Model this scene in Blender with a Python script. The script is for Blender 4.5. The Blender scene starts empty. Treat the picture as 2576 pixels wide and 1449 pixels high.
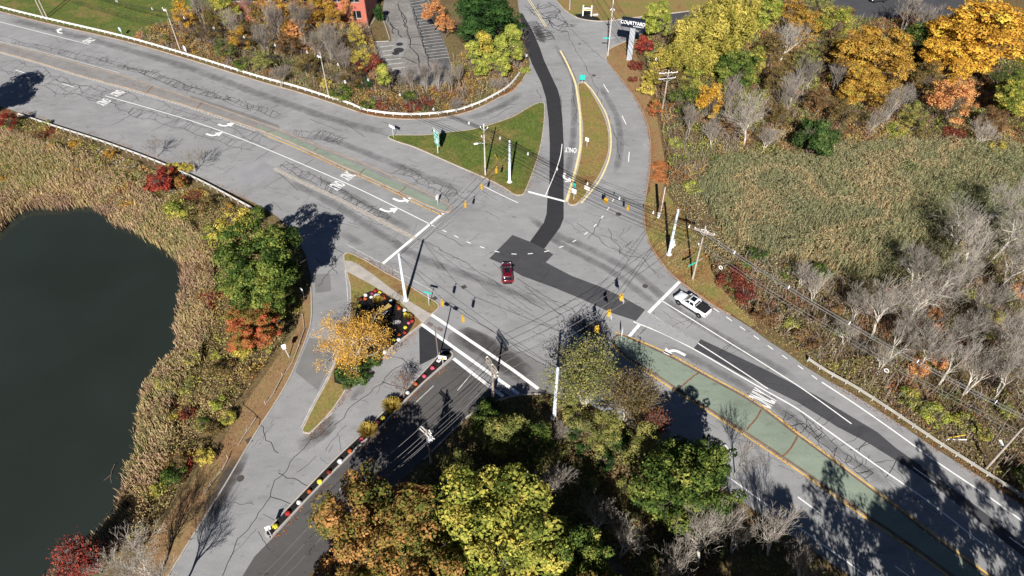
import bpy, bmesh, math, random
import numpy as np
from mathutils import Vector, Matrix
from mathutils.geometry import tessellate_polygon

random.seed(11)
rng = np.random.default_rng(11)
sc = bpy.context.scene
COL = sc.collection

# ------------------------------------------------------------------ camera
CAM_H = 80.0
FPX, CX, CY = 1795.0, 1288.0, 724.5          # survey units: a 2576 x 1449 survey sheet
PITCH = math.radians(45.27)
cam = bpy.data.cameras.new('camera')
cam.sensor_width = 36.0
cam.lens = FPX / 2576.0 * 36.0
cam.clip_start = 1.0
cam.clip_end = 8000.0
camo = bpy.data.objects.new('camera', cam)
COL.objects.link(camo)
camo.location = (0, 0, CAM_H)
camo.rotation_euler = (math.pi / 2 - PITCH, 0, 0)
sc.camera = camo

# ------------------------------------------------------------------ light
SUN_EL = math.radians(34.4)
SHADOW_AZ = math.radians(5.9)                # shadows run this far right of +Y
w = bpy.data.worlds.new('World')
sc.world = w
w.use_nodes = True
nt = w.node_tree
bg = nt.nodes['Background']
sky = nt.nodes.new('ShaderNodeTexSky')
sky.sky_type = 'NISHITA'
sky.sun_disc = False
sky.sun_elevation = SUN_EL
sky.sun_rotation = math.pi + SHADOW_AZ
sky.altitude = 1500
sky.air_density = 0.45
sky.dust_density = 0.0
sky.ozone_density = 1.5
nt.links.new(sky.outputs[0], bg.inputs[0])
bg.inputs[1].default_value = 0.05
sun = bpy.data.lights.new('sun', 'SUN')
sun.energy = 5.0
sun.angle = math.radians(0.5)
sun.color = (1.0, 0.955, 0.89)
suno = bpy.data.objects.new('sun', sun)
COL.objects.link(suno)
_sd = Vector((math.sin(SHADOW_AZ) * math.cos(SUN_EL), math.cos(SHADOW_AZ) * math.cos(SUN_EL), -math.sin(SUN_EL)))
suno.rotation_euler = _sd.to_track_quat('-Z', 'Y').to_euler()
suno.location = (0, -60, 140)
vs = sc.view_settings
vs.view_transform = 'Standard'
vs.look = 'None'
vs.exposure = 0.78
vs.gamma = 1.0
vs.use_curve_mapping = False
sc.cycles.max_bounces = 6
sc.cycles.transparent_max_bounces = 8
sc.cycles.caustics_reflective = False
sc.cycles.caustics_refractive = False

# ------------------------------------------------------------------ survey helpers
_c, _s = math.cos(PITCH), math.sin(PITCH)


def P(x, y, z=0.0):
    """survey-sheet point -> place on the horizontal plane at height z"""
    a, b = (x - CX) / FPX, (y - CY) / FPX
    d = Vector((a, _c - b * _s, -_s - b * _c))
    t = (CAM_H - z) / -d.z
    return Vector((d.x * t, d.y * t, z))


def onplane(A, B, x, y):
    """survey-sheet point seen on the vertical plane through ground points A, B"""
    a, b = (x - CX) / FPX, (y - CY) / FPX
    d = Vector((a, _c - b * _s, -_s - b * _c))
    n = Vector((-(B.y - A.y), B.x - A.x, 0))
    t = (n.dot(A) - 0) / n.dot(d)
    return Vector((d.x * t, d.y * t, CAM_H + d.z * t))


def rise(base, top):
    """height of an upright from its foot and its head on the sheet"""
    p = P(*base)
    a, b = (top[0] - CX) / FPX, (top[1] - CY) / FPX
    d = Vector((a, _c - b * _s, -_s - b * _c))
    return CAM_H + d.z * p.y / d.y


def mpp(x, y, z=0.0):
    """metres across per survey unit at that place"""
    p = P(x, y, z)
    return (p.y * _c + (CAM_H - z) * _s) / FPX


def PP(pts, z=0.0):
    return [P(x, y, z) for x, y in pts]


def smooth(pts, n=4, closed=False):
    """Catmull-Rom through 3-D points"""
    out = []
    m = len(pts)
    seg = m if closed else m - 1
    for i in range(seg):
        if closed:
            p0, p1, p2, p3 = pts[i - 1], pts[i], pts[(i + 1) % m], pts[(i + 2) % m]
        else:
            p0, p1, p2, p3 = pts[max(i - 1, 0)], pts[i], pts[i + 1], pts[min(i + 2, m - 1)]
        for k in range(n):
            t = k / n
            out.append(0.5 * ((2 * p1) + (p2 - p0) * t + (2 * p0 - 5 * p1 + 4 * p2 - p3) * t * t + (3 * p1 - p0 - 3 * p2 + p3) * t ** 3))
    if not closed:
        out.append(pts[-1].copy())
    return out


def normals2(pts, closed=False):
    n = len(pts)
    out = []
    for i in range(n):
        if closed:
            d = pts[(i + 1) % n] - pts[i - 1]
        else:
            d = pts[min(i + 1, n - 1)] - pts[max(i - 1, 0)]
        d = Vector((d.x, d.y, 0))
        if d.length < 1e-6:
            d = Vector((1, 0, 0))
        d.normalize()
        out.append(Vector((-d.y, d.x, 0)))
    return out


def area2(pts):
    return 0.5 * sum(pts[i - 1].x * pts[i].y - pts[i].x * pts[i - 1].y for i in range(len(pts)))


def offset(pts, d, closed=True):
    """positive d moves inwards for a counter-clockwise outline"""
    ns = normals2(pts, closed)
    return [p + q * d for p, q in zip(pts, ns)]


def resample(pts, step):
    L = [0.0]
    for a, b in zip(pts, pts[1:]):
        L.append(L[-1] + (b - a).length)
    n = max(2, int(L[-1] / step) + 1)
    out, j = [], 0
    for i in range(n):
        s = L[-1] * i / (n - 1)
        while j < len(L) - 2 and L[j + 1] < s:
            j += 1
        t = (s - L[j]) / max(L[j + 1] - L[j], 1e-9)
        out.append(pts[j].lerp(pts[j + 1], t))
    return out


def inside(poly, xs, ys):
    """vectorised point in polygon; poly is a list of Vectors"""
    c = np.zeros(len(xs), bool)
    n = len(poly)
    for i in range(n):
        x0, y0, x1, y1 = poly[i].x, poly[i].y, poly[i - 1].x, poly[i - 1].y
        if y0 == y1:
            continue
        t = ((y0 > ys) != (y1 > ys)) & (xs < (x1 - x0) * (ys - y0) / (y1 - y0) + x0)
        c ^= t
    return c


def polydist(poly, xs, ys, closed=True):
    d = np.full(len(xs), 1e9)
    n = len(poly)
    for i in range(0 if closed else 1, n):
        a, b = poly[i - 1], poly[i]
        vx, vy = b.x - a.x, b.y - a.y
        L = vx * vx + vy * vy + 1e-12
        t = np.clip(((xs - a.x) * vx + (ys - a.y) * vy) / L, 0, 1)
        d = np.minimum(d, np.hypot(xs - a.x - t * vx, ys - a.y - t * vy))
    return d


def vnoise(x, y, s, seed=0):
    """cheap smooth value noise in 0..1"""
    x = np.asarray(x) / s + 100.3 + seed * 17.1
    y = np.asarray(y) / s + 57.7 + seed * 9.7
    xi, yi = np.floor(x), np.floor(y)
    fx, fy = x - xi, y - yi
    fx, fy = fx * fx * (3 - 2 * fx), fy * fy * (3 - 2 * fy)

    def h(a, b):
        v = np.sin(a * 127.1 + b * 311.7 + seed * 74.7) * 43758.5453
        return v - np.floor(v)
    return (h(xi, yi) * (1 - fx) + h(xi + 1, yi) * fx) * (1 - fy) + (h(xi, yi + 1) * (1 - fx) + h(xi + 1, yi + 1) * fx) * fy


# ------------------------------------------------------------------ materials
def srgb(r, g, b, k=1.0):
    f = lambda c: (c / 255 / 12.92 if c <= 10.3 else ((c / 255 + 0.055) / 1.055) ** 2.4) * k
    return (f(r), f(g), f(b), 1.0)


_mats = {}


def mat(name, col, rough=0.85, var=0.15, scale=3.0, metal=0.0, spec=0.3, scale2=None, var2=0.0, bump=0.0):
    """plain procedural material: colour broken by one or two noises"""
    if name in _mats:
        return _mats[name]
    m = bpy.data.materials.new(name)
    m.use_nodes = True
    t = m.node_tree
    b = t.nodes['Principled BSDF']
    b.inputs['Roughness'].default_value = rough
    b.inputs['Metallic'].default_value = metal
    b.inputs['Specular IOR Level'].default_value = spec
    g = t.nodes.new('ShaderNodeNewGeometry')
    n = t.nodes.new('ShaderNodeTexNoise')
    n.inputs['Scale'].default_value = scale
    n.inputs['Detail'].default_value = 5
    t.links.new(g.outputs['Position'], n.inputs['Vector'])
    mr = t.nodes.new('ShaderNodeMapRange')
    mr.inputs[1].default_value, mr.inputs[2].default_value = 0.25, 0.75
    mr.inputs[3].default_value, mr.inputs[4].default_value = 1 - var, 1 + var
    t.links.new(n.outputs[0], mr.inputs[0])
    last = mr.outputs[0]
    if scale2:
        n2 = t.nodes.new('ShaderNodeTexNoise')
        n2.inputs['Scale'].default_value = scale2
        n2.inputs['Detail'].default_value = 4
        t.links.new(g.outputs['Position'], n2.inputs['Vector'])
        m2 = t.nodes.new('ShaderNodeMapRange')
        m2.inputs[1].default_value, m2.inputs[2].default_value = 0.25, 0.75
        m2.inputs[3].default_value, m2.inputs[4].default_value = 1 - var2, 1 + var2
        t.links.new(n2.outputs[0], m2.inputs[0])
        mu = t.nodes.new('ShaderNodeMath')
        mu.operation = 'MULTIPLY'
        t.links.new(last, mu.inputs[0])
        t.links.new(m2.outputs[0], mu.inputs[1])
        last = mu.outputs[0]
    vm = t.nodes.new('ShaderNodeVectorMath')
    vm.operation = 'SCALE'
    vm.inputs[0].default_value = col[:3]
    t.links.new(last, vm.inputs['Scale'])
    t.links.new(vm.outputs[0], b.inputs['Base Color'])
    if bump:
        bp = t.nodes.new('ShaderNodeBump')
        bp.inputs['Strength'].default_value = bump
        bp.inputs['Distance'].default_value = 0.05
        t.links.new(n.outputs[0], bp.inputs['Height'])
        t.links.new(bp.outputs[0], b.inputs['Normal'])
    _mats[name] = m
    return m


def mat_mix(name, cols, scale=0.3, rough=0.9, detail=6, fine=6.0, finevar=0.25, lo=0.3, hi=0.7):
    """ground cover: colour ramp over broad noise, broken by fine noise"""
    if name in _mats:
        return _mats[name]
    m = bpy.data.materials.new(name)
    m.use_nodes = True
    t = m.node_tree
    b = t.nodes['Principled BSDF']
    b.inputs['Roughness'].default_value = rough
    b.inputs['Specular IOR Level'].default_value = 0.15
    g = t.nodes.new('ShaderNodeNewGeometry')
    n = t.nodes.new('ShaderNodeTexNoise')
    n.inputs['Scale'].default_value = scale
    n.inputs['Detail'].default_value = detail
    n.inputs['Roughness'].default_value = 0.65
    t.links.new(g.outputs['Position'], n.inputs['Vector'])
    r = t.nodes.new('ShaderNodeValToRGB')
    e = r.color_ramp.elements
    while len(e) < len(cols):
        e.new(0.5)
    for i, c in enumerate(cols):
        e[i].position = lo + (hi - lo) * i / (len(cols) - 1)
        e[i].color = c
    t.links.new(n.outputs[0], r.inputs[0])
    n2 = t.nodes.new('ShaderNodeTexNoise')
    n2.inputs['Scale'].default_value = fine
    n2.inputs['Detail'].default_value = 4
    t.links.new(g.outputs['Position'], n2.inputs['Vector'])
    m2 = t.nodes.new('ShaderNodeMapRange')
    m2.inputs[1].default_value, m2.inputs[2].default_value = 0.25, 0.75
    m2.inputs[3].default_value, m2.inputs[4].default_value = 1 - finevar, 1 + finevar
    t.links.new(n2.outputs[0], m2.inputs[0])
    vm = t.nodes.new('ShaderNodeVectorMath')
    vm.operation = 'SCALE'
    t.links.new(r.outputs[0], vm.inputs[0])
    t.links.new(m2.outputs[0], vm.inputs['Scale'])
    t.links.new(vm.outputs[0], b.inputs['Base Color'])
    _mats[name] = m
    return m


DESAT = 0.07


def mat_leaf(name, cols, translucent=0.25, scale=0.45):
    """foliage: ramp over a broad noise through the crown plus each leaf's own tint"""
    if name in _mats:
        return _mats[name]
    m = bpy.data.materials.new(name)
    m.use_nodes = True
    t = m.node_tree
    t.nodes.remove(t.nodes['Principled BSDF'])
    out = t.nodes['Material Output']
    g = t.nodes.new('ShaderNodeNewGeometry')
    n = t.nodes.new('ShaderNodeTexNoise')
    n.inputs['Scale'].default_value = scale
    n.inputs['Detail'].default_value = 3
    t.links.new(g.outputs['Position'], n.inputs['Vector'])
    a = t.nodes.new('ShaderNodeAttribute')
    a.attribute_name = 'tint'
    mx = t.nodes.new('ShaderNodeMix')
    mx.inputs[0].default_value = 0.42
    t.links.new(n.outputs[0], mx.inputs[2])
    t.links.new(a.outputs['Fac'], mx.inputs[3])
    r = t.nodes.new('ShaderNodeValToRGB')
    e = r.color_ramp.elements
    while len(e) < len(cols):
        e.new(0.5)
    for i, c in enumerate(cols):
        g_ = 0.3 * c[0] + 0.6 * c[1] + 0.1 * c[2]
        c = tuple(DESAT * g_ + (1 - DESAT) * q for q in c[:3]) + (1,)
        e[i].position = 0.3 + 0.4 * i / (len(cols) - 1)
        e[i].color = c
    t.links.new(mx.outputs[0], r.inputs[0])
    hs = t.nodes.new('ShaderNodeMapRange')
    hs.inputs[3].default_value, hs.inputs[4].default_value = 0.7, 1.2
    t.links.new(a.outputs['Fac'], hs.inputs[0])
    vm = t.nodes.new('ShaderNodeVectorMath')
    vm.operation = 'SCALE'
    t.links.new(r.outputs[0], vm.inputs[0])
    t.links.new(hs.outputs[0], vm.inputs['Scale'])
    d = t.nodes.new('ShaderNodeBsdfDiffuse')
    tr = t.nodes.new('ShaderNodeBsdfTranslucent')
    t.links.new(vm.outputs[0], d.inputs[0])
    t.links.new(vm.outputs[0], tr.inputs[0])
    ms = t.nodes.new('ShaderNodeMixShader')
    ms.inputs[0].default_value = translucent
    t.links.new(d.outputs[0], ms.inputs[1])
    t.links.new(tr.outputs[0], ms.inputs[2])
    t.links.new(ms.outputs[0], out.inputs[0])
    _mats[name] = m
    return m


def mat_vcol(name, translucent=0.2):
    """foliage coloured plant by plant (the plants' own colours)"""
    if name in _mats:
        return _mats[name]
    m = bpy.data.materials.new(name)
    m.use_nodes = True
    t = m.node_tree
    t.nodes.remove(t.nodes['Principled BSDF'])
    out = t.nodes['Material Output']
    a = t.nodes.new('ShaderNodeAttribute')
    a.attribute_name = 'plant'
    d = t.nodes.new('ShaderNodeBsdfDiffuse')
    tr = t.nodes.new('ShaderNodeBsdfTranslucent')
    t.links.new(a.outputs['Color'], d.inputs[0])
    t.links.new(a.outputs['Color'], tr.inputs[0])
    ms = t.nodes.new('ShaderNodeMixShader')
    ms.inputs[0].default_value = translucent
    t.links.new(d.outputs[0], ms.inputs[1])
    t.links.new(tr.outputs[0], ms.inputs[2])
    t.links.new(ms.outputs[0], out.inputs[0])
    _mats[name] = m
    return m


def mat_stain(name, col, amount=0.6, scale=0.5, thresh=0.45):
    """a worn or oily band lying on the asphalt: ragged, see-through where it is worn away"""
    if name in _mats:
        return _mats[name]
    m = bpy.data.materials.new(name)
    m.use_nodes = True
    t = m.node_tree
    b = t.nodes['Principled BSDF']
    out = t.nodes['Material Output']
    b.inputs['Base Color'].default_value = col
    b.inputs['Roughness'].default_value = 0.9
    g = t.nodes.new('ShaderNodeNewGeometry')
    n = t.nodes.new('ShaderNodeTexNoise')
    n.inputs['Scale'].default_value = scale
    n.inputs['Detail'].default_value = 7
    n.inputs['Roughness'].default_value = 0.7
    t.links.new(g.outputs['Position'], n.inputs['Vector'])
    a = t.nodes.new('ShaderNodeAttribute')
    a.attribute_name = 'edge'
    mu = t.nodes.new('ShaderNodeMath')
    mu.operation = 'MULTIPLY'
    t.links.new(n.outputs[0], mu.inputs[0])
    t.links.new(a.outputs['Fac'], mu.inputs[1])
    mr = t.nodes.new('ShaderNodeMapRange')
    mr.inputs[1].default_value, mr.inputs[2].default_value = thresh - 0.18, thresh + 0.18
    mr.inputs[3].default_value, mr.inputs[4].default_value = 0.0, amount
    t.links.new(mu.outputs[0], mr.inputs[0])
    tr = t.nodes.new('ShaderNodeBsdfTransparent')
    ms = t.nodes.new('ShaderNodeMixShader')
    t.links.new(mr.outputs[0], ms.inputs[0])
    t.links.new(tr.outputs[0], ms.inputs[1])
    t.links.new(b.outputs[0], ms.inputs[2])
    t.links.new(ms.outputs[0], out.inputs[0])
    _mats[name] = m
    return m


def mat_asphalt(name, col, spots=0.5):
    """weathered asphalt: broad tone shifts, mottling, grit and dark spatter"""
    m = bpy.data.materials.new(name)
    m.use_nodes = True
    t = m.node_tree
    b = t.nodes['Principled BSDF']
    b.inputs['Roughness'].default_value = 0.9
    b.inputs['Specular IOR Level'].default_value = 0.25
    g = t.nodes.new('ShaderNodeNewGeometry')
    last = None
    for sc_, lo, hi, a0, a1, det in [(0.09, 0.3, 0.7, 0.88, 1.12, 3), (0.7, 0.3, 0.7, 0.90, 1.08, 6), (7.0, 0.3, 0.7, 0.86, 1.12, 3), (1.3, 0.60, 0.72, 1.0, 1 - spots, 5), (0.22, 0.58, 0.70, 1.0, 0.80, 7), (0.35, 0.60, 0.72, 1.0, 1.16, 6)]:
        mp = t.nodes.new('ShaderNodeMapping')
        mp.inputs['Location'].default_value = (sc_ * 31, sc_ * 57, 0)
        mp.inputs['Rotation'].default_value = (0, 0, -0.55)
        st = 0.45 if sc_ in (0.7, 1.3, 0.22) else 1.0
        mp.inputs['Scale'].default_value = (st, 1, 1)
        n = t.nodes.new('ShaderNodeTexNoise')
        n.inputs['Scale'].default_value = sc_
        n.inputs['Detail'].default_value = det
        n.inputs['Roughness'].default_value = 0.62
        t.links.new(g.outputs['Position'], mp.inputs[0])
        t.links.new(mp.outputs[0], n.inputs['Vector'])
        r = t.nodes.new('ShaderNodeMapRange')
        r.inputs[1].default_value, r.inputs[2].default_value, r.inputs[3].default_value, r.inputs[4].default_value = lo, hi, a0, a1
        t.links.new(n.outputs[0], r.inputs[0])
        if last is None:
            last = r.outputs[0]
        else:
            mu = t.nodes.new('ShaderNodeMath')
            mu.operation = 'MULTIPLY'
            t.links.new(last, mu.inputs[0])
            t.links.new(r.outputs[0], mu.inputs[1])
            last = mu.outputs[0]
    vm = t.nodes.new('ShaderNodeVectorMath')
    vm.operation = 'SCALE'
    vm.inputs[0].default_value = col[:3]
    t.links.new(last, vm.inputs['Scale'])
    t.links.new(vm.outputs[0], b.inputs['Base Color'])
    return m


M_asphalt = mat_asphalt('asphalt_old', (0.256, 0.256, 0.259, 1), 0.38)
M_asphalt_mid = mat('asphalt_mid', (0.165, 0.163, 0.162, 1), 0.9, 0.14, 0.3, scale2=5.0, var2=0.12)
M_asphalt_new = mat_asphalt('asphalt_new', (0.06, 0.06, 0.066, 1), 0.4)
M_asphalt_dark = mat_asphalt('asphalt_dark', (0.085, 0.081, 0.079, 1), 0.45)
M_asphalt_black = mat_asphalt('asphalt_black', (0.030, 0.030, 0.034, 1), 0.3)
M_seal = mat('crack_sealant', (0.024, 0.024, 0.027, 1), 0.6, 0.3, 1.0)
M_white = mat('road_paint_white', (0.78, 0.78, 0.76, 1), 0.7, 0.12, 2.5)
M_worn = mat('road_paint_worn', (0.45, 0.45, 0.43, 1), 0.8, 0.3, 1.2)
M_yellow = mat('road_paint_yellow', (0.60, 0.39, 0.10, 1), 0.75, 0.22, 1.5)
M_paleyellow = mat('road_paint_pale_yellow', (0.72, 0.60, 0.32, 1), 0.75, 0.15, 1.5)
M_concrete = mat('concrete', (0.36, 0.33, 0.30, 1), 0.9, 0.16, 0.8, scale2=6, var2=0.1)
M_granite = mat('granite_kerb', (0.42, 0.36, 0.31, 1), 0.85, 0.25, 1.2, scale2=8, var2=0.15)
M_green = mat_asphalt('green_painted_asphalt', (0.212, 0.252, 0.200, 1), 0.25)
M_lawn = mat_mix('lawn_green', [srgb(122, 104, 68), srgb(104, 104, 56), srgb(80, 94, 44), srgb(92, 102, 52)], 0.16, lo=0.34, hi=0.62, fine=2.2, finevar=0.42)
M_dry = mat_mix('lawn_dry', [srgb(120, 88, 62), srgb(132, 112, 72), srgb(118, 114, 62), srgb(96, 108, 52)], 0.2, lo=0.32, hi=0.75, fine=3.0, finevar=0.3)
M_soil = mat_mix('forest_floor', [srgb(70, 58, 40), srgb(98, 82, 58), srgb(104, 92, 62), srgb(84, 82, 50)], 0.12, fine=2.0, finevar=0.45)
M_path = mat_mix('worn_verge', [srgb(122, 92, 66), srgb(134, 108, 78), srgb(124, 112, 72)], 0.25, fine=3.0, finevar=0.25)
M_mulch = mat('dark_mulch', (0.012, 0.011, 0.011, 1), 0.95, 0.5, 3.0)
M_bark = mat('bark_pale', (0.56, 0.515, 0.45, 1), 0.9, 0.25, 2.0)
M_twig = mat('twig_grey', (0.315, 0.28, 0.24, 1), 0.9, 0.25, 0.6)
M_twigdk = mat('twig_brown_grey', (0.21, 0.18, 0.155, 1), 0.9, 0.25, 0.6)
M_barkg = mat('bark_grey', (0.27, 0.24, 0.21, 1), 0.9, 0.25, 2.0)
M_barkd = mat('bark_brown', (0.13, 0.10, 0.08, 1), 0.9, 0.3, 2.0)
M_birch = mat('bark_birch', (0.55, 0.50, 0.42, 1), 0.85, 0.2, 3.0)
M_wood = mat('weathered_timber', (0.36, 0.31, 0.265, 1), 0.9, 0.22, 1.5)
M_steel = mat('galvanised_steel', (0.55, 0.60, 0.66, 1), 0.5, 0.08, 1.0, metal=0.15)
M_rail = mat('galvanised_rail', (0.60, 0.585, 0.55, 1), 0.6, 0.12, 1.0)
M_railtan = mat('weathered_rail', (0.34, 0.32, 0.28, 1), 0.75, 0.2, 0.6)
M_alu = mat('sign_back_white', (0.8, 0.8, 0.8, 1), 0.6, 0.04, 1.0)
M_signgreen = mat('sign_green', (0.0, 0.33, 0.24, 1), 0.5, 0.05, 1.0)
M_teal = mat('sign_teal', (0.02, 0.42, 0.36, 1), 0.5, 0.05, 1.0)
M_black = mat('black_panel', (0.008, 0.009, 0.012, 1), 0.4, 0.1, 1.0, spec=0.4)
M_navy = mat('navy_cabinet', (0.012, 0.016, 0.03, 1), 0.45, 0.1, 1.0)
M_sigyellow = mat('signal_yellow', (0.55, 0.33, 0.03, 1), 0.5, 0.06, 2.0)
M_wire = mat('wire_black', (0.012, 0.012, 0.013, 1), 0.7, 0.0, 1.0)
M_wirelight = mat('wire_bare', (0.16, 0.155, 0.15, 1), 0.6, 0.0, 1.0)
M_ceramic = mat('white_insulator', (0.78, 0.78, 0.78, 1), 0.4, 0.05, 1.0)
M_iron = mat('cast_iron', (0.07, 0.06, 0.055, 1), 0.7, 0.2, 5.0)
M_stone = mat('pale_stone', (0.42, 0.40, 0.38, 1), 0.9, 0.25, 2.0)
M_yplastic = mat('yellow_plastic', (0.62, 0.42, 0.02, 1), 0.6, 0.05, 1.0)


# ------------------------------------------------------------------ mesh helpers
def tag(o, label=None, cat=None, group=None, kind=None):
    if label:
        o['label'] = label
    if cat:
        o['category'] = cat
    if group:
        o['group'] = group
    if kind:
        o['kind'] = kind
    return o


def link(name, data, parent=None, loc=(0, 0, 0), rotz=0.0):
    o = bpy.data.objects.new(name, data)
    COL.objects.link(o)
    o.location = loc
    o.rotation_euler = (0, 0, rotz)
    if parent:
        o.parent = parent
    return o


def thing(name, loc, label, cat, group=None, rotz=0.0):
    return tag(link(name, None, None, loc, rotz), label, cat, group)


def copy_tree(o, parent=None):
    c = o.copy()
    COL.objects.link(c)
    c.parent = parent
    for ch in o.children:
        copy_tree(ch, c)
    return c


class MB:
    def __init__(self):
        self.v, self.f = [], []

    def add(self, vs, fs):
        b = len(self.v)
        self.v += [tuple(p) for p in vs]
        self.f += [tuple(i + b for i in q) for q in fs]
        return self

    def poly(self, pts):
        return self.add(pts, tessellate_polygon([pts]))

    def strip(self, L, R):
        n = len(L)
        vs = []
        for a, b in zip(L, R):
            vs += [a, b]
        return self.add(vs, [(2 * i, 2 * i + 1, 2 * i + 3, 2 * i + 2) for i in range(n - 1)])

    def ribbon(self, pts, width, z=None):
        ns = normals2(pts)
        up = Vector((0, 0, 0)) if z is None else None
        q = [Vector((p.x, p.y, p.z if z is None else z)) for p in pts]
        return self.strip([p - n * width / 2 for p, n in zip(q, ns)], [p + n * width / 2 for p, n in zip(q, ns)])

    def box(self, c, s, rz=0.0, M=None):
        x, y, z = s[0] / 2, s[1] / 2, s[2] / 2
        vs = [Vector((i * x, j * y, k * z)) for k in (-1, 1) for j in (-1, 1) for i in (-1, 1)]
        R = M if M else Matrix.Rotation(rz, 3, 'Z')
        vs = [R @ p + Vector(c) for p in vs]
        return self.add(vs, [(0, 2, 3, 1), (4, 5, 7, 6), (0, 1, 5, 4), (1, 3, 7, 5), (3, 2, 6, 7), (2, 0, 4, 6)])

    def tube(self, a, b, r0, r1=None, n=8, cap=True):
        a, b = Vector(a), Vector(b)
        r1 = r0 if r1 is None else r1
        d = (b - a)
        if d.length < 1e-6:
            return self
        d.normalize()
        u = d.cross(Vector((0, 0, 1)) if abs(d.z) < 0.9 else Vector((1, 0, 0))).normalized()
        v = d.cross(u)
        vs = []
        for p, r in ((a, r0), (b, r1)):
            for i in range(n):
                t = 2 * math.pi * i / n
                vs.append(p + (u * math.cos(t) + v * math.sin(t)) * r)
        fs = [(i, (i + 1) % n, n + (i + 1) % n, n + i) for i in range(n)]
        if cap:
            fs += [tuple(range(n - 1, -1, -1)), tuple(range(n, 2 * n))]
        return self.add(vs, fs)

    def path(self, pts, r, n=4):
        for a, b in zip(pts, pts[1:]):
            self.tube(a, b, r, r, n, False)
        return self

    def prism(self, pts, z0, z1):
        """extruded outline (counter-clockwise)"""
        n = len(pts)
        lo = [Vector((p.x, p.y, z0)) for p in pts]
        hi = [Vector((p.x, p.y, z1)) for p in pts]
        self.add(lo + hi, [(i, (i + 1) % n, n + (i + 1) % n, n + i) for i in range(n)])
        return self.poly(hi)

    def lathe(self, c, prof, n=12):
        """prof: list of (radius, z)"""
        c = Vector(c)
        vs = []
        for r, z in prof:
            for i in range(n):
                t = 2 * math.pi * i / n
                vs.append(c + Vector((r * math.cos(t), r * math.sin(t), z)))
        fs = []
        for k in range(len(prof) - 1):
            for i in range(n):
                j = (i + 1) % n
                fs.append((k * n + i, k * n + j, (k + 1) * n + j, (k + 1) * n + i))
        fs.append(tuple(range((len(prof) - 1) * n, len(prof) * n)))
        return self.add(vs, fs)

    def mesh(self, name, m=None, smoothed=False):
        me = bpy.data.meshes.new(name)
        me.from_pydata(self.v, [], self.f)
        if m:
            me.materials.append(m)
        if smoothed:
            me.shade_smooth()
        me.update()
        return me

    def build(self, name, m=None, parent=None, loc=(0, 0, 0), rotz=0.0, smoothed=False):
        return link(name, self.mesh(name, m, smoothed), parent, loc, rotz)


def quads_mesh(name, V, m, attr=None, attr_name='tint', nper=4):
    """V: (N, nper, 3) numpy -> one mesh of N faces; attr (N,) float or (N,3) colour"""
    N = len(V)
    me = bpy.data.meshes.new(name)
    me.vertices.add(N * nper)
    me.vertices.foreach_set('co', V.reshape(-1).astype(np.float32))
    me.loops.add(N * nper)
    me.loops.foreach_set('vertex_index', np.arange(N * nper, dtype=np.int32))
    me.polygons.add(N)
    me.polygons.foreach_set('loop_start', np.arange(0, N * nper, nper, dtype=np.int32))
    me.update(calc_edges=True)
    if attr is not None:
        if attr.ndim == 1:
            a = me.attributes.new(attr_name, 'FLOAT', 'POINT')
            a.data.foreach_set('value', np.repeat(attr, nper).astype(np.float32))
        else:
            a = me.attributes.new(attr_name, 'FLOAT_COLOR', 'POINT')
            c = np.concatenate([attr, np.ones((N, 1))], 1)
            a.data.foreach_set('color', np.repeat(c, nper, axis=0).reshape(-1).astype(np.float32))
    if m:
        me.materials.append(m)
    return me


def text_mesh(name, body, height, m, extrude=0.0, bold=0.0, sx=1.0, sy=1.0):
    cu = bpy.data.curves.new(name, 'FONT')
    cu.body = body
    cu.size = height * 1.42
    cu.align_x = 'CENTER'
    cu.align_y = 'CENTER'
    cu.extrude = extrude
    cu.offset = bold
    cu.resolution_u = 3
    o = bpy.data.objects.new(name, cu)
    COL.objects.link(o)
    bpy.context.view_layer.update()
    me = bpy.data.meshes.new_from_object(o.evaluated_get(bpy.context.evaluated_depsgraph_get()))
    bpy.data.objects.remove(o)
    me.name = name
    me.transform(Matrix.Diagonal((sx, sy, 1, 1)))
    me.materials.clear()
    me.materials.append(m)
    return me

# ================================================================== THE SETTING
# ------------------------------------------------------------------ outlines off the survey sheet
SHORE = [(-260, 640), (-90, 610), (0, 582), (18, 556), (55, 530), (85, 520), (150, 524), (205, 516), (240, 518), (262, 537), (285, 546), (300, 566), (335, 577), (360, 590), (400, 600), (436, 626), (452, 642), (462, 668), (457, 690), (463, 712), (448, 745), (452, 775), (441, 800), (452, 826), (446, 852), (457, 874), (430, 886), (402, 905), (380, 936), (360, 962), (360, 985), (355, 1008), (349, 1040), (348, 1070), (344, 1100), (354, 1125), (330, 1150), (314, 1172), (322, 1196), (312, 1222), (296, 1250), (300, 1278), (270, 1302), (262, 1326), (235, 1345), (205, 1370), (170, 1398), (140, 1425), (110, 1470), (60, 1540), (-40, 1680), (-260, 1900)]
WATER_Z = -1.5
_k = SHORE.index((400, 600))
# along the east bank the sheet shows the tips of the reeds, not the waterline
shore = [P(x, y, WATER_Z if i < _k else 0.1) for i, (x, y) in enumerate(SHORE)]
for _p in shore:
    _p.z = WATER_Z
pond = shore + [Vector((-260, shore[-1].y - 5, WATER_Z)), Vector((-260, shore[0].y, WATER_Z))]
GZ = -0.06


def ground_z(xs, ys):
    xs, ys = np.asarray(xs, float), np.asarray(ys, float)
    d = polydist(pond, xs, ys)
    ins = inside(pond, xs, ys)
    z = np.where(ins, WATER_Z - 0.05 - d * 0.5, np.minimum(GZ, WATER_Z - 0.02 + d * 0.42))
    return np.maximum(z, -3.5)


def gz1(p):
    return float(ground_z(np.array([p.x]), np.array([p.y]))[0])


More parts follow.
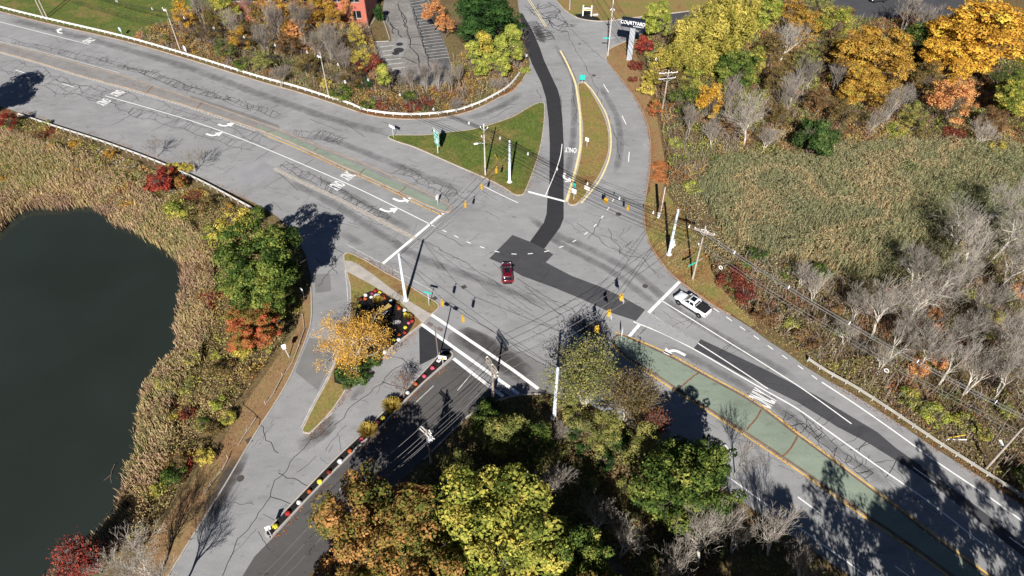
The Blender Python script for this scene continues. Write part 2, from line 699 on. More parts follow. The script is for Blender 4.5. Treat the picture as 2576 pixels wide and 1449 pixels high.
# ground: one sheet to the horizon, finer round the junction
gx = np.concatenate([[-3000, -1200, -600, -300, -220], np.arange(-180, 180.1, 1.5), [220, 300, 600, 1200, 3000]])
gy = np.concatenate([[-2000, -800, -300, -100, -30], np.arange(0, 240.1, 1.5), [260, 300, 400, 700, 1500, 3500]])
XX, YY = np.meshgrid(gx, gy)
ZZ = ground_z(XX.ravel(), YY.ravel())
nx, ny = len(gx), len(gy)
gm = bpy.data.meshes.new('ground')
gv = np.stack([XX.ravel(), YY.ravel(), ZZ], 1)
idx = np.arange(nx * ny).reshape(ny, nx)
gf = np.stack([idx[:-1, :-1], idx[:-1, 1:], idx[1:, 1:], idx[1:, :-1]], -1).reshape(-1, 4)
gm.from_pydata(gv.tolist(), [], gf.tolist())
gm.materials.append(M_soil)
tag(link('ground', gm), 'brown leaf-strewn ground under trees and brush', 'ground', kind='structure')

M_water = bpy.data.materials.new('pond_water')
M_water.use_nodes = True
_t = M_water.node_tree
_b = _t.nodes['Principled BSDF']
_b.inputs['Roughness'].default_value = 0.06
_b.inputs['IOR'].default_value = 1.33
_g = _t.nodes.new('ShaderNodeNewGeometry')
_n = _t.nodes.new('ShaderNodeTexNoise')
_n.inputs['Scale'].default_value = 0.05
_n.inputs['Detail'].default_value = 2
_t.links.new(_g.outputs['Position'], _n.inputs['Vector'])
_r = _t.nodes.new('ShaderNodeValToRGB')
_r.color_ramp.elements[0].position, _r.color_ramp.elements[0].color = 0.35, (0.017, 0.022, 0.018, 1)
_r.color_ramp.elements[1].position, _r.color_ramp.elements[1].color = 0.7, (0.022, 0.029, 0.026, 1)
_t.links.new(_n.outputs[0], _r.inputs[0])
_t.links.new(_r.outputs[0], _b.inputs['Base Color'])
_n2 = _t.nodes.new('ShaderNodeTexNoise')
_n2.inputs['Scale'].default_value = 0.9
_t.links.new(_g.outputs['Position'], _n2.inputs['Vector'])
_bp = _t.nodes.new('ShaderNodeBump')
_bp.inputs['Strength'].default_value = 0.05
_bp.inputs['Distance'].default_value = 0.1
_t.links.new(_n2.outputs[0], _bp.inputs['Height'])
_t.links.new(_bp.outputs[0], _b.inputs['Normal'])
wp = [p.copy() for p in pond]
wp = offset(wp, -1.2 if area2(wp) > 0 else 1.2)
for p in wp:
    p.z = WATER_Z
tag(MB().poly(wp).build('water', M_water), 'still dark green pond water', 'water', kind='structure')

# paved area, one outline
PAVED = [(-160, -12), (0, 30), (120, 60), (312, 104), (480, 152), (644, 203), (740, 230), (826, 257), (919, 288), (989, 299), (1069, 300), (1144, 291), (1206, 272), (1256, 246), (1288, 231), (1313, 206), (1327, 183), (1333, 160), (1329, 135), (1322, 115), (1314, 80), (1307, 37), (1302, 0), (1288, -60), (1262, -150),
         (1352, -150), (1378, -60), (1398, 0), (1413, 19), (1428, 32), (1450, 45), (1475, 51), (1505, 54), (1538, 53), (1575, 47), (1613, 43), (1678, 36), (1740, 28), (1830, 12), (1900, -6), (2000, -20), (2120, -24), (2400, -24), (2440, 10), (2400, 34), (2280, 46), (2150, 44), (2100, 20), (2000, 14), (1920, 22), (1830, 36), (1740, 50), (1690, 60), (1630, 76), (1600, 92),
         (1575, 103), (1553, 112), (1535, 122), (1525, 135), (1524, 150), (1535, 167), (1550, 185), (1568, 207), (1588, 235), (1605, 260), (1618, 287), (1629, 320), (1635, 362), (1635, 412), (1630, 450), (1623, 500), (1619, 525), (1620, 562), (1628, 600), (1643, 632), (1663, 662), (1688, 690), (1713, 711), (1755, 742), (1795, 770), (1838, 793), (1888, 824), (1932, 857), (1982, 889), (2022, 920), (2082, 957), (2139, 987), (2194, 1022), (2257, 1062), (2357, 1131), (2457, 1194), (2576, 1274), (2800, 1432), (3000, 1590),
         (2560, 1760), (2250, 1528), (2130, 1443), (2000, 1355), (1900, 1285), (1820, 1228), (1680, 1135), (1550, 1050), (1450, 1002), (1400, 991), (1365, 989), (1326, 991), (1296, 995), (1265, 1002), (1237, 1013), (1194, 1035), (1164, 1057), (1064, 1157), (964, 1257), (864, 1357), (764, 1460), (600, 1630),
         (300, 1650), (370, 1540), (425, 1449), (480, 1359), (557, 1237), (644, 1090), (694, 1013), (730, 950), (756, 890), (774, 842), (784, 800), (784, 724), (781, 690), (768, 640), (742, 590), (702, 548), (660, 520), (600, 493), (500, 446), (387, 397), (262, 350), (50, 283), (0, 268), (-160, 222)]
paved = PP(PAVED)
road = tag(MB().poly(paved).build('road', M_asphalt), 'sun-bleached grey asphalt of the junction', 'road', kind='structure')

Z_WEAR, Z_PATCH, Z_CRACK, Z_MARK = 0.004, 0.008, 0.012, 0.016


def lay(name, pts, z, m, parent=road):
    return MB().poly(PP(pts, z)).build(name, m, parent)


# darker resurfaced strips and patches
lay('asphalt_patch', [(1307, 37), (1323, 120), (1338, 160), (1361, 207), (1373, 245), (1380, 300), (1383, 362), (1382, 462), (1377, 500), (1375, 537), (1368, 560), (1333, 608), (1369, 626), (1409, 572), (1418, 549), (1418, 362), (1415, 300), (1410, 250), (1403, 225), (1385, 187), (1368, 150), (1358, 120), (1338, 75), (1313, 32)], Z_PATCH, M_asphalt_black)
lay('asphalt_patch', [(1289, 591), (1333, 608), (1369, 626), (1392, 640), (1373, 660), (1438, 694), (1513, 722), (1575, 752), (1623, 779), (1600, 807), (1538, 787), (1463, 752), (1395, 724), (1313, 694), (1259, 662), (1231, 650)], Z_PATCH + 0.002, M_asphalt_new)
lay('asphalt_patch', [(1763, 853), (1850, 894), (1932, 933), (2052, 994), (2132, 1042), (2207, 1087), (2254, 1127), (2332, 1182), (2457, 1274), (2576, 1367), (2800, 1540), (2800, 1580), (2576, 1402), (2482, 1326), (2357, 1228), (2292, 1182), (2182, 1113), (2107, 1074), (2007, 1012), (1932, 975), (1863, 942), (1788, 899), (1745, 877)], Z_PATCH, M_asphalt_new)
lay('asphalt_patch', [(790, 690), (830, 688), (833, 732), (794, 737)], Z_PATCH, M_asphalt_mid)
lay('asphalt_patch', [(742, 935), (778, 850), (850, 860), (836, 900), (800, 982)], Z_PATCH, M_asphalt_mid)
lay('asphalt_patch', [(1054, 828), (1063, 818), (1134, 869), (1140, 880), (1126, 881), (1109, 884), (1099, 897), (1056, 918)], Z_PATCH, M_asphalt_black)
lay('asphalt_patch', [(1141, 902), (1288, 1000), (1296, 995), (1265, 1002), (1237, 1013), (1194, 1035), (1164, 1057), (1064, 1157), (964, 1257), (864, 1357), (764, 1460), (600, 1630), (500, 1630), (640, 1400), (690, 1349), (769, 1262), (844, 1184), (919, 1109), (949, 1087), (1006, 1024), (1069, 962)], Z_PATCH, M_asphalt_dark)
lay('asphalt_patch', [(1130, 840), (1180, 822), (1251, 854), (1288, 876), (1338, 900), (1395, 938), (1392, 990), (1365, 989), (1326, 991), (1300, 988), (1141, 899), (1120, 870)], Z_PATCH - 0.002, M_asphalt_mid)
lay('asphalt_patch', [(640, 395), (700, 425), (640, 470), (560, 440)], Z_PATCH, mat('asphalt_light', (0.25, 0.252, 0.262, 1), 0.9, 0.12, 0.3, scale2=5, var2=0.12))
lay('asphalt_patch', [(1613, 43), (1678, 36), (1740, 28), (1830, 12), (1900, -6), (2000, -20), (2120, -24), (2400, -24), (2440, 10), (2400, 34), (2280, 46), (2150, 44), (2100, 20), (2000, 14), (1920, 22), (1830, 36), (1740, 50), (1690, 60), (1630, 76), (1612, 60)], Z_PATCH, M_asphalt_new)
lay('asphalt_patch', [(480, 240), (640, 292), (700, 315), (705, 322), (640, 302), (480, 250)], Z_PATCH + 0.002, M_asphalt_mid)

# milled strip, real grooves
mq = PP([(1625, 783), (1601, 808), (1745, 876), (1760, 861)], Z_PATCH)
mb = MB()
for i in range(48):
    t0, t1 = (i + 0.0) / 48, (i + 0.62) / 48
    a0, a1 = mq[0].lerp(mq[3], t0), mq[0].lerp(mq[3], t1)
    b0, b1 = mq[1].lerp(mq[2], t0), mq[1].lerp(mq[2], t1)
    mb.add([a0, a1, b1, b0], [(0, 1, 2, 3)])
for v in range(len(mb.v)):
    mb.v[v] = (mb.v[v][0], mb.v[v][1], 0.016)
MB().poly(mq).build('milled_strip', mat('milled_base', (0.12, 0.12, 0.125, 1), 0.95, 0.1, 2), road)
tag(mb.build('milled_ridges', mat('milled_ridge', (0.40, 0.40, 0.41, 1), 0.95, 0.12, 2), road), kind='stuff')

# cobbled strip set flush in the west approach
mb = MB()
cg = resample(smooth(PP([(690, 424), (760, 459), (850, 500), (950, 552), (1044, 600)], 0.0)), 0.26)
cn = normals2(cg)
rr = random.Random(3)
for p, n in zip(cg, cn):
    for k in (-2, -1, 0, 1, 2):
        q = p + n * (k * 0.19 + rr.uniform(-.03, .03))
        mb.box((q.x, q.y, 0.012), (0.2 + rr.uniform(-.03, .03), 0.15 + rr.uniform(-.02, .02), 0.05), math.atan2(-n.x, n.y) + rr.uniform(-.15, .15))
MB().ribbon(cg, 1.05, Z_PATCH + 0.002).build('cobble_bed', M_asphalt_mid, road)
tag(mb.build('cobbles', mat('cobble_stone', (0.40, 0.37, 0.33, 1), 0.9, 0.35, 3.0), road), kind='stuff')


# worn bands in the wheel tracks
def wear(pts, width, m, z=Z_WEAR, name='wear_band'):
    g = resample(smooth(PP(pts, z)), 1.0)
    ns = normals2(g)
    cols = [-1, -0.6, 0, 0.6, 1]
    ed = [0.0, 0.75, 1.0, 0.75, 0.0]
    vs, at, fs = [], [], []
    for i, (p, n) in enumerate(zip(g, ns)):
        e = min(1, min(i, len(g) - 1 - i) / 6)
        for c, a in zip(cols, ed):
            vs.append(p + n * c * width / 2)
            at.append(a * e)
    for i in range(len(g) - 1):
        for k in range(4):
            fs.append((i * 5 + k, i * 5 + k + 1, i * 5 + 6 + k, i * 5 + 5 + k))
    o = MB().add(vs, fs).build(name, m, road)
    a = o.data.attributes.new('edge', 'FLOAT', 'POINT')
    a.data.foreach_set('value', at)
    return o


M_wear = mat_stain('tyre_wear', (0.10, 0.10, 0.105, 1), 0.42, 0.35, 0.40)
M_oil = mat_stain('oil_stain', (0.03, 0.03, 0.033, 1), 0.8, 0.6, 0.42)
M_damp = mat_stain('brown_stain', (0.055, 0.048, 0.045, 1), 0.85, 0.35, 0.36)
for k, (pts, wd) in enumerate([
        ([(0, 42), (200, 92), (330, 128), (480, 172), (640, 232), (800, 288), (900, 318), (1010, 340)], 3.2),
        ([(760, 330), (870, 365), (980, 408), (1100, 455), (1200, 500)], 2.6),
        ([(700, 440), (850, 520), (960, 590), (1060, 650), (1250, 720), (1420, 790)], 2.4),
        ([(760, 430), (880, 490), (990, 555), (1070, 590)], 2.0),
        ([(820, 560), (900, 610), (960, 640)], 2.4),
        ([(1300, 520), (1380, 580), (1480, 625), (1600, 690), (1720, 790), (1900, 895), (2060, 985)], 2.2),
        ([(1330, 560), (1420, 620), (1550, 690), (1690, 800)], 2.0),
        ([(1390, 100), (1440, 190), (1445, 260), (1440, 360), (1420, 480)], 2.0),
        ([(1500, 200), (1550, 290), (1560, 380), (1540, 460)], 2.0),
        ([(1630, 850), (1760, 910), (1900, 990), (2060, 1100), (2300, 1270)], 2.0),
        ([(1130, 305), (1220, 285), (1290, 250), (1330, 215)], 2.6),
        ([(1700, 960), (1850, 1060), (2050, 1190), (2300, 1360)], 2.4)]):
    wear(pts, wd, M_wear, Z_WEAR + (k % 2) * 0.001)
for pts, wd in [([(640, 1085), (600, 1160), (540, 1265), (470, 1390)], 3.2),
                ([(745, 1100), (722, 1125), (700, 1160)], 2.0),
                ([(860, 1005), (820, 1070), (760, 1120), (720, 1165)], 4.0),
                ([(950, 930), (900, 990), (850, 1040)], 2.0),
                ([(1100, 830), (1180, 850), (1260, 900), (1330, 950), (1380, 970)], 5.0),
                ([(1400, 770), (1460, 810), (1520, 850), (1560, 890)], 5.5),
                ([(1380, 840), (1430, 900), (1450, 960)], 4.0),
                ([(1180, 632), (1200, 640), (1222, 645)], 1.2),
                ([(930, 690), (960, 700), (985, 712)], 1.6),
                ([(1000, 545), (1040, 565)], 1.2),
                ([(1340, 50), (1360, 90), (1375, 120)], 3.0),
                ([(1345, 330), (1350, 370), (1345, 410)], 2.4)]:
    wear(pts, wd, M_damp if wd > 1.7 else M_oil, Z_WEAR + 0.0025, 'stain')

# ------------------------------------------------------------------ sealed cracks
crack = MB()
cr = random.Random(5)


def wiggle(a, b, amp, step=0.8):
    n = max(2, int((b - a).length / step))
    d = b - a
    nn = Vector((-d.y, d.x, 0))
    if nn.length:
        nn.normalize()
    out, o = [], 0.0
    for i in range(n + 1):
        t = i / n
        o = 0.65 * o + cr.uniform(-amp, amp)
        out.append(a.lerp(b, t) + nn * o * math.sin(math.pi * min(1, t * 1.0)) ** 0.5)
    return out


def seal(pts, wd=0.11):
    crack.ribbon([Vector((p.x, p.y, Z_CRACK)) for p in pts], wd)


def cracknet(guide, half, rungs, amp=0.35, rails=2, wd=0.11, side=0):
    """ladder of sealed cracks: wandering rails, short rungs across, stubs outside"""
    g = resample(smooth(PP(guide)), 0.5)
    ns = normals2(g)
    n = len(g)
    K = max(rails, 2)
    R = []
    for k in range(K):
        o = (k / (K - 1) * 2 - 1) * half
        ph = [cr.uniform(0, 6.28) for _ in range(4)]
        row, w = [], 0.0
        for i in range(n):
            w = 0.8 * w + cr.uniform(-1, 1) * amp * 0.45
            q = o + half * 0.45 * math.sin(i * 0.11 + ph[0]) + half * 0.25 * math.sin(i * 0.37 + ph[1]) + w
            row.append(g[i] + ns[i] * q)
        R.append(row)
        i = 0
        while i < n - 3:
            j = min(n - 1, i + cr.randint(14, 60))
            seal(row[i:j + 1], wd)
            i = j + (0 if cr.random() < 0.7 else cr.randint(2, 8))
    for _ in range(rungs):
        i = cr.randrange(1, n - 1)
        k = cr.randrange(K - 1)
        j = min(n - 1, max(0, i + cr.randint(-2, 2)))
        seal(wiggle(R[k][i], R[k + 1][j], amp * 0.35, 0.35), wd * cr.uniform(.65, .95))
    for _ in range(rungs // 2):
        i = cr.randrange(1, n - 1)
        s_ = side if side and cr.random() < 0.8 else cr.choice((-1, 1))
        row = R[-1] if s_ > 0 else R[0]
        j = min(n - 1, max(0, i + cr.randint(-2, 2)))
        seal(wiggle(row[i], row[j] + ns[j] * s_ * cr.uniform(0.3, 1.5), amp * 0.3, 0.35), wd * cr.uniform(.6, .9))


cracknet([(-20, 90), (100, 120), (230, 150), (350, 180), (475, 222), (560, 246), (700, 292)], 0.8, 110, 0.3, 2, 0.09, 1)
cracknet([(250, 145), (380, 190), (500, 230), (640, 276)], 0.7, 55, 0.25, 2, 0.085, 1)
cracknet([(-20, 160), (80, 188), (160, 212), (250, 240), (340, 268)], 2.2, 34, 0.5, 3, 0.09)
cracknet([(120, 205), (220, 232), (300, 250)], 1.2, 14, 0.4, 2, 0.085)
cracknet([(330, 275), (430, 305), (520, 340), (640, 370)], 1.3, 30, 0.4, 2, 0.085)
cracknet([(380, 260), (470, 290), (560, 310), (640, 345), (700, 370)], 1.0, 22, 0.4, 2, 0.08)
cracknet([(710, 410), (760, 440), (850, 480), (920, 520), (980, 550)], 0.7, 42, 0.3, 2, 0.10)
cracknet([(740, 330), (800, 340), (860, 360)], 1.6, 22, 0.5, 1, 0.09)
cracknet([(1000, 420), (1060, 450), (1110, 480), (1150, 510)], 1.4, 30, 0.5, 1, 0.08)
cracknet([(1350, 10), (1380, 40), (1410, 62), (1440, 72)], 2.6, 40, 0.7, 3, 0.16)
cracknet([(1335, 55), (1355, 85), (1375, 105)], 1.6, 30, 0.6, 2, 0.18)
cracknet([(2000, 1050), (2060, 1100), (2130, 1160), (2190, 1200)], 0.8, 12, 0.4, 1, 0.08)
cracknet([(1960, 1040), (2010, 1080), (2050, 1110)], 0.7, 6, 0.4, 1, 0.08)
for a, b, am in [((1048, 600), (1160, 655), .25), ((1160, 655), (1260, 720), .2), ((1100, 585), (1165, 620), .2), ((1300, 700), (1400, 760), .15), ((1408, 25), (1425, 60), .3), ((1400, 40), (1470, 105), .3), ((1470, 105), (1520, 150), .3), ((1420, 70), (1490, 200), .3), ((1490, 200), (1540, 320), .3), ((1540, 320), (1560, 400), .2),
                 ((1290, 730), (1370, 780), .1), ((1130, 760), (1260, 850), .15), ((1260, 850), (1400, 940), .2), ((1320, 720), (1420, 800), .15), ((1515, 548), (1480, 600), .3), ((1530, 575), (1560, 640), .4), ((1450, 560), (1540, 625), .3), ((1540, 625), (1620, 650), .4), ((1620, 650), (1650, 690), .3),
                 ((1440, 190), (1450, 300), .2), ((1410, 240), (1415, 330), .15), ((800, 720), (860, 640), .4), ((795, 650), (850, 690), .5), ((870, 640), (830, 600), .4), ((640, 405), (700, 365), .2), ((700, 450), (790, 400), .2), ((690, 425), (750, 480), .1), ((540, 392), (640, 332), .2), ((380, 330), (470, 290), .2), ((280, 315), (370, 270), .25),
                 ((610, 1010), (700, 1140), .4), ((840, 1070), (900, 1010), .3), ((900, 1010), (1010, 920), .4), ((650, 1290), (740, 1150), .35), ((740, 1150), (840, 1060), .35), ((560, 1449), (650, 1290), .35), ((1010, 900), (1050, 930), .2), ((960, 960), (1040, 990), .3), ((700, 1190), (800, 1230), .3), ((680, 1250), (740, 1270), .2),
                 ((1540, 890), (1500, 930), .2), ((1570, 930), (1530, 960), .25), ((1630, 810), (1610, 840), .2), ((2180, 1110), (2160, 1135), .2), ((2260, 1150), (2230, 1200), .2), ((1230, 300), (1290, 270), .3), ((1240, 270), (1300, 262), .3), ((1350, 225), (1362, 250), .3), ((870, 310), (920, 345), .25), ((930, 325), (990, 350), .25), ((780, 300), (860, 330), .2), ((960, 305), (1010, 330), .2)]:
    seal(wiggle(P(*a), P(*b), am, 0.7), 0.085)
# faint unsealed cracks everywhere else, mostly along or across the carriageway
for (x0, y0), (x1, y1), wpx, num in [((20, 70), (900, 330), 30, 40), ((300, 330), (1050, 620), 40, 50), ((1000, 420), (1250, 520), 40, 22), ((1050, 620), (1420, 800), 70, 46), ((1400, 100), (1600, 450), 60, 26), ((1420, 540), (1650, 680), 40, 26), ((1650, 800), (2300, 1250), 40, 40), ((1600, 930), (2300, 1400), 30, 26), ((780, 760), (520, 1400), 40, 12), ((1000, 900), (600, 1380), 24, 14), ((990, 320), (1300, 280), 14, 14)]:
    for _ in range(num):
        t_ = cr.random()
        x_, y_ = x0 + (x1 - x0) * t_ + cr.uniform(-wpx, wpx), y0 + (y1 - y0) * t_ + cr.uniform(-wpx, wpx) * 0.6
        a_ = P(x_, y_)
        d_ = (P(x1, y1) - P(x0, y0)).normalized()
        if cr.random() < 0.35:
            d_ = Vector((-d_.y, d_.x, 0))
        b_ = a_ + (Matrix.Rotation(cr.gauss(0, 0.25), 3, 'Z') @ d_) * cr.uniform(1.0, 4.8)
        pts_ = np.array([[a_.x, a_.y], [b_.x, b_.y]])
        if inside(paved, pts_[:, 0], pts_[:, 1]).all():
            seal(wiggle(a_, b_, 0.18, 0.4), cr.choice((0.03, 0.04, 0.055)))
tag(crack.build('crack_sealing', M_seal, road), kind='stuff')

# ------------------------------------------------------------------ painted markings


def line(pts, wd, m=M_white, name='lane_line', z=Z_MARK, sm=True):
    g = PP(pts, z)
    if sm and len(g) > 2:
        g = smooth(g)
    return MB().ribbon(g, wd, z).build(name, m, road)


# west approach
line([(265, 241), (375, 272), (500, 310), (644, 364), (869, 460), (994, 520), (1094, 570)], 0.17)
line([(1115, 536), (963, 663)], 0.5, name='stop_line')
line([(869, 613), (964, 664), (1019, 694), (1075, 724), (1104, 740)], 0.13, M_worn, 'edge_line')
line([(0, 55), (110, 83), (225, 112)], 0.15)
line([(1216, 468), (1260, 490), (1303, 510)], 0.15, name='edge_line')
for a, b in [((39, 176), (70, 186)), ((156, 210), (186, 219)), ((1518, 212), (1531, 232)), ((1565, 291), (1575, 313)), ((1583, 382), (1581, 407)), ((2298, 1176), (2358, 1218)), ((2539, 1351), (2600, 1395)), ((2007, 1250), (2067, 1294)), ((1820, 1115), (1842, 1140)), ((2252, 1424), (2310, 1466)), ((1250, 985), (1262, 980))]:
    line([a, b], 0.17, name='lane_dash')
# curved guide dashes through the junction
guide = [(1118, 581), (1148, 595), (1179, 610), (1213, 622), (1250, 633), (1293, 639), (1334, 638), (1375, 632), (1412, 621), (1445, 606), (1474, 587), (1497, 567), (1515, 546), (1530, 525), (1542, 504)]
gg = PP(guide, Z_MARK)
for i, p in enumerate(gg):
    d = (gg[min(i + 1, len(gg) - 1)] - gg[max(i - 1, 0)]).normalized()
    MB().ribbon([p - d * 0.42, p + d * 0.42], 0.17).build('guide_dash', M_white, road)
# north approach
line([(1328, 482), (1423, 507)], 0.45, name='stop_line')
line([(1414, 362), (1410, 392), (1398, 430), (1385, 462), (1372, 492)], 0.15)
line([(1409, 127), (1423, 152), (1438, 185), (1448, 212), (1454, 250), (1459, 287), (1460, 325), (1460, 362), (1457, 385), (1448, 425), (1435, 472), (1424, 507)], 0.42, M_paleyellow, 'yellow_line')
line([(1470, 206), (1488, 225), (1508, 255), (1525, 287), (1534, 320), (1537, 350), (1536, 375), (1530, 405), (1513, 445), (1493, 474), (1462, 511)], 0.3, M_paleyellow, 'yellow_line')
for dx in (0, 4.5):
    line([(1322 + dx, -10), (1345 + dx, 25), (1371 + dx, 67)], 0.14, M_paleyellow, 'yellow_line')
# east approach
line([(1710, 708), (1632, 786)], 0.5, name='stop_line')
line([(1609, 816), (1582, 847)], 0.5, name='stop_line')
line([(1664, 756), (1800, 840), (1932, 922), (2032, 987), (2142, 1066)], 0.17)
line([(1630, 786), (1690, 822), (1757, 864), (1863, 932), (1932, 978)], 0.17)
line([(1593, 809), (1665, 838), (1745, 878), (1838, 932), (1932, 986), (2007, 1029), (2085, 1085), (2207, 1172), (2332, 1259), (2432, 1337), (2492, 1384)], 0.2)
for x, y in [(1802, 780), (1834, 802), (1868, 826), (1903, 849), (1938, 874), (1974, 898), (2014, 924), (2049, 949)]:
    line([(x - 7, y - 5), (x + 7, y + 5)], 0.15, name='edge_dash')
line([(2067, 961), (2157, 1020), (2257, 1090), (2357, 1162), (2482, 1246), (2576, 1314), (2800, 1480)], 0.2, name='edge_line')
line([(1790, 1168), (1828, 1197), (1863, 1222), (1932, 1272), (2007, 1325), (2132, 1414), (2180, 1449), (2300, 1537)], 0.2, name='edge_line')
# crosswalk and drive
line([(1086, 792), (1190, 862), (1288, 929), (1354, 978)], 0.5, name='crosswalk_line')
line([(1061, 816), (1150, 880), (1224, 933), (1305, 991)], 0.5, name='crosswalk_line')
line([(1141, 902), (1200, 948), (1266, 997)], 0.5, name='stop_line')
line([(1186, 940), (1151, 982)], 0.13, M_worn, 'lane_dash')
line([(1091, 970), (1041, 1017)], 0.13, M_worn, 'lane_dash')
line([(868, 680), (873, 724), (875, 770), (871, 800), (858, 850), (843, 905), (818, 960), (790, 1010), (757, 1076)], 0.14, M_worn, 'edge_line')
line([(835, 1040), (800, 1070), (785, 1087)], 0.13, M_worn, 'edge_line')


def turn_arrow(x, y, ang, side, L=2.9, name='turn_arrow'):
    """pavement arrow: ang = travel heading, side +1 turns left"""
    pts = []
    w0 = 0.2
    n = 8
    cen = []
    for i in range(4):
        cen.append(Vector((0, -L / 2 + i * 0.33, 0)))
    c0 = cen[-1]
    R = 0.95
    for i in range(1, n + 1):
        a = math.pi / 2 * i / n * 0.86
        cen.append(c0 + Vector((-side * R * (1 - math.cos(a)), 1.25 * R * math.sin(a), 0)))
    d = (cen[-1] - cen[-2]).normalized()
    nn = Vector((-d.y, d.x, 0))
    M = Matrix.Rotation(ang - math.pi / 2, 3, 'Z')
    o = P(x, y, Z_MARK)
    T = lambda q: M @ q + o
    b = MB().ribbon([T(q) for q in cen], 0.46)
    e = cen[-1]
    b.add([T(e + nn * 0.85), T(e - nn * 0.85), T(e + d * 1.35)], [(0, 1, 2)])
    return b.build(name, M_white, road)


def heading(a, b):
    d = P(*b) - P(*a)
    return math.atan2(d.y, d.x)


turn_arrow(562, 317, heading((500, 298), (640, 345)), 1)
turn_arrow(532, 341, heading((470, 320), (600, 365)), 1)
turn_arrow(1004, 506, heading((940, 475), (1060, 530)), 1)
turn_arrow(971, 532, heading((900, 500), (1040, 565)), 1)
turn_arrow(146, 81, heading((230, 100), (80, 60)), -1)
turn_arrow(1418, 445, heading((1432, 400), (1408, 480)), 1)
turn_arrow(1698, 880, heading((1760, 915), (1640, 850)), 1, 3.4)


def only_text(x, y, ang, hgt=2.6, wid=2.3):
    me = text_mesh('only_lettering', 'ONLY', 1.0, M_white, bold=0.035)
    xs = [v.co.x for v in me.vertices]
    ys = [v.co.y for v in me.vertices]
    me.transform(Matrix.Diagonal((wid / (max(xs) - min(xs)), hgt / (max(ys) - min(ys)), 1, 1)))
    o = link('only_lettering', me, road, P(x, y, Z_MARK), ang - math.pi / 2)
    return o


only_text(294, 234, heading((240, 218), (360, 252)))
only_text(260, 256, heading((200, 238), (320, 275)))
only_text(874, 441, heading((800, 408), (940, 470)))
only_text(846, 466, heading((760, 428), (920, 500)))
only_text(225, 102, heading((300, 122), (150, 82)))
only_text(1436, 377, heading((1440, 330), (1434, 420)), 1.7, 2.3)
only_text(1921, 1004, heading((2000, 1050), (1850, 965)), 3.4, 2.2)

# iron covers
for x, y, r in [(1312, 655, 0.42), (1556, 539, 0.5), (1623, 720, 0.45), (1494, 190, 0.45), (1458, 111, 0.3), (920, 655, 0.55), (605, 1204, 0.45), (1092, 328, 0.5)]:
    p = P(x, y)
    mt = M_iron if (x, y) != (920, 655) else M_concrete
    o = MB().lathe((0, 0, 0), [(r, 0), (r, 0.02), (r * 0.93, 0.022), (r * 0.9, 0.016)], 20).build('manhole_cover', mt, road, (p.x, p.y, 0.012))
for x, y in [(1167, 722), (1093, 751), (627, 1108)]:
    p = P(x, y)
    b = MB()
    for i in range(6):
        b.box((0, -0.3 + i * 0.12, 0.02), (0.7, 0.07, 0.03))
    b.box((0, 0, 0.006), (0.78, 0.72, 0.012))
    b.build('drain_grate', M_iron, road, (p.x, p.y, 0.01), 0.6)


# ------------------------------------------------------------------ islands, kerbs
def ccw(pts):
    return pts if area2(pts) > 0 else pts[::-1]


def kerb_ring(pts, wd, h, name='kerb', m=M_granite, parent=None):
    outer = pts
    inner = offset(pts, wd)
    n = len(pts)
    b = MB()
    lo = [Vector((p.x, p.y, -0.02)) for p in outer]
    hi = [Vector((p.x, p.y, h)) for p in outer]
    ih = [Vector((p.x, p.y, h)) for p in inner]
    il = [Vector((p.x, p.y, h - 0.06)) for p in inner]
    for A, B in ((lo, hi), (hi, ih), (ih, il)):
        b.add(A + B, [(i, (i + 1) % n, n + (i + 1) % n, n + i) for i in range(n)])
    return b.build(name, m, parent)


def island(outline, m, label, h=0.14, wd=0.16, sm=3, km=M_granite):
    pts = ccw(PP(outline))
    pts = ccw(smooth(pts, sm, True)) if sm > 1 else pts
    top = [Vector((p.x, p.y, h - 0.03)) for p in offset(pts, wd * 0.8)]
    o = tag(MB().poly(top).build('traffic_island', m), label, 'island', kind='structure')
    kerb_ring(pts, wd, h, parent=o, m=km)
    return o, pts


isl_A, isl_A_pts = island([(864, 645), (870, 638), (881, 637), (919, 655), (969, 685), (1019, 712), (1069, 744), (1097, 760), (1105, 771), (1101, 779), (1086, 792), (1054, 822), (1019, 849), (959, 897), (894, 949), (839, 1030), (786, 1086), (772, 1091), (761, 1086), (765, 1070), (794, 1012), (824, 957), (845, 907), (866, 850), (878, 800), (881, 769), (880, 724), (876, 705), (869, 675)], M_dry, 'kerbed corner island with lawn, flower bed and golden birch', sm=3)
isl_B, isl_B_pts = island([(1100, 896), (1109, 885), (1124, 881), (1137, 886), (1140, 896), (1128, 909), (1069, 962), (1006, 1024), (949, 1087), (919, 1110), (844, 1184), (769, 1262), (689, 1347), (678, 1353), (668, 1348), (668, 1338), (681, 1322), (769, 1229), (844, 1152), (904, 1096), (934, 1064), (1001, 999), (1069, 930)], M_mulch, 'long narrow mulched island dividing the drive', 0.15, 0.22, km=M_concrete)
isl_C, isl_C_pts = island([(976, 346), (984, 341), (1010, 340), (1069, 340), (1126, 333), (1181, 327), (1226, 316), (1288, 295), (1325, 273), (1352, 260), (1366, 259), (1371, 268), (1369, 312), (1362, 362), (1354, 395), (1340, 437), (1322, 482), (1313, 491), (1300, 492), (1286, 486), (1244, 460), (1144, 416), (1044, 372), (1010, 361), (985, 352)], M_lawn, 'triangular green grass island between the slip road and main road')
isl_D, isl_D_pts = island([(1453, 214), (1463, 209), (1473, 212), (1488, 232), (1505, 262), (1520, 292), (1530, 325), (1533, 350), (1532, 378), (1526, 402), (1511, 437), (1491, 468), (1464, 503), (1450, 515), (1436, 517), (1428, 511), (1429, 503), (1440, 467), (1454, 420), (1462, 372), (1465, 325), (1461, 287), (1457, 250)], M_dry, 'pointed dry-grass island in the north approach')
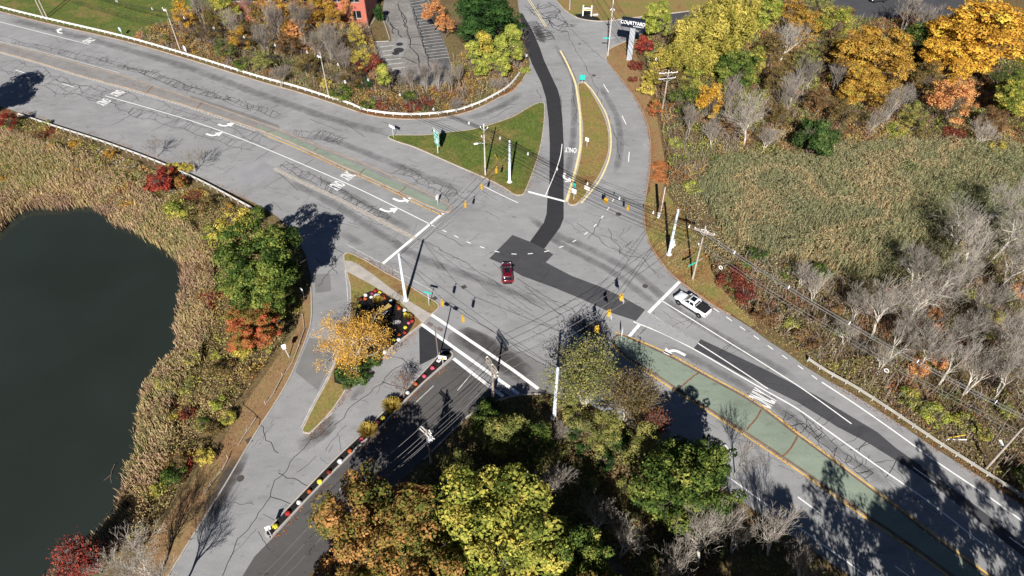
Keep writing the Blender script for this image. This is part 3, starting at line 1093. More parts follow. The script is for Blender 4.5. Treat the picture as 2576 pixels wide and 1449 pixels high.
isl_E, isl_E_pts = island([(-160, 66), (0, 108), (100, 133), (200, 161), (300, 188), (375, 212), (500, 253), (644, 304), (720, 333), (794, 363), (859, 390), (931, 417), (994, 447), (1069, 482), (1112, 504), (1134, 518), (1138, 526), (1132, 533), (1119, 534), (1069, 515), (994, 479), (919, 444), (844, 411), (759, 372), (700, 346), (644, 325), (500, 276), (375, 238), (300, 217), (200, 190), (100, 159), (0, 131), (-160, 88)], mat('median_top', (0.215, 0.21, 0.205, 1), 0.9, 0.15, 0.4, scale2=4, var2=0.15), 'long narrow raised median of the west approach', 0.12, 0.2, sm=2, km=mat('tan_kerb', (0.36, 0.27, 0.19, 1), 0.9, 0.3, 0.7, scale2=5, var2=0.2))
isl_F, isl_F_pts = island([(1540, 858), (1545, 849), (1556, 844), (1570, 845), (1613, 864), (1688, 899), (1788, 954), (1863, 994), (1932, 1039), (1998, 1090), (2107, 1169), (2232, 1262), (2332, 1339), (2432, 1412), (2600, 1537), (2800, 1700), (2700, 1690), (2500, 1525), (2394, 1449), (2307, 1384), (2182, 1299), (2057, 1212), (1932, 1127), (1863, 1082), (1788, 1034), (1713, 987), (1650, 945), (1575, 897), (1545, 869)], M_green, 'broad green painted median of the east approach', 0.14, 0.2, sm=2, km=mat('dirty_kerb', (0.16, 0.11, 0.075, 1), 0.9, 0.4, 0.6))


def sheet(name, outline, z, m, parent):
    return MB().poly(PP(outline, z)).build(name, m, parent)


gE = [(651, 316), (700, 333), (779, 365), (869, 401), (944, 436), (1019, 470), (1094, 503), (1124, 520), (1128, 526), (1116, 529), (1082, 517), (1019, 488), (944, 453), (869, 417), (794, 383), (742, 362), (700, 344), (649, 324)]
sheet('green_paint', gE, 0.098, M_green, isl_E)
b = MB()
for t in (0.12, 0.33, 0.55, 0.75):
    pass
# yellow edge paint beside both medians
line([(665, 338), (759, 378), (844, 417), (919, 450), (994, 485), (1069, 522), (1112, 541)], 0.2, M_yellow, 'yellow_line')
line([(1549, 836), (1580, 847), (1620, 862), (1688, 892), (1788, 947), (1863, 987), (1935, 1033), (2000, 1084), (2107, 1162), (2232, 1254), (2332, 1331), (2432, 1405), (2600, 1530)], 0.24, M_yellow, 'yellow_line')
line([(1541, 867), (1573, 901), (1650, 951), (1713, 993), (1788, 1040), (1863, 1088), (1932, 1133), (2057, 1218), (2182, 1306), (2307, 1391), (2394, 1456), (2500, 1532)], 0.24, M_yellow, 'yellow_line')
line([(0, 104), (100, 129), (200, 156), (300, 183)], 0.2, M_worn, 'edge_line')
# joints and debris across the green medians
for a, b_, isl, z in [((1757, 938), (1700, 982), isl_F, 0.112), ((1916, 1030), (1878, 1082), isl_F, 0.112), ((2006, 1097), (1968, 1150), isl_F, 0.112), ((690, 329), (668, 332), isl_E, 0.10), ((918, 424), (905, 440), isl_E, 0.10), ((1020, 470), (1002, 486), isl_E, 0.10), ((800, 372), (790, 380), isl_E, 0.10), ((510, 256), (494, 274), isl_E, 0.094), ((385, 216), (370, 234), isl_E, 0.094)]:
    MB().ribbon(wiggle(P(*a, z), P(*b_, z), 0.1, 0.5), 0.22).build('leafy_joint', mat('leaf_debris', (0.17, 0.085, 0.045, 1), 0.95, 0.5, 3), isl)
# white kerb blocks along the south side of the west median
b = MB()
gw = resample(smooth(PP([(0, 133), (100, 161), (200, 192), (300, 220), (375, 241), (500, 279), (640, 328)], 0.0)), 0.9)
for p, n in zip(gw, normals2(gw)):
    b.box((p.x, p.y, 0.03), (0.6, 0.22, 0.06), math.atan2(-n.x, n.y))
tag(b.build('kerb_blocks', M_stone, isl_E), kind='stuff')

# pavement and beds on the corner island
sheet('sidewalk', [(868, 655), (885, 657), (900, 664), (934, 687), (979, 722), (1029, 757), (1074, 784), (1086, 790), (1062, 812), (1050, 800), (1006, 759), (956, 729), (931, 714), (874, 684)], 0.128, M_concrete, isl_A)
sheet('mulch_bed', [(906, 747), (931, 732), (954, 731), (979, 746), (1017, 776), (1042, 799), (1044, 809), (1024, 842), (994, 864), (964, 887), (930, 890), (906, 880), (888, 850), (890, 800)], 0.13, M_mulch, isl_A)
sheet('mulch_bed', [(838, 935), (850, 912), (900, 905), (955, 895), (930, 920), (890, 950), (860, 968), (842, 962)], 0.134, M_mulch, isl_A)

# kerbs along the carriageway edges


def kerb_run(pts, m=M_granite, wd=0.18, h=0.13, side=1):
    g = resample(smooth(PP(pts)), 1.2)
    ns = normals2(g)
    b = MB()
    A = [p + n * side * 0.0 for p, n in zip(g, ns)]
    B = [p + n * side * wd for p, n in zip(g, ns)]
    up = lambda q, z: [Vector((p.x, p.y, z)) for p in q]
    b.strip(up(A, -0.05), up(A, h))
    b.strip(up(A, h), up(B, h))
    b.strip(up(B, h), up(B, -0.12))
    return b.build('kerb', m, road)


kerb_run([(784, 724), (785, 800), (775, 842), (757, 890), (731, 950), (695, 1013), (645, 1090), (558, 1237), (481, 1359), (426, 1449), (372, 1540)], M_concrete, side=-1)
kerb_run([(1524, 150), (1535, 167), (1550, 185), (1568, 207), (1588, 235), (1605, 260), (1618, 287), (1629, 320), (1635, 362), (1635, 412), (1630, 450), (1623, 500), (1619, 525), (1620, 562), (1628, 600), (1643, 632), (1663, 662), (1688, 690), (1713, 711), (1755, 742), (1795, 770), (1838, 793)], mat('rusty_kerb', (0.33, 0.22, 0.155, 1), 0.9, 0.3, 0.8), side=1)
kerb_run([(1600, 92), (1575, 103), (1553, 112), (1535, 122), (1525, 135), (1524, 150)], M_granite, side=1)
kerb_run([(1398, 0), (1413, 19), (1428, 32), (1450, 45), (1475, 51), (1505, 54), (1538, 53), (1575, 47), (1613, 43), (1740, 28)], M_granite, side=1)
kerb_run([(-160, -12), (0, 30), (120, 60), (312, 104), (480, 152), (644, 203), (740, 230), (826, 257), (919, 288), (989, 299), (1069, 300), (1144, 291), (1206, 272), (1256, 246), (1288, 231), (1313, 206), (1327, 183)], mat('tan_edge', (0.38, 0.30, 0.23, 1), 0.9, 0.25, 0.8), 0.25, 0.08, side=1)
kerb_run([(1064, 1157), (1164, 1057), (1194, 1035), (1237, 1013), (1265, 1002), (1296, 995), (1326, 991), (1365, 989)], M_concrete, side=-1)

# lawns and verges (sheets on the ground)


def verge(name, outline, m, label, z=-0.03):
    return tag(MB().poly(PP(outline, z)).build(name, m), label, 'grass', kind='structure')


verge('lawn', [(-160, -80), (600, -90), (520, 10), (430, 60), (350, 92), (318, 98), (200, 72), (120, 54), (0, 24), (-160, -20)], M_lawn, 'mown green lawn at the top left above the main road')
verge('grass_verge', [(1638, 470), (1668, 472), (1700, 520), (1740, 570), (1775, 640), (1800, 700), (1830, 745), (1900, 815), (1890, 822), (1840, 790), (1797, 768), (1758, 741), (1716, 710), (1691, 689), (1666, 661), (1646, 631), (1631, 600), (1623, 562), (1622, 525), (1626, 500)], M_dry, 'rough green verge below the overhead line', -0.03)
verge('grass_verge', [(1602, 92), (1577, 104), (1555, 113), (1538, 123), (1528, 136), (1527, 150), (1538, 167), (1553, 185), (1571, 207), (1591, 235), (1608, 260), (1621, 287), (1632, 320), (1638, 362), (1638, 412), (1633, 450), (1630, 470), (1668, 472), (1672, 400), (1660, 320), (1640, 250), (1610, 180), (1600, 130), (1620, 90)], M_path, 'dry brown verge beside the north approach', -0.034)
verge('pond_verge', [(786, 724), (787, 800), (778, 842), (759, 890), (733, 950), (697, 1013), (647, 1090), (560, 1237), (483, 1359), (428, 1449), (380, 1530), (330, 1460), (400, 1330), (480, 1215), (560, 1110), (620, 1010), (690, 910), (745, 830), (760, 770), (768, 720)], M_path, 'worn brown verge between the drive and the pond brush', -0.03)
verge('lawn', [(1398, -10), (1413, 17), (1428, 30), (1450, 43), (1475, 49), (1505, 52), (1538, 51), (1575, 45), (1613, 41), (1740, 26), (1800, 10), (1780, -30), (1400, -60)], M_dry, 'narrow grass strip behind the side road kerb', -0.03)

# car park beside the brick building
PARK = [(942, 105), (985, 104), (981, 75), (962, 40), (966, 0), (985, -60), (1020, -150), (1090, -150), (1060, -60), (1078, 0), (1105, 60), (1135, 160), (1140, 205), (1090, 222), (1000, 205), (955, 165)]
M_park = mat('asphalt_cracked', (0.20, 0.19, 0.18, 1), 0.92, 0.28, 0.25, scale2=1.6, var2=0.3)
park = tag(MB().poly(PP(PARK, -0.02)).build('parking_lot', M_park), 'old cracked asphalt car park beside the brick building', 'parking lot', kind='structure')
MB().poly(PP([(1030, 0), (1075, 0), (1105, 60), (1133, 160), (1138, 200), (1075, 150), (1045, 60)], -0.015)).build('dark_paving', mat('asphalt_grimy', (0.10, 0.098, 0.098, 1), 0.9, 0.35, 0.5, scale2=2.0, var2=0.3), park)
for i in range(21):
    t = (i + 0.2) / 20.0
    x0, y0 = 1030 + (1077 - 1030) * t, -4 + 150 * t
    x1, y1 = 1064 + (1132 - 1064) * t, -8 + 150 * t
    MB().ribbon(PP([(x0, y0 + 2), (x1, y1)], -0.008), 0.16).build('stall_line', M_worn, park)
for i in range(6):
    MB().ribbon(PP([(955 + i * 5, 118 + i * 11), (990 + i * 6, 114 + i * 11)], -0.008), 0.3).build('stall_line', M_worn, park)
MB().poly(PP([(1004, 94), (1028, 97), (1020, 110), (1025, 112), (1012, 143), (990, 142), (988, 128), (985, 122)], -0.012)).build('pale_patch', mat('concrete_patch', (0.24, 0.24, 0.235, 1), 0.9, 0.1, 1), park)
for x, y, r in [(1005, 111, 0.9), (1003, 126, 1.3), (995, 134, 0.9)]:
    p = P(x, y)
    MB().lathe((0, 0, 0), [(r, 0), (r * 0.9, 0.002)], 9).build('oil_patch', M_asphalt_black, park, (p.x, p.y, -0.009))
pc = MB()
_keep = crack
crack = pc
Z0 = Z_CRACK
Z_CRACK = -0.006
for a, b_ in [((1000, 10), (1030, 95)), ((1030, 95), (1060, 180)), ((985, 60), (1010, 95)), ((1040, 20), (1085, 175)), ((1010, 30), (1022, 70)), ((1025, 97), (1080, 92)), ((1025, 112), (1090, 118)), ((1012, 143), (1050, 160)), ((975, 30), (990, 85))]:
    seal(wiggle(P(*a), P(*b_), 0.4, 1.0), 0.22)
tag(pc.build('crack_sealing', M_seal, park), kind='stuff')
crack = _keep
Z_CRACK = Z0
bed = PP([(928, 68), (945, 42), (962, 42), (972, 70), (981, 98), (978, 104), (938, 106), (920, 96)], 0.0)
bed = ccw(bed)
o = tag(MB().poly([Vector((p.x, p.y, 0.06)) for p in bed]).build('planting_bed', M_soil), 'kerbed brown planting bed at the corner of the brick building', 'planting bed', kind='structure')
kerb_ring(bed, 0.2, 0.1, parent=o, m=M_concrete)

# ================================================================== TREES AND SHRUBS
L_green = mat_leaf('leaf_green', [srgb(40, 60, 28), srgb(70, 92, 40), srgb(102, 120, 50), srgb(150, 148, 66)])
L_dkgreen = mat_leaf('leaf_dark_green', [srgb(34, 56, 30), srgb(50, 78, 38), srgb(70, 98, 46)])
L_greenyel = mat_leaf('leaf_green_yellow', [srgb(84, 100, 42), srgb(128, 138, 54), srgb(172, 168, 68), srgb(200, 178, 78)])
L_lime = mat_leaf('leaf_lime', [srgb(112, 134, 50), srgb(156, 164, 64), srgb(194, 186, 84)])
L_olive = mat_leaf('leaf_olive', [srgb(96, 108, 56), srgb(136, 138, 72), srgb(172, 160, 84)])
L_willow = mat_leaf('leaf_willow', [srgb(132, 128, 48), srgb(168, 158, 66), srgb(196, 178, 78)])
L_gold = mat_leaf('leaf_gold', [srgb(150, 106, 32), srgb(202, 148, 40), srgb(226, 176, 52), srgb(204, 182, 58)])
L_golddull = mat_leaf('leaf_dull_gold', [srgb(120, 92, 36), srgb(172, 130, 48), srgb(196, 152, 58), srgb(150, 140, 54)])
L_amber = mat_leaf('leaf_birch_amber', [srgb(160, 116, 44), srgb(214, 164, 62), srgb(238, 198, 90)], scale=0.8)
L_orange = mat_leaf('leaf_orange', [srgb(168, 96, 56), srgb(208, 134, 78), srgb(222, 162, 100), srgb(198, 152, 82)])
L_rust = mat_leaf('leaf_rust_mix', [srgb(70, 92, 40), srgb(126, 120, 54), srgb(168, 122, 66), srgb(192, 142, 84)], scale=0.3)
L_red = mat_leaf('leaf_red', [srgb(104, 40, 34), srgb(146, 56, 46), srgb(186, 86, 64)])
L_maroon = mat_leaf('leaf_maroon', [srgb(84, 40, 36), srgb(122, 58, 48), srgb(150, 88, 62)])
L_redmix = mat_leaf('leaf_red_green', [srgb(92, 108, 46), srgb(146, 124, 58), srgb(184, 104, 60), srgb(178, 78, 56)], scale=0.5)
L_yellow = mat_leaf('leaf_yellow', [srgb(146, 138, 50), srgb(190, 172, 66), srgb(216, 194, 88)])
L_brown = mat_leaf('leaf_brown', [srgb(86, 66, 46), srgb(128, 98, 66), srgb(150, 120, 76)])
L_brownolive = mat_leaf('leaf_brown_olive', [srgb(80, 76, 42), srgb(120, 104, 60), srgb(140, 112, 72)])
L_juniper = mat_leaf('leaf_juniper', [srgb(46, 70, 36), srgb(72, 96, 48), srgb(102, 116, 62)])


def leaf_quads(C, Nrm, size, r, aspect=0.75):
    """kite-shaped leaf sprays at centres C with normals Nrm"""
    N = len(C)
    u = r.normal(size=(N, 3))
    u -= (u * Nrm).sum(1, keepdims=True) * Nrm
    u /= np.linalg.norm(u, axis=1, keepdims=True) + 1e-9
    v = np.cross(Nrm, u)
    s = size * r.uniform(0.6, 1.3, (N, 1))
    k = r.uniform(-0.25, 0.25, (N, 1)) * s
    V = np.stack([C - u * s * 0.6, C + v * s * aspect * 0.5 + Nrm * k, C + u * s * 0.6, C - v * s * aspect * 0.5 + Nrm * k], 1)
    return V


def crown_mesh(name, seed, R, z0, z1, nblob, nleaf, leaf, blob_r, drop=0.0, fill=0.35, taper=1.0, lobes=9):
    """crown: a few uneven boughs, each bearing clumps of leaf sprays with gaps between"""
    r = np.random.default_rng(seed)
    zc, hz = (z0 + z1) / 2, (z1 - z0) / 2
    LB = []
    for k in range(lobes):
        a = 2.4 * k + r.uniform(-0.5, 0.5)
        zz = -0.75 + 1.6 * (k + 0.5) / lobes + r.uniform(-0.15, 0.15)
        w_ = math.sqrt(max(0.05, 1 - min(1, abs(zz)) ** 2.2))
        rad = R * w_ * r.uniform(0.45, 0.78)
        if taper > 1:
            rad *= max(0.1, 1 - (taper - 1) * (zz * 0.5 + 0.5))
        LB.append((rad * math.cos(a), rad * math.sin(a), zc + zz * hz * 0.72, R * r.uniform(0.30, 0.50) * (1 if taper <= 1 else max(0.25, 1.1 - zz * 0.6))))
    LB = np.array(LB)
    wgt = LB[:, 3] ** 2
    B = []
    for k in r.choice(len(LB), nblob, p=wgt / wgt.sum()):
        d = r.normal(size=3)
        d[2] += 0.25
        d /= np.linalg.norm(d)
        q = LB[k, 3] * (r.uniform(0.55, 1.05) if r.uniform() > fill * 0.4 else r.uniform(0.2, 0.6))
        B.append(LB[k, :3] + d * q * np.array([1, 1, min(1.15, hz / R)]))
    B = np.array(B)
    B[:, 2] = np.clip(B[:, 2], z0 * 0.8, z1)
    br = blob_r * r.uniform(0.5, 1.3, len(B))
    allV, allT = [], []
    for (c, q) in zip(B, br):
        n = max(6, int(nleaf * (q / blob_r) ** 2))
        d = r.normal(size=(n, 3))
        d /= np.linalg.norm(d, axis=1, keepdims=True)
        d[:, 2] = np.where(d[:, 2] < -0.3, -d[:, 2] * 0.5, d[:, 2])
        rad = q * r.uniform(0.5, 1.0, (n, 1)) ** 0.5
        pos = c + d * rad * np.array([1, 1, 0.75])
        if drop:
            pos[:, 2] -= r.uniform(0, drop, n)
        nr = d + r.normal(scale=0.42, size=(n, 3)) + np.array([0, 0, 0.2])
        if drop:
            nr[:, 2] *= 0.3
        nr /= np.linalg.norm(nr, axis=1, keepdims=True)
        allV.append(leaf_quads(pos, nr, leaf * r.uniform(0.8, 1.2), r, 0.75 if not drop else 0.35))
        allT.append(np.clip(r.normal(0.5, 0.15, n) + r.normal(0, 0.16), 0, 1))
    return quads_mesh(name, np.concatenate(allV), None, np.concatenate(allT)), B


def tubes_mesh(name, segs, sides=4):
    """segs: (M, 8) array p0 p1 r0 r1 -> one mesh of open tapered tubes"""
    S = np.array(segs)
    a, b, r0, r1 = S[:, 0:3], S[:, 3:6], S[:, 6:7], S[:, 7:8]
    d = b - a
    d /= np.linalg.norm(d, axis=1, keepdims=True) + 1e-9
    ref = np.where(np.abs(d[:, 2:3]) < 0.9, np.array([[0, 0, 1.0]]), np.array([[1.0, 0, 0]]))
    u = np.cross(d, ref)
    u /= np.linalg.norm(u, axis=1, keepdims=True)
    v = np.cross(d, u)
    F = []
    for i in range(sides):
        t0, t1 = 2 * math.pi * i / sides, 2 * math.pi * (i + 1) / sides
        o0, o1 = u * math.cos(t0) + v * math.sin(t0), u * math.cos(t1) + v * math.sin(t1)
        F.append(np.stack([a + o0 * r0, a + o1 * r0, b + o1 * r1, b + o0 * r1], 1))
    me = quads_mesh(name, np.concatenate(F), None)
    return me


def branches(seed, H, r0, levels, kids, spread=0.55, up=0.25, first=0.3, shrink=0.68, lean=0.0, stems=1, twig=0.012):
    """recursive limbs; returns (thick segments, thin segments, tips)"""
    rd = random.Random(seed)
    thick, thin, tips = [], [], []

    def grow(p, d, L, r, lev):
        n = 3 if lev < 2 else 2
        q = p
        for i in range(n):
            d = (d + Vector((rd.gauss(0, 0.10), rd.gauss(0, 0.10), rd.gauss(0, 0.05) + up * 0.12))).normalized()
            q2 = q + d * (L / n)
            ra, rb = r * (1 - 0.35 * i / n), r * (1 - 0.35 * (i + 1) / n)
            (thick if ra > 0.03 else thin).append((*q, *q2, max(ra, twig), max(rb, twig)))
            q = q2
            if lev < levels and (i > 0 or lev > 0) or (lev == 0 and i == n - 1):
                m = kids[min(lev, len(kids) - 1)] if i == n - 1 else max(1, kids[min(lev, len(kids) - 1)] - 2)
                if lev >= levels:
                    m = 0
                a0 = rd.uniform(0, 6.28)
                for k in range(m):
                    az = a0 + 6.28 * k / max(m, 1) + rd.uniform(-0.5, 0.5)
                    e = Vector((0, 0, 1)) if abs(d.z) < 0.95 else Vector((1, 0, 0))
                    x = d.cross(e).normalized()
                    y = d.cross(x)
                    sp = spread * rd.uniform(0.7, 1.3)
                    nd = (d * math.cos(sp) + (x * math.cos(az) + y * math.sin(az)) * math.sin(sp) + Vector((0, 0, up * 0.5))).normalized()
                    grow(q, nd, L * shrink * rd.uniform(0.75, 1.15), rb * 0.60, lev + 1)
        if lev == levels:
            tips.append(tuple(q))
    for s in range(stems):
        d = Vector((rd.gauss(0, 0.12) + lean, rd.gauss(0, 0.12), 1)).normalized()
        if stems > 1:
            az = 6.28 * s / stems + rd.uniform(-.4, .4)
            d = (d + Vector((math.cos(az), math.sin(az), 0)) * 0.28).normalized()
        grow(Vector((rd.uniform(-.1, .1), rd.uniform(-.1, .1), 0)) * (stems > 1), d, H * first, r0, 0)
    return thick, thin, tips


def fit(segs, f, fz):
    return [(s[0] * f, s[1] * f, s[2] * fz, s[3] * f, s[4] * f, s[5] * fz, s[6], s[7]) for s in segs]


# ---- prototype meshes (nominal sizes: R crown radius, H height)
PROTO = {}


def leafy_proto(key, seed, R, H, z0f, nblob, nleaf, leaf, blob_r, **kw):
    cm, B = crown_mesh('crown_' + key, seed, R - blob_r * 0.6, H * z0f, H - blob_r * 0.5, nblob, nleaf, leaf, blob_r, **kw)
    th, tn, tp = branches(seed + 50, H * 1.0, H * 0.022, 3, (4, 3, 3), 0.5, 0.25, 0.36, 0.62)
    me = tubes_mesh('trunk_' + key, th + tn, 5)
    PROTO[key] = dict(R=R, H=H, crown=cm, trunk=me)


leafy_proto('maple1', 1, 5.0, 12.0, 0.16, 185, 135, 0.23, 0.85, lobes=13)
leafy_proto('maple2', 2, 5.0, 12.0, 0.18, 210, 120, 0.23, 0.78, lobes=15)
leafy_proto('maple3', 3, 5.0, 12.0, 0.15, 170, 140, 0.24, 0.92, lobes=11)
leafy_proto('maple4', 14, 5.0, 12.0, 0.15, 200, 125, 0.23, 0.82, lobes=14)
leafy_proto('airy1', 4, 4.0, 10.0, 0.14, 150, 48, 0.20, 0.62, fill=0.6, lobes=11)
leafy_proto('airy2', 5, 4.0, 10.0, 0.12, 165, 42, 0.19, 0.58, fill=0.6, lobes=13)
leafy_proto('slim1', 6, 1.8, 7.5, 0.18, 60, 62, 0.20, 0.55, fill=0.15)
leafy_proto('slim2', 7, 1.8, 7.5, 0.18, 66, 55, 0.19, 0.5, fill=0.15)
leafy_proto('willow', 8, 5.0, 11.0, 0.25, 150, 150, 0.36, 0.75, drop=1.5, lobes=14)
leafy_proto('cone', 9, 1.7, 4.6, 0.05, 70, 80, 0.20, 0.5, taper=1.9)


def shrub_proto(key, seed, R, H, nblob, nleaf, leaf, blob_r, **kw):
    cm, B = crown_mesh('foliage_' + key, seed, R - blob_r * 0.5, H * 0.08, H - blob_r * 0.4, nblob, nleaf, leaf, blob_r, **kw)
    th, tn, tp = branches(seed + 70, H * 1.0, 0.05, 2, (4, 3), 0.6, 0.2, 0.45, 0.6, stems=4)
    PROTO[key] = dict(R=R, H=H, crown=cm, trunk=tubes_mesh('stems_' + key, th + tn, 4))


shrub_proto('shrub1', 21, 1.6, 2.4, 48, 64, 0.15, 0.45)
shrub_proto('shrub2', 22, 1.6, 2.2, 54, 54, 0.14, 0.42)
shrub_proto('shrub3', 23, 1.6, 2.6, 40, 70, 0.16, 0.5)
shrub_proto('round', 24, 2.2, 3.0, 120, 110, 0.16, 0.5, fill=0.75)
shrub_proto('low', 25, 2.2, 1.1, 110, 70, 0.16, 0.42)


def bare_proto(key, seed, R, H, levels, kids, r0, spread=0.5, up=0.35, first=0.26, shrink=0.7, stems=1, twig=0.012, tuft=None):
    th, tn, tp = branches(seed, H, r0, levels, kids, spread, up, first, shrink, stems=stems, twig=twig)
    A = np.array(th + tn)
    xy = np.percentile(np.hypot(A[:, 3], A[:, 4]), 97)
    zz = A[:, 5].max()
    th, tn = fit(th, R / xy, H / zz), fit(tn, R / xy, H / zz)
    d = dict(R=R, H=H, crown=tubes_mesh('twigs_' + key, tn, 3), trunk=tubes_mesh('limbs_' + key, th, 5), bare=True)
    if tuft:
        r = np.random.default_rng(seed)
        tp = np.array([(x * R / xy, y * R / xy, z * H / zz) for x, y, z in tp])
        C = np.repeat(tp, tuft[0], 0) + r.normal(scale=tuft[1], size=(len(tp) * tuft[0], 3))
        nr = r.normal(size=C.shape)
        nr /= np.linalg.norm(nr, axis=1, keepdims=True)
        d['leaves'] = quads_mesh('leaves_' + key, leaf_quads(C, nr, tuft[2], r), None, np.clip(r.normal(.5, .2, len(C)), 0, 1))
    PROTO[key] = d


bare_proto('bare1', 31, 4.0, 10.0, 5, (4, 3, 3, 3, 2), 0.2, 0.55, 0.3, 0.22)
bare_proto('bare2', 32, 3.8, 10.0, 5, (3, 4, 3, 3, 2), 0.18, 0.5, 0.4, 0.2)
bare_proto('bare3', 33, 4.0, 9.0, 5, (3, 3, 3, 3, 2), 0.16, 0.58, 0.3, 0.22, stems=2)
bare_proto('bare4', 34, 3.2, 8.0, 4, (4, 3, 3, 3), 0.13, 0.5, 0.4, stems=2)
bare_proto('barebush', 35, 1.5, 2.6, 4, (3, 3, 3, 2), 0.05, 0.5, 0.3, 0.35, stems=6, twig=0.010)
bare_proto('sapling', 36, 2.0, 5.0, 4, (4, 3, 3, 2), 0.07, 0.6, 0.25, 0.3, twig=0.010)
bare_proto('sparse', 37, 4.2, 10.0, 4, (4, 4, 3, 3), 0.18, 0.5, 0.3, 0.3, stems=3, tuft=(4, 0.34, 0.20))
bare_proto('birch', 38, 3.9, 8.0, 3, (3, 3, 3, 2), 0.15, 0.8, 0.06, 0.24, stems=3, tuft=(56, 0.27, 0.12))
bare_proto('tinged', 39, 3.0, 7.0, 5, (4, 4, 3, 3, 3), 0.13, 0.5, 0.35, 0.28, tuft=(1, 0.3, 0.22))
bare_proto('redsap', 41, 2.0, 4.5, 4, (4, 3, 3, 3), 0.07, 0.6, 0.25, 0.3, tuft=(1, 0.12, 0.12))
bare_proto('bare5', 42, 4.4, 9.0, 5, (5, 3, 3, 2, 3), 0.26, 0.75, 0.15, 0.3)
bare_proto('bare6', 43, 3.0, 11.0, 5, (3, 3, 3, 3, 2), 0.2, 0.42, 0.5, 0.28)
bare_proto('thin', 40, 2.2, 9.0, 4, (3, 3, 3, 3), 0.11, 0.4, 0.5, 0.34, stems=2)

ORD = ['first', 'second', 'third', 'fourth', 'fifth', 'sixth', 'seventh', 'eighth', 'ninth', 'tenth', 'eleventh', 'twelfth', 'thirteenth', 'fourteenth', 'fifteenth', 'sixteenth', 'seventeenth']


def in_rows(spots, fmt, rows=1, ix=2, iy=3):
    """a label for each spot from its place: row from the back, then order from the left"""
    names = {1: [''], 2: ['upper', 'lower'], 3: ['upper', 'middle', 'lower'], 4: ['topmost', 'second', 'third', 'lowest']}[rows]
    o = sorted(range(len(spots)), key=lambda i: spots[i][iy])
    n = -(-len(o) // rows)
    out = [None] * len(o)
    for r_ in range(rows):
        part = sorted(o[r_ * n:(r_ + 1) * n], key=lambda i: spots[i][ix])
        for j, i in enumerate(part):
            out[i] = fmt.format(ORD[j], names[r_])
    return out


trr = random.Random(77)
PLANTED = []


def set_mat(o, m):
    if o.data.materials:
        o.material_slots[0].link = 'OBJECT'
        o.material_slots[0].material = m
    else:
        o.data.materials.append(None)
        o.material_slots[0].link = 'OBJECT'
        o.material_slots[0].material = m


for d in PROTO.values():
    for k in ('crown', 'trunk', 'leaves'):
        if k in d:
            d[k].materials.append(None)


def plant(key, leafm, base, R, H, label, cat='tree', name='tree', group=None, barkm=None, rot=None):
    d = PROTO[key]
    s, sz = R / d['R'], H / d['H']
    z = gz1(base)
    t = thing(name, (base.x, base.y, z - 0.02), label, cat, group, trr.uniform(0, 6.28) if rot is None else rot)
    t.scale = (s, s, sz)
    bare = d.get('bare')
    shr = cat == 'shrub'
    twm = barkm or M_twig
    if bare and barkm is None and (key in ('barebush', 'thin', 'sapling', 'sparse', 'tinged', 'redsap') or (base.x < 30 and base.y > 100)):
        barkm, twm = (M_barkg, M_twigdk) if key not in ('sparse',) else (M_bark, M_twigdk)
    a = link('stems' if shr else 'trunk', d['trunk'], t)
    set_mat(a, barkm or (M_bark if bare else M_barkd))
    b = link('twigs' if bare else ('foliage' if shr else 'crown'), d['crown'], t)
    set_mat(b, twm if bare else leafm)
    if bare and 'leaves' in d:
        c = link('leaves', d['leaves'], t)
        set_mat(c, leafm)
    PLANTED.append((base.x, base.y, R))
    return t


def tree(key, leafm, x, y, hw, H, label, zf=0.6, **kw):
    """x, y: middle of the crown on the sheet, hw: its half width there"""
    if (x > 1640 and y < 420) or (x < 1000 and y < 260):
        H, hw = H * 1.2, hw * 1.12
    if key[:5] == 'maple':
        hw *= 1.08
    zc = H * zf
    p = P(x, y, zc)
    R = hw * mpp(x, y, zc)
    return plant(key, leafm, Vector((p.x, p.y, 0)), R, H, label, **kw)


def shrub(key, leafm, x, y, hw, label, hr=1.3, group=None, **kw):
    R = hw * mpp(x, y, 0.5)
    H = R * hr
    p = P(x, y, H * 0.5)
    return plant(key, leafm, Vector((p.x, p.y, 0)), R, H, label, 'shrub', 'shrub', group, **kw)


# ---- trees one can single out
T = tree
T('maple1', L_green, 648, 655, 118, 15.5, 'big round green tree between the pond and the slip road', name='broadleaf_tree')
T('maple3', L_green, 680, 745, 62, 9.0, 'lower green tree crown at the foot of the big round green tree', name='broadleaf_tree')
T('maple4', L_redmix, 640, 815, 70, 8.0, 'small red and green tree below the big green tree by the pond', name='broadleaf_tree')
T('birch', L_amber, 878, 842, 96, 8.0, 'golden birch leaning over the slip road from the corner island', zf=0.62, name='birch_tree', barkm=M_birch, rot=1.0)
T('maple4', L_rust, 945, 1345, 165, 15.0, 'large orange and green tree overhanging the bottom of the drive', name='broadleaf_tree')
T('maple1', L_greenyel, 1265, 1345, 185, 15.0, 'large yellow-green tree at the bottom centre', name='broadleaf_tree', rot=2.0)
T('maple3', L_green, 1455, 1425, 95, 13.0, 'dark green tree at the right shoulder of the yellow-green tree', name='broadleaf_tree')
T('maple2', L_green, 1725, 1205, 138, 13.0, 'wide green tree overhanging the southbound side of the east road', name='broadleaf_tree', rot=4.0)
T('airy1', L_olive, 1620, 1120, 60, 9.0, 'dull olive tree between the sparse olive tree and the wide green tree', name='broadleaf_tree')
T('sparse', L_olive, 1480, 945, 92, 11.0, 'sparse olive tree with pale forked trunks beside the steel signal pole', name='broadleaf_tree', rot=0.6)
T('sparse', L_brownolive, 1585, 995, 75, 10.0, 'thinly leaved brown tree leaning towards the green median', name='broadleaf_tree', rot=2.2)
T('airy2', L_olive, 1520, 1075, 62, 7.0, 'low olive-green tree under the sparse olive tree', name='broadleaf_tree')
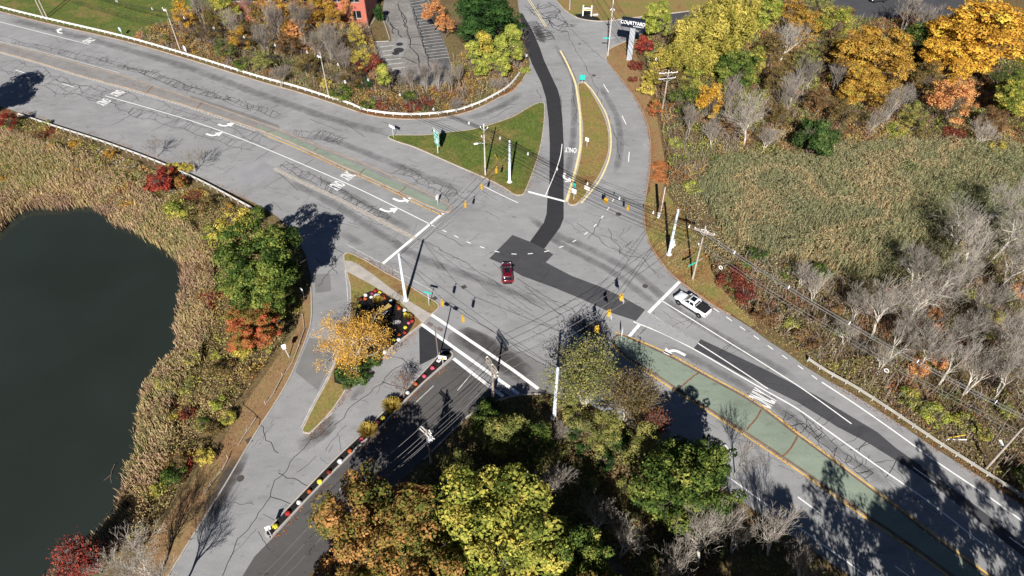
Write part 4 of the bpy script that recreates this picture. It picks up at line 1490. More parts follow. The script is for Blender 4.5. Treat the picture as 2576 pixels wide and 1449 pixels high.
T('maple2', L_olive, 1270, 1085, 62, 8.0, 'khaki crowned tree at the right edge of the drive', name='broadleaf_tree')
T('airy1', L_green, 1225, 1060, 55, 6.5, 'leafy green tree at the drive mouth behind the double-armed pole', name='broadleaf_tree')
T('airy2', L_green, 1350, 1110, 60, 7.5, 'shaded green tree in the middle of the wood by the drive', name='broadleaf_tree')
T('airy2', L_olive, 1150, 1165, 50, 6.0, 'dull green small tree beside the transformer pole', name='broadleaf_tree')
T('maple3', L_dkgreen, 1215, 38, 92, 12.0, 'large dark green tree beside the car park at the top', name='broadleaf_tree')
T('airy1', L_orange, 1088, 30, 38, 8.0, 'orange tree left of the large dark green tree', name='broadleaf_tree')
T('airy2', L_orange, 1118, 58, 28, 6.0, 'small rusty orange tree at the foot of the dark green tree', name='broadleaf_tree')
T('cone', L_dkgreen, 951, 22, 14, 5.0, 'clipped green evergreen at the corner of the brick building', name='evergreen_shrub', cat='shrub')
# yellow slim trees inside the bend
for x, y, hw, H, l in [(1190, 130, 26, 8, 'leftmost yellow-green sapling in the clump inside the bend'), (1215, 112, 28, 9, 'tall yellow-green sapling in the clump inside the bend'), (1240, 150, 26, 8, 'front yellow-green sapling in the clump inside the bend'), (1262, 120, 30, 9, 'middle yellow-green sapling in the clump inside the bend'), (1288, 95, 30, 9, 'yellow-green sapling right of the clump inside the bend'), (1300, 130, 24, 7, 'yellow-green sapling nearest the north road in the bend'), (1268, 165, 22, 7, 'lower yellow-green sapling of the clump in the bend'), (1210, 170, 22, 6, 'short yellow-green sapling at the foot of the clump in the bend')]:
    T('slim1' if x % 20 else 'slim2', L_lime if x % 3 else L_yellow, x, y, hw, H, l, name='sapling', group='yellow saplings inside the bend')
T('slim1', L_lime, 965, 190, 22, 6.5, 'yellow-green sapling standing alone before the car park', name='sapling')
for x, y, hw, l in [(1070, 190, 26, 'bare sapling in front of the car park, left of a pair'), (1100, 185, 26, 'bare sapling in front of the car park, right of a pair'), (1035, 195, 22, 'thin bare sapling before the pale patch of the car park')]:
    T('thin', None, x, y, hw, 7.0, l, name='bare_tree', group='bare saplings before the car park')
# left of the car park
T('airy1', L_golddull, 838, 45, 30, 7.0, 'dull gold tree left of the red brick wall', name='broadleaf_tree')
T('airy1', L_golddull, 700, 25, 60, 10.0, 'dull gold tree at the top left of the building', name='broadleaf_tree')
T('airy2', L_golddull, 775, 15, 45, 9.0, 'thin gold tree just left of the brick wall', name='broadleaf_tree')
T('airy1', L_orange, 872, 20, 20, 7.0, 'orange tree standing against the red brick wall', name='broadleaf_tree')
T('airy2', L_yellow, 893, 85, 22, 6.0, 'small yellow tree below the corner of the brick building', name='broadleaf_tree')
T('airy1', L_yellow, 905, 145, 26, 5.0, 'yellow tree above the red shrub by the car park', name='broadleaf_tree')
T('airy1', L_greenyel, 560, 20, 45, 8.0, 'yellow-green tree at the edge of the lawn', name='broadleaf_tree')
T('airy2', L_brownolive, 640, 55, 50, 8.0, 'brown-olive tree in the scrub behind the utility poles', name='broadleaf_tree')
T('airy2', L_gold, 455, 30, 26, 8.0, 'narrow golden tree beside the first utility pole', name='broadleaf_tree')
T('bare1', None, 820, 95, 45, 9.0, 'tall bare grey tree left of the building corner', name='bare_tree')
T('bare2', None, 845, 120, 42, 8.0, 'bushy bare tree below the brick building', name='bare_tree')
T('thin', None, 690, 60, 40, 10.0, 'leaning bare tree in the scrub at the top', name='bare_tree')
T('thin', None, 750, 50, 36, 10.0, 'bare tree with pale trunk between the gold trees at the top', name='bare_tree')
T('thin', None, 630, 20, 32, 9.0, 'bare pole-like tree at the top edge left of the gold trees', name='bare_tree')
# right of the north approach
T('willow', L_willow, 1800, 80, 105, 13.0, 'tall weeping yellow-green tree beside the pylon sign', name='willow_tree')
T('willow', L_willow, 1745, 130, 72, 10.0, 'lower weeping olive-gold tree in front of the tall weeping tree', name='willow_tree')
T('willow', L_willow, 1850, 25, 70, 12.0, 'weeping yellow-green tree at the top edge', name='willow_tree')
T('maple1', L_lime, 1655, 45, 34, 9.0, 'lime green tree behind the pylon sign', name='broadleaf_tree')
T('airy1', L_yellow, 1668, 150, 36, 5.5, 'bright yellow tree above the crossarm pole', name='broadleaf_tree')
T('airy2', L_yellow, 1640, 195, 30, 5.0, 'yellow bushy tree left of the crossarm pole', name='broadleaf_tree')
T('maple3', L_green, 1855, 170, 52, 8.0, 'deep green tree right of the weeping trees', name='broadleaf_tree')
T('airy1', L_green, 1725, 245, 42, 6.5, 'green tree behind the crossarm pole', name='broadleaf_tree')
T('airy1', L_gold, 1785, 250, 40, 8.5, 'slender golden tree between the green tree and the bare white tree', name='broadleaf_tree')
T('maple2', L_lime, 1925, 22, 40, 9.0, 'bright lime tree at the top edge right of the weeping trees', name='broadleaf_tree')
T('airy1', L_greenyel, 2100, 55, 50, 9.0, 'yellow-green tree just left of the hotel car park', name='broadleaf_tree')
T('airy2', L_brownolive, 2085, 125, 42, 9.0, 'brownish half-bare tree left of the gold trees', name='broadleaf_tree')
T('airy2', L_brownolive, 1945, 120, 42, 8.0, 'brown thinning tree with pale trunk below the lime tree', name='broadleaf_tree')
T('maple1', L_golddull, 2205, 140, 92, 12.0, 'broad old-gold tree below the hotel car park', name='broadleaf_tree')
T('maple3', L_golddull, 2170, 210, 58, 8.0, 'lower old-gold crown in front of the broad old-gold tree', name='broadleaf_tree')
T('maple2', L_gold, 2460, 85, 112, 14.0, 'biggest bright gold tree at the upper right', name='broadleaf_tree')
T('maple1', L_gold, 2395, 145, 62, 10.0, 'bright gold tree left of and below the biggest gold tree', name='broadleaf_tree')
T('airy1', L_orange, 2395, 245, 68, 9.0, 'peach-orange tree below the gold trees', name='broadleaf_tree')
T('maple2', L_greenyel, 2560, 245, 50, 8.0, 'green-yellow tree at the right edge below the gold tree', name='broadleaf_tree')
T('airy2', L_green, 2540, 190, 40, 8.0, 'shaded green tree at the right edge', name='broadleaf_tree')
T('round', L_juniper, 2045, 350, 54, 6.0, 'ball-shaped green bush at the head of the reed field', zf=0.5, name='round_bush', cat='shrub')
T('bare2', None, 1890, 290, 62, 10.0, 'largest white-grey bare tree left of the reed field', name='bare_tree')
T('bare1', None, 1975, 100, 50, 10.0, 'bare tree with pale limbs between lime and brown trees', name='bare_tree')
T('bare3', None, 2255, 245, 42, 8.5, 'leaning bare tree between the old-gold and peach trees', name='bare_tree')
T('thin', None, 1840, 250, 36, 9.0, 'thin bare tree beside the slender golden tree', name='bare_tree')
T('thin', None, 2290, 30, 40, 9.0, 'bare tree casting shadow on the hotel car park', name='bare_tree')
T('thin', None, 1735, 300, 32, 7.0, 'spindly bare tree beside the guy wires', name='bare_tree')
T('bare4', None, 2005, 215, 40, 7.0, 'twiggy grey tree left of the old-gold crown', name='bare_tree')
HB_L = 'half-bare brownish tree filling the scrub at the upper right'
_sp = [('airy1', L_brownolive, 1960, 190, 38, 7), ('airy2', L_olive, 2030, 150, 40, 8), ('airy1', L_brown, 2060, 250, 36, 6), ('airy2', L_greenyel, 1900, 150, 34, 7), ('airy2', L_brownolive, 2120, 280, 36, 6), ('airy1', L_golddull, 2025, 60, 40, 9), ('airy2', L_olive, 2300, 290, 38, 6), ('airy1', L_brownolive, 2330, 190, 40, 8), ('airy2', L_green, 2300, 100, 40, 8), ('airy1', L_brown, 2500, 300, 40, 6), ('airy2', L_brownolive, 1700, 200, 36, 6), ('airy1', L_greenyel, 1740, 190, 36, 6), ('airy2', L_golddull, 1990, 20, 40, 9), ('airy1', L_olive, 2060, 10, 40, 9), ('airy2', L_brown, 1830, 310, 30, 5), ('airy1', L_brownolive, 1960, 290, 32, 5)]
for (k, m, x, y, hw, H), _lb in zip(_sp, in_rows(_sp, 'half-bare tree, {0} from the left in the {1} part of the top right scrub', 2, 2, 3)):
    T(k, m, x, y, hw, H, _lb, name='broadleaf_tree', group='half-bare trees filling the upper right scrub')
_sp = [('thin', 2040, 190, 36, 8), ('thin', 1985, 250, 34, 7), ('bare4', 1800, 330, 34, 6), ('thin', 2110, 190, 34, 8), ('bare4', 1930, 340, 34, 5.5), ('thin', 2330, 60, 36, 9), ('bare3', 2200, 300, 34, 6), ('bare4', 2480, 330, 36, 5.5)]
for (k, x, y, hw, H), _lb in zip(_sp, in_rows(_sp, 'slender bare tree, {0} from the left in the {1} part of the top right scrub', 2, 1, 2)):
    T(k, None, x, y, hw, H, _lb, name='bare_tree', group='slender bare trees of the upper right scrub')
_sp = [('airy2', L_brownolive, 520, 60, 34, 6), ('airy1', L_golddull, 600, 95, 34, 6), ('airy2', L_brown, 720, 110, 36, 6), ('airy1', L_brownolive, 770, 160, 32, 5), ('airy2', L_green, 560, 120, 30, 5), ('airy1', L_olive, 660, 150, 32, 4.5), ('airy1', L_golddull, 810, 20, 36, 8), ('airy2', L_orange, 740, 75, 30, 6), ('airy1', L_brownolive, 880, 190, 30, 5)]
for (k, m, x, y, hw, H), _lb in zip(_sp, in_rows(_sp, 'half-bare tree, {0} from the left in the {1} part of the north scrub', 2, 2, 3)):
    T(k, m, x, y, hw, H, _lb, name='broadleaf_tree', group='half-bare trees of the north scrub')
_sp = [('thin', 580, 60, 32, 8), ('thin', 660, 100, 34, 8), ('bare4', 790, 100, 34, 7), ('thin', 870, 150, 30, 6), ('bare4', 700, 190, 26, 4), ('thin', 500, 20, 30, 8), ('thin', 1130, 200, 24, 6), ('thin', 1155, 185, 22, 6)]
for (k, x, y, hw, H), _lb in zip(_sp, in_rows(_sp, 'slender bare tree, {0} from the left in the {1} part of the north scrub', 2, 1, 2)):
    T(k, None, x, y, hw, H, _lb, name='bare_tree', group='slender bare trees of the north scrub')
# bare wood at the right
BW = 'grey bare tree in the leafless wood at the right edge'
_sp = [('bare1', 2235, 770, 66, 11), ('bare5', 2330, 740, 80, 12), ('bare3', 2400, 680, 70, 12), ('bare6', 2470, 620, 62, 13), ('bare5', 2560, 560, 82, 13), ('bare1', 2560, 660, 70, 12), ('bare6', 2480, 750, 60, 12), ('bare3', 2420, 820, 66, 11), ('bare1', 2540, 830, 74, 12), ('bare2', 2350, 860, 60, 10), ('bare3', 2560, 930, 70, 11), ('bare4', 2470, 930, 56, 9), ('bare4', 2170, 760, 46, 7), ('bare4', 2060, 720, 42, 6.5), ('bare3', 2270, 850, 46, 8), ('bare2', 2620, 750, 70, 12), ('bare1', 2640, 1000, 70, 12), ('bare4', 2020, 690, 38, 6), ('bare5', 2440, 560, 70, 11), ('bare6', 2520, 500, 56, 12), ('bare3', 2330, 660, 60, 9), ('bare1', 2300, 800, 56, 9), ('bare6', 2410, 900, 50, 10), ('bare5', 2590, 870, 70, 12), ('bare3', 2140, 830, 36, 5.5), ('bare4', 2230, 900, 38, 6)]
for (k, x, y, hw, H), _lb in zip(_sp, in_rows(_sp, 'bare grey tree, {0} from the left in the {1} row of the right-hand wood', 4, 1, 2)):
    T(k, None, x, y, hw, H, _lb, name='bare_tree', group='bare trees of the leafless wood')
# wood at the bottom
T('bare1', None, 1785, 1345, 92, 12.0, 'large pale bare tree at the bottom below the wide green tree', name='bare_tree')
T('bare2', None, 1690, 1425, 70, 10.0, 'bare tree at the bottom edge left of the large pale one', name='bare_tree')
T('bare3', None, 1870, 1330, 66, 10.0, 'bare tree leaning over the edge line at the bottom', name='bare_tree')
T('bare4', None, 1960, 1340, 66, 9.0, 'bare tree with rust leaves beside the edge line at the bottom right', name='bare_tree')
T('bare3', None, 2040, 1425, 66, 9.0, 'tangled bare tree at the bottom edge right of the road edge line', name='bare_tree')
T('bare2', None, 1260, 1440, 52, 12.5, 'bare crown poking up in front of the yellow-green tree', name='bare_tree')
T('bare4', None, 1390, 1200, 55, 7.0, 'shaded bare tree in the hollow above the yellow-green tree', name='bare_tree')
T('bare4', None, 1570, 1360, 60, 7.0, 'shaded bare tree in the dark hollow left of the bare trees', name='bare_tree')
T('bare4', None, 1500, 1300, 60, 6.5, 'dark bare tree in the middle of the shaded hollow', name='bare_tree')
T('tinged', L_maroon, 1640, 1060, 46, 7.0, 'twiggy maroon-tinged tree beside the southbound lanes', name='bare_tree')
T('sapling', None, 1870, 1140, 55, 8.0, 'thin twiggy tree over the southbound lanes', name='bare_tree')
T('tinged', L_red, 215, 1400, 66, 7.0, 'red-leaved half-bare tree at the bottom left by the pond', name='bare_tree')
T('maple3', L_red, 195, 1420, 48, 4.5, 'bright red bush under the half-bare tree at the bottom left', zf=0.5, name='red_bush', cat='shrub')
T('bare2', None, 345, 1400, 90, 10.0, 'pale bare tree at the bottom left beside the drive', name='bare_tree')
T('bare1', None, 400, 1450, 80, 10.0, 'second bare tree at the bottom left corner of the drive', name='bare_tree')
# by the west guardrail
T('sapling', None, 383, 365, 34, 4.5, 'small bare tree behind the pond-side guardrail, left of two', name='bare_tree')
T('sapling', None, 478, 400, 40, 5.0, 'small bare tree behind the pond-side guardrail, right of two', name='bare_tree')
plant('maple2', L_redmix, Vector((-108.8, 127.0, 0)), 6.0, 13.5, 'tree beyond the left edge shading the road', name='broadleaf_tree')
T('airy1', L_red, 12, 300, 32, 5.0, 'scarlet tree at the left edge by the guardrail', name='broadleaf_tree')
# small tree on the drive island
p = P(1016, 998)
plant('redsap', L_maroon, p, 2.0, 4.2, 'small bare reddish tree on the mulched drive island', name='bare_tree')
# unseen trees that shade the east road, and more added to darken the hollow
OFF = 'tall unseen tree of the wood south of the east road'
for k, wx, wy, R, H in [('maple1', 30, 17, 4.5, 19), ('airy1', 37, 20, 4.5, 20), ('maple3', 43, 15, 5, 21), ('maple2', 49, 19, 5, 21), ('airy2', 55, 14, 4.5, 21), ('maple4', 60, 19, 5, 20), ('maple1', 67, 16, 5, 21), ('airy1', 74, 20, 5, 21), ('maple3', 81, 17, 5.5, 21), ('maple2', 89, 22, 5, 20), ('maple4', 7, 17, 5, 20), ('maple3', 15, 14, 5, 21), ('maple1', 22, 18, 5, 20), ('maple3', 3, 10, 5, 22), ('maple2', 10, 9, 5, 22), ('maple4', 18, 8, 5, 22), ('maple1', 26, 10, 5, 22), ('maple2', -3, 14, 5, 20)]:
    plant(k, L_greenyel, Vector((wx, wy, 0)), R, H, OFF, name='broadleaf_tree' if k[0] != 'b' else 'bare_tree', group='wood south of the east road')
for k, x, y, hw, H, l_ in [('maple3', 770, 1560, 90, 13, 'leftmost'), ('maple1', 1110, 1520, 130, 14, 'middle'), ('maple2', 1500, 1560, 120, 14, 'rightmost')]:
    T(k, L_rust, x, y, hw, H, l_ + ' tree of the wood beside the drive, below the picture', name='broadleaf_tree', group='wood beside the drive')

# ---- shrubs one can single out
S = shrub
S('shrub1', L_red, 402, 462, 36, 'scarlet shrub on the pond bank below the guardrail', 1.6)
S('shrub2', L_red, 418, 430, 24, 'red shrub just above the scarlet shrub on the bank', 1.4)
S('shrub3', L_redmix, 450, 455, 26, 'red and yellow shrub beside the guardrail', 1.3)
S('shrub1', L_yellow, 432, 422, 22, 'yellow shrub touching the red shrubs by the guardrail', 1.2)
S('shrub2', L_yellow, 470, 420, 20, 'small yellow shrub at the foot of the guardrail trees', 1.1)
S('shrub1', L_yellow, 590, 560, 48, 'wide yellow shrub above the big green tree', 1.1)
S('shrub2', L_greenyel, 540, 590, 40, 'yellow-green shrub left of the wide yellow shrub', 1.1)
S('shrub3', L_greenyel, 455, 530, 40, 'yellow-green shrub below the scarlet shrub', 1.0)
S('shrub2', L_brownolive, 500, 520, 40, 'brownish shrub on the bank between the yellow ones', 1.0)
S('shrub3', L_green, 640, 545, 30, 'dark green shrub at the end of the pond-side guardrail', 1.3)
S('shrub1', L_greenyel, 485, 900, 26, 'bright green-yellow shrub at the pond edge', 1.2)
S('shrub2', L_lime, 548, 1015, 26, 'bright lime shrub on the pond bank by the verge', 1.3)
S('shrub1', L_green, 510, 1065, 22, 'green shrub beside the pale gravel gap on the bank', 1.2)
S('shrub3', L_yellow, 435, 1045, 20, 'golden yellow shrub near the shore', 1.2)
S('shrub1', L_greenyel, 575, 1050, 24, 'yellow-green shrub at the verge edge', 1.2)
S('shrub3', L_green, 440, 1195, 34, 'large shaded green shrub above the worn verge', 1.2)
S('shrub2', L_yellow, 515, 1150, 30, 'yellow-brown shrub on the bank opposite the drain', 1.1)
S('shrub2', L_maroon, 470, 1040, 24, 'dull red shrub on the pond bank', 1.0)
S('shrub1', L_olive, 420, 960, 34, 'olive shrub overhanging the pond corner', 1.1)
S('shrub3', L_brownolive, 560, 930, 36, 'brown-olive shrub below the red and green tree', 1.1)
S('shrub2', L_yellow, 610, 880, 34, 'yellow shrub at the foot of the red and green tree', 1.1)
S('low', L_juniper, 885, 938, 52, 'low spreading juniper under the golden birch', 0.55)
S('low', L_juniper, 930, 905, 34, 'low juniper beside the flower bed', 0.6)
S('shrub3', L_red, 1622, 118, 28, 'crimson shrub right of the pylon sign', 1.5)
S('shrub1', L_maroon, 1598, 163, 20, 'dark red shrub at the foot of the pylon sign', 1.3)
S('shrub2', L_maroon, 1592, 200, 13, 'small maroon shrub by the north road verge', 1.2)
S('shrub3', L_redmix, 1652, 275, 26, 'orange-red shrub at the foot of the crossarm pole', 1.5)
S('shrub1', L_yellow, 1630, 225, 26, 'yellow shrub left of the crossarm pole', 1.2)
S('low', mat_leaf('leaf_orange_ground', [srgb(140, 92, 58), srgb(176, 112, 64), srgb(192, 128, 72)]), 1663, 418, 30, 'upper orange creeping shrub beside the north road', 0.16)
S('low', _mats['leaf_orange_ground'], 1668, 446, 32, 'lower orange creeping shrub beside the north road', 0.16)
S('shrub1', L_lime, 1745, 470, 28, 'lime green shrub at the left edge of the reeds', 1.0)
S('shrub2', L_lime, 1700, 360, 22, 'lime shrub under the spindly bare tree', 1.1)
S('shrub3', L_green, 2290, 420, 30, 'green shrub inside the reed field', 0.9)
S('shrub1', L_yellow, 2510, 372, 22, 'bright yellow shrub at the upper edge of the reed field', 1.8)
S('shrub2', L_maroon, 2400, 345, 40, 'dull red shrub patch above the reed field', 0.8)
S('shrub1', L_greenyel, 2250, 325, 36, 'green-yellow shrub under the peach-orange tree', 1.1)
S('shrub2', L_maroon, 930, 165, 36, 'crimson shrub left of the car park', 1.2)
S('shrub3', L_yellow, 822, 215, 20, 'bright yellow shrub at the foot of the second utility pole', 1.5)
S('shrub1', L_green, 860, 235, 34, 'green shrub right of the second utility pole', 1.1)
S('shrub2', L_orange, 352, 88, 14, 'small orange shrub at the edge of the lawn', 1.1)
S('shrub3', L_green, 425, 102, 18, 'green shrub left of the first utility pole', 1.1)
S('shrub1', L_green, 608, 160, 26, 'green and yellow shrub behind the guardrail', 1.1)
S('shrub2', L_green, 930, 262, 24, 'green shrub at the bend of the guardrail', 1.1)
S('shrub3', L_maroon, 965, 265, 22, 'wine red shrub behind the bend of the guardrail', 1.0)
S('shrub1', L_maroon, 1040, 268, 26, 'second wine red shrub along the bend', 1.0)
S('shrub2', L_maroon, 1075, 255, 22, 'third wine red shrub along the bend', 1.0)
S('shrub3', L_green, 1030, 240, 24, 'green shrub below the bare saplings', 1.1)
S('shrub2', L_dkgreen, 920, 215, 26, 'dark green shrub in front of the car park scrub', 1.1)
S('shrub1', L_lime, 1320, 175, 14, 'lime bush where the slip road meets the north road', 1.3)
for x, y, l in [(1870, 730, 'rust-red shrub nearest the white pickup'), (1925, 790, 'rust-red shrub beside the east road verge'), (1840, 700, 'rust-red shrub right of the lower utility pole'), (2030, 850, 'rust-red shrub beyond the last dashes of the edge line')]:
    S('shrub2', L_maroon if x < 1900 else L_brown, x, y, 40, l, 0.9)
S('shrub3', L_greenyel, 2000, 815, 30, 'yellow-green shrub at the east road verge', 1.0)
S('shrub1', L_lime, 2350, 1040, 40, 'lime green shrub behind the tan guardrail', 1.0)
S('shrub2', L_greenyel, 2290, 1000, 34, 'yellow-green shrub under the double wire', 1.0)
S('shrub2', L_orange, 2310, 925, 34, 'orange-brown shrub among the bare trees', 0.9)
S('shrub1', L_greenyel, 2430, 1060, 36, 'yellow-green shrub left of the right-hand utility pole', 1.0)
S('shrub2', L_juniper, 1905, 640, 30, 'dark green shrub at the lower edge of the reed field', 1.1)

# ---- scrub: clumps of brush that fill the gaps, each its own plant
GRP = {'north': ('scrub along the north guardrail', 'shrub in the tangle behind the north guardrail'),
       'east': ('scrub east of the junction', 'shrub in the tangle right of the junction'),
       'bank': ('scrub on the pond bank', 'shrub on the overgrown pond bank'),
       'wood': ('undergrowth of the wood by the drive', 'shrub shaded in the wood by the drive')}


ADJ = {}
for _m, _a in [(L_brownolive, 'brown-olive'), (L_green, 'green'), (L_brown, 'brown'), (L_golddull, 'dull gold'), (L_olive, 'olive'), (L_greenyel, 'yellow-green'), (L_orange, 'orange'), (L_maroon, 'maroon'), (L_dkgreen, 'dark green')]:
    ADJ[_m.name] = _a


def scatter_shrubs(zone, outline, n, pal, rmin, rmax, seed, avoid=1.0):
    g, l = GRP[zone]
    poly = PP(outline)
    r = random.Random(seed)
    xs, ys = [p.x for p in poly], [p.y for p in poly]
    done, tries = 0, 0
    while done < n and tries < n * 40:
        tries += 1
        x, y = r.uniform(min(xs), max(xs)), r.uniform(min(ys), max(ys))
        if not inside(poly, np.array([x]), np.array([y]))[0]:
            continue
        R = r.uniform(rmin, rmax)
        if any((x - a) ** 2 + (y - b) ** 2 < (0.55 * (R + min(c, 2))) ** 2 for a, b, c in PLANTED):
            continue
        k = int(vnoise(np.array([x]), np.array([y]), 9.0, seed)[0] * len(pal) * 0.999 + r.uniform(-.8, .8)) % len(pal)
        m = pal[k]
        key = 'barebush' if m is None else r.choice(['shrub1', 'shrub2', 'shrub3'])
        plant(key, m, Vector((x, y, 0)), R, R * r.uniform(0.9, 1.5), ('bare twiggy ' if m is None else ADJ[m.name] + ' ') + l, 'shrub', 'shrub', g + (', bare' if m is None else ', ' + ADJ[m.name]))
        done += 1


SCRUB_N = [(330, 98), (430, 60), (520, 10), (600, -60), (900, -60), (925, 62), (940, 108), (955, 165), (1000, 207), (1090, 224), (1140, 207), (1135, 160), (1300, 60), (1316, 120), (1326, 160), (1315, 190), (1285, 222), (1210, 260), (1140, 281), (1060, 289), (985, 288), (900, 270), (820, 244), (640, 190), (480, 142)]
SCRUB_E = [(1660, 300), (1625, 190), (1625, 80), (1900, 30), (2100, 30), (2150, 56), (2420, 50), (2700, 30), (2700, 380), (2300, 345), (2060, 385), (1800, 400), (1740, 470), (1690, 480), (1675, 400)]
SCRUB_SE = [(1790, 690), (1800, 640), (1900, 660), (2060, 690), (2300, 740), (2420, 640), (2700, 560), (2700, 1330), (2576, 1250), (2460, 1170), (2360, 1105), (2260, 1040), (2140, 965), (2020, 890), (1940, 835), (1850, 770)]
SCRUB_BANK = [(90, 300), (260, 372), (400, 430), (500, 470), (640, 540), (560, 620), (540, 700), (560, 840), (690, 900), (600, 1020), (480, 1200), (400, 1320), (330, 1400), (300, 1350), (350, 1200), (390, 1050), (440, 900), (500, 860), (500, 720), (480, 640), (380, 560), (300, 520), (100, 480), (-40, 520), (-60, 300)]
SCRUB_W = [(1240, 1025), (1330, 1003), (1400, 1003), (1560, 1078), (1800, 1240), (1990, 1372), (2100, 1450), (2060, 1500), (760, 1520), (880, 1370), (1070, 1175), (1170, 1070)]
pal_n = [L_brownolive, L_green, None, L_brown, L_golddull, L_olive, L_brownolive, None, L_greenyel, L_orange]
pal_e = [L_brownolive, L_greenyel, L_brown, None, L_green, L_golddull, L_brownolive, L_maroon, L_olive]
pal_se = [L_brownolive, None, L_green, L_brown, L_orange, None, L_greenyel, L_maroon, None]
pal_b = [L_olive, L_brownolive, L_greenyel, L_brown, L_olive, L_golddull, None, L_maroon]
pal_w = [L_green, None, L_olive, L_dkgreen, L_brownolive, None]
scatter_shrubs('north', SCRUB_N, 62, pal_n, 1.1, 2.3, 1)
scatter_shrubs('east', SCRUB_E, 66, pal_e, 1.2, 2.6, 2)
scatter_shrubs('east', SCRUB_SE, 44, pal_se, 1.0, 2.0, 3)
scatter_shrubs('bank', SCRUB_BANK, 32, pal_b, 0.8, 1.5, 4)
scatter_shrubs('wood', SCRUB_W, 26, pal_w, 1.2, 2.2, 5)

# ================================================================== STREET FURNITURE
# ------------------------------------------------------------------ utility poles
def crossarm_at(t, h, L, ang, n_ins=3, name='crossarm', m=M_wood, dbl=False):
    a = Vector((math.cos(ang), math.sin(ang), 0))
    q = Vector((-a.y, a.x, 0))
    c = MB()
    for s in ((-1, 1) if dbl else (1,)):
        c.box((q.x * 0.16 * s, q.y * 0.16 * s, h), (L, 0.11, 0.13), ang)
    o = c.build(name, m, t)
    br = MB()
    for s in (-1, 1):
        br.tube(a * s * L * 0.3 + Vector((0, 0, h)), Vector((0, 0, h - 0.75)), 0.025, n=5)
    br.build('brace', M_steel, t)
    for i in range(n_ins):
        f = (-0.46 + 0.92 * i / max(n_ins - 1, 1)) * L
        p = a * f
        MB().lathe((p.x, p.y, h + 0.07), [(0.03, 0), (0.03, 0.08), (0.09, 0.1), (0.05, 0.15), (0.09, 0.18), (0.04, 0.26)], 8).build('insulator', M_ceramic, t)


def utility_pole(base, H, label, arms=(), lean=(0, 0), r=0.17, m=M_wood, extras=(), group='utility poles'):
    p = P(*base)
    t = thing('utility_pole', (p.x, p.y, gz1(p)), label, 'utility pole', group)
    s = MB()
    n = 5
    for i in range(n):
        f0, f1 = i / n, (i + 1) / n
        s.tube((lean[0] * f0 * H, lean[1] * f0 * H, f0 * H - (0.3 if i == 0 else 0)), (lean[0] * f1 * H, lean[1] * f1 * H, f1 * H), r * (1 - 0.35 * f0), r * (1 - 0.35 * f1), 10, i == n - 1)
    s.build('shaft', m, t, smoothed=True)
    for kw in arms:
        crossarm_at(t, *kw[:4], **(kw[4] if len(kw) > 4 else {}))
    for e in extras:
        k = e[0]
        if k == 'transformer':
            _, h, az = e
            MB().lathe((0.42 * math.cos(az), 0.42 * math.sin(az), h), [(0.02, 0), (0.24, 0), (0.25, 0.9), (0.2, 1.0), (0.08, 1.05)], 12).build('transformer', M_steel, t)
        elif k == 'lamp':
            _, h, az, L = e
            d = Vector((math.cos(az), math.sin(az), 0))
            arm = MB().path([Vector((0, 0, h)), d * L * 0.5 + Vector((0, 0, h + 0.35)), d * L + Vector((0, 0, h + 0.4))], 0.04, 6).build('lamp_arm', M_steel, t)
            MB().box((d.x * (L + 0.3), d.y * (L + 0.3), h + 0.4), (0.75, 0.32, 0.16), az).build('lamp_head', M_alu, arm)
        elif k == 'bracket':
            _, h, az, L = e
            d = Vector((math.cos(az), math.sin(az), 0))
            MB().path([Vector((0, 0, h - 0.5)), d * L + Vector((0, 0, h))], 0.035, 5).build('bracket', M_steel, t)
            MB().lathe((d.x * L, d.y * L, h), [(0.05, 0), (0.11, 0.05), (0.11, 0.16), (0.04, 0.24)], 8).build('insulator', M_ceramic, t)
        elif k == 'street_sign':
            _, h, az, L = e
            d = Vector((math.cos(az), math.sin(az), 0))
            MB().box(tuple(d * (L / 2 + 0.15) + Vector((0, 0, h))), (L, 0.03, 0.32), az).build('name_blade', M_teal, t)
            MB().tube(-d * 1.1 + Vector((0, 0, h + 0.25)), Vector((0, 0, h)), 0.03, n=5).build('bracket', M_steel, t)
        elif k == 'conduit':
            MB().path([Vector((r * 1.15, 0, 0)), Vector((r * 0.9, 0, H * e[1]))], 0.05, 6).build('conduit', M_steel, t)
        elif k == 'clutter':
            _, h, az = e
            for i in range(5):
                a = az + i * 0.5
                MB().lathe((0.5 * math.cos(a), 0.5 * math.sin(a), h + 0.15 * (i % 2)), [(0.05, 0), (0.1, 0.08), (0.1, 0.3), (0.04, 0.36)], 7).build('cutout', M_ceramic, t)
    return t, p, H


AX = heading((1040, 372), (1240, 460))
U = {}
U['u0'] = utility_pole((119, 45), 11.5, 'right-hand wooden pole of the pair on the top left lawn', extras=[('bracket', 11.0, 1.6, 0.5)])
U['u0b'] = utility_pole((110, 44), 10.5, 'left-hand wooden pole of the pair on the top left lawn')
U['u1'] = utility_pole((455, 131), rise((455, 131), (417, 21)), 'wooden utility pole at the foot of the top left lawn', extras=[('bracket', 10.6, 3.6, 0.6), ('clutter', 10.0, 3.0)])
U['u2'] = utility_pole((828, 247), rise((828, 247), (801.5, 130)), 'wooden utility pole behind the middle of the north guardrail', extras=[('bracket', 9.8, 3.6, 0.6), ('clutter', 9.5, 3.0)])
U['u3'] = utility_pole((1221, 441), rise((1221, 441), (1217, 310)), 'wooden utility pole with street lamp on the triangular grass island', m=mat('pale_timber', (0.46, 0.43, 0.39, 1), 0.9, 0.2, 1.5), extras=[('bracket', 10.2, 2.6, 0.7), ('bracket', 10.2, 0.3, 0.7), ('lamp', 7.0, math.pi + 0.35, 1.3), ('bracket', 8.4, 2.7, 0.5)])
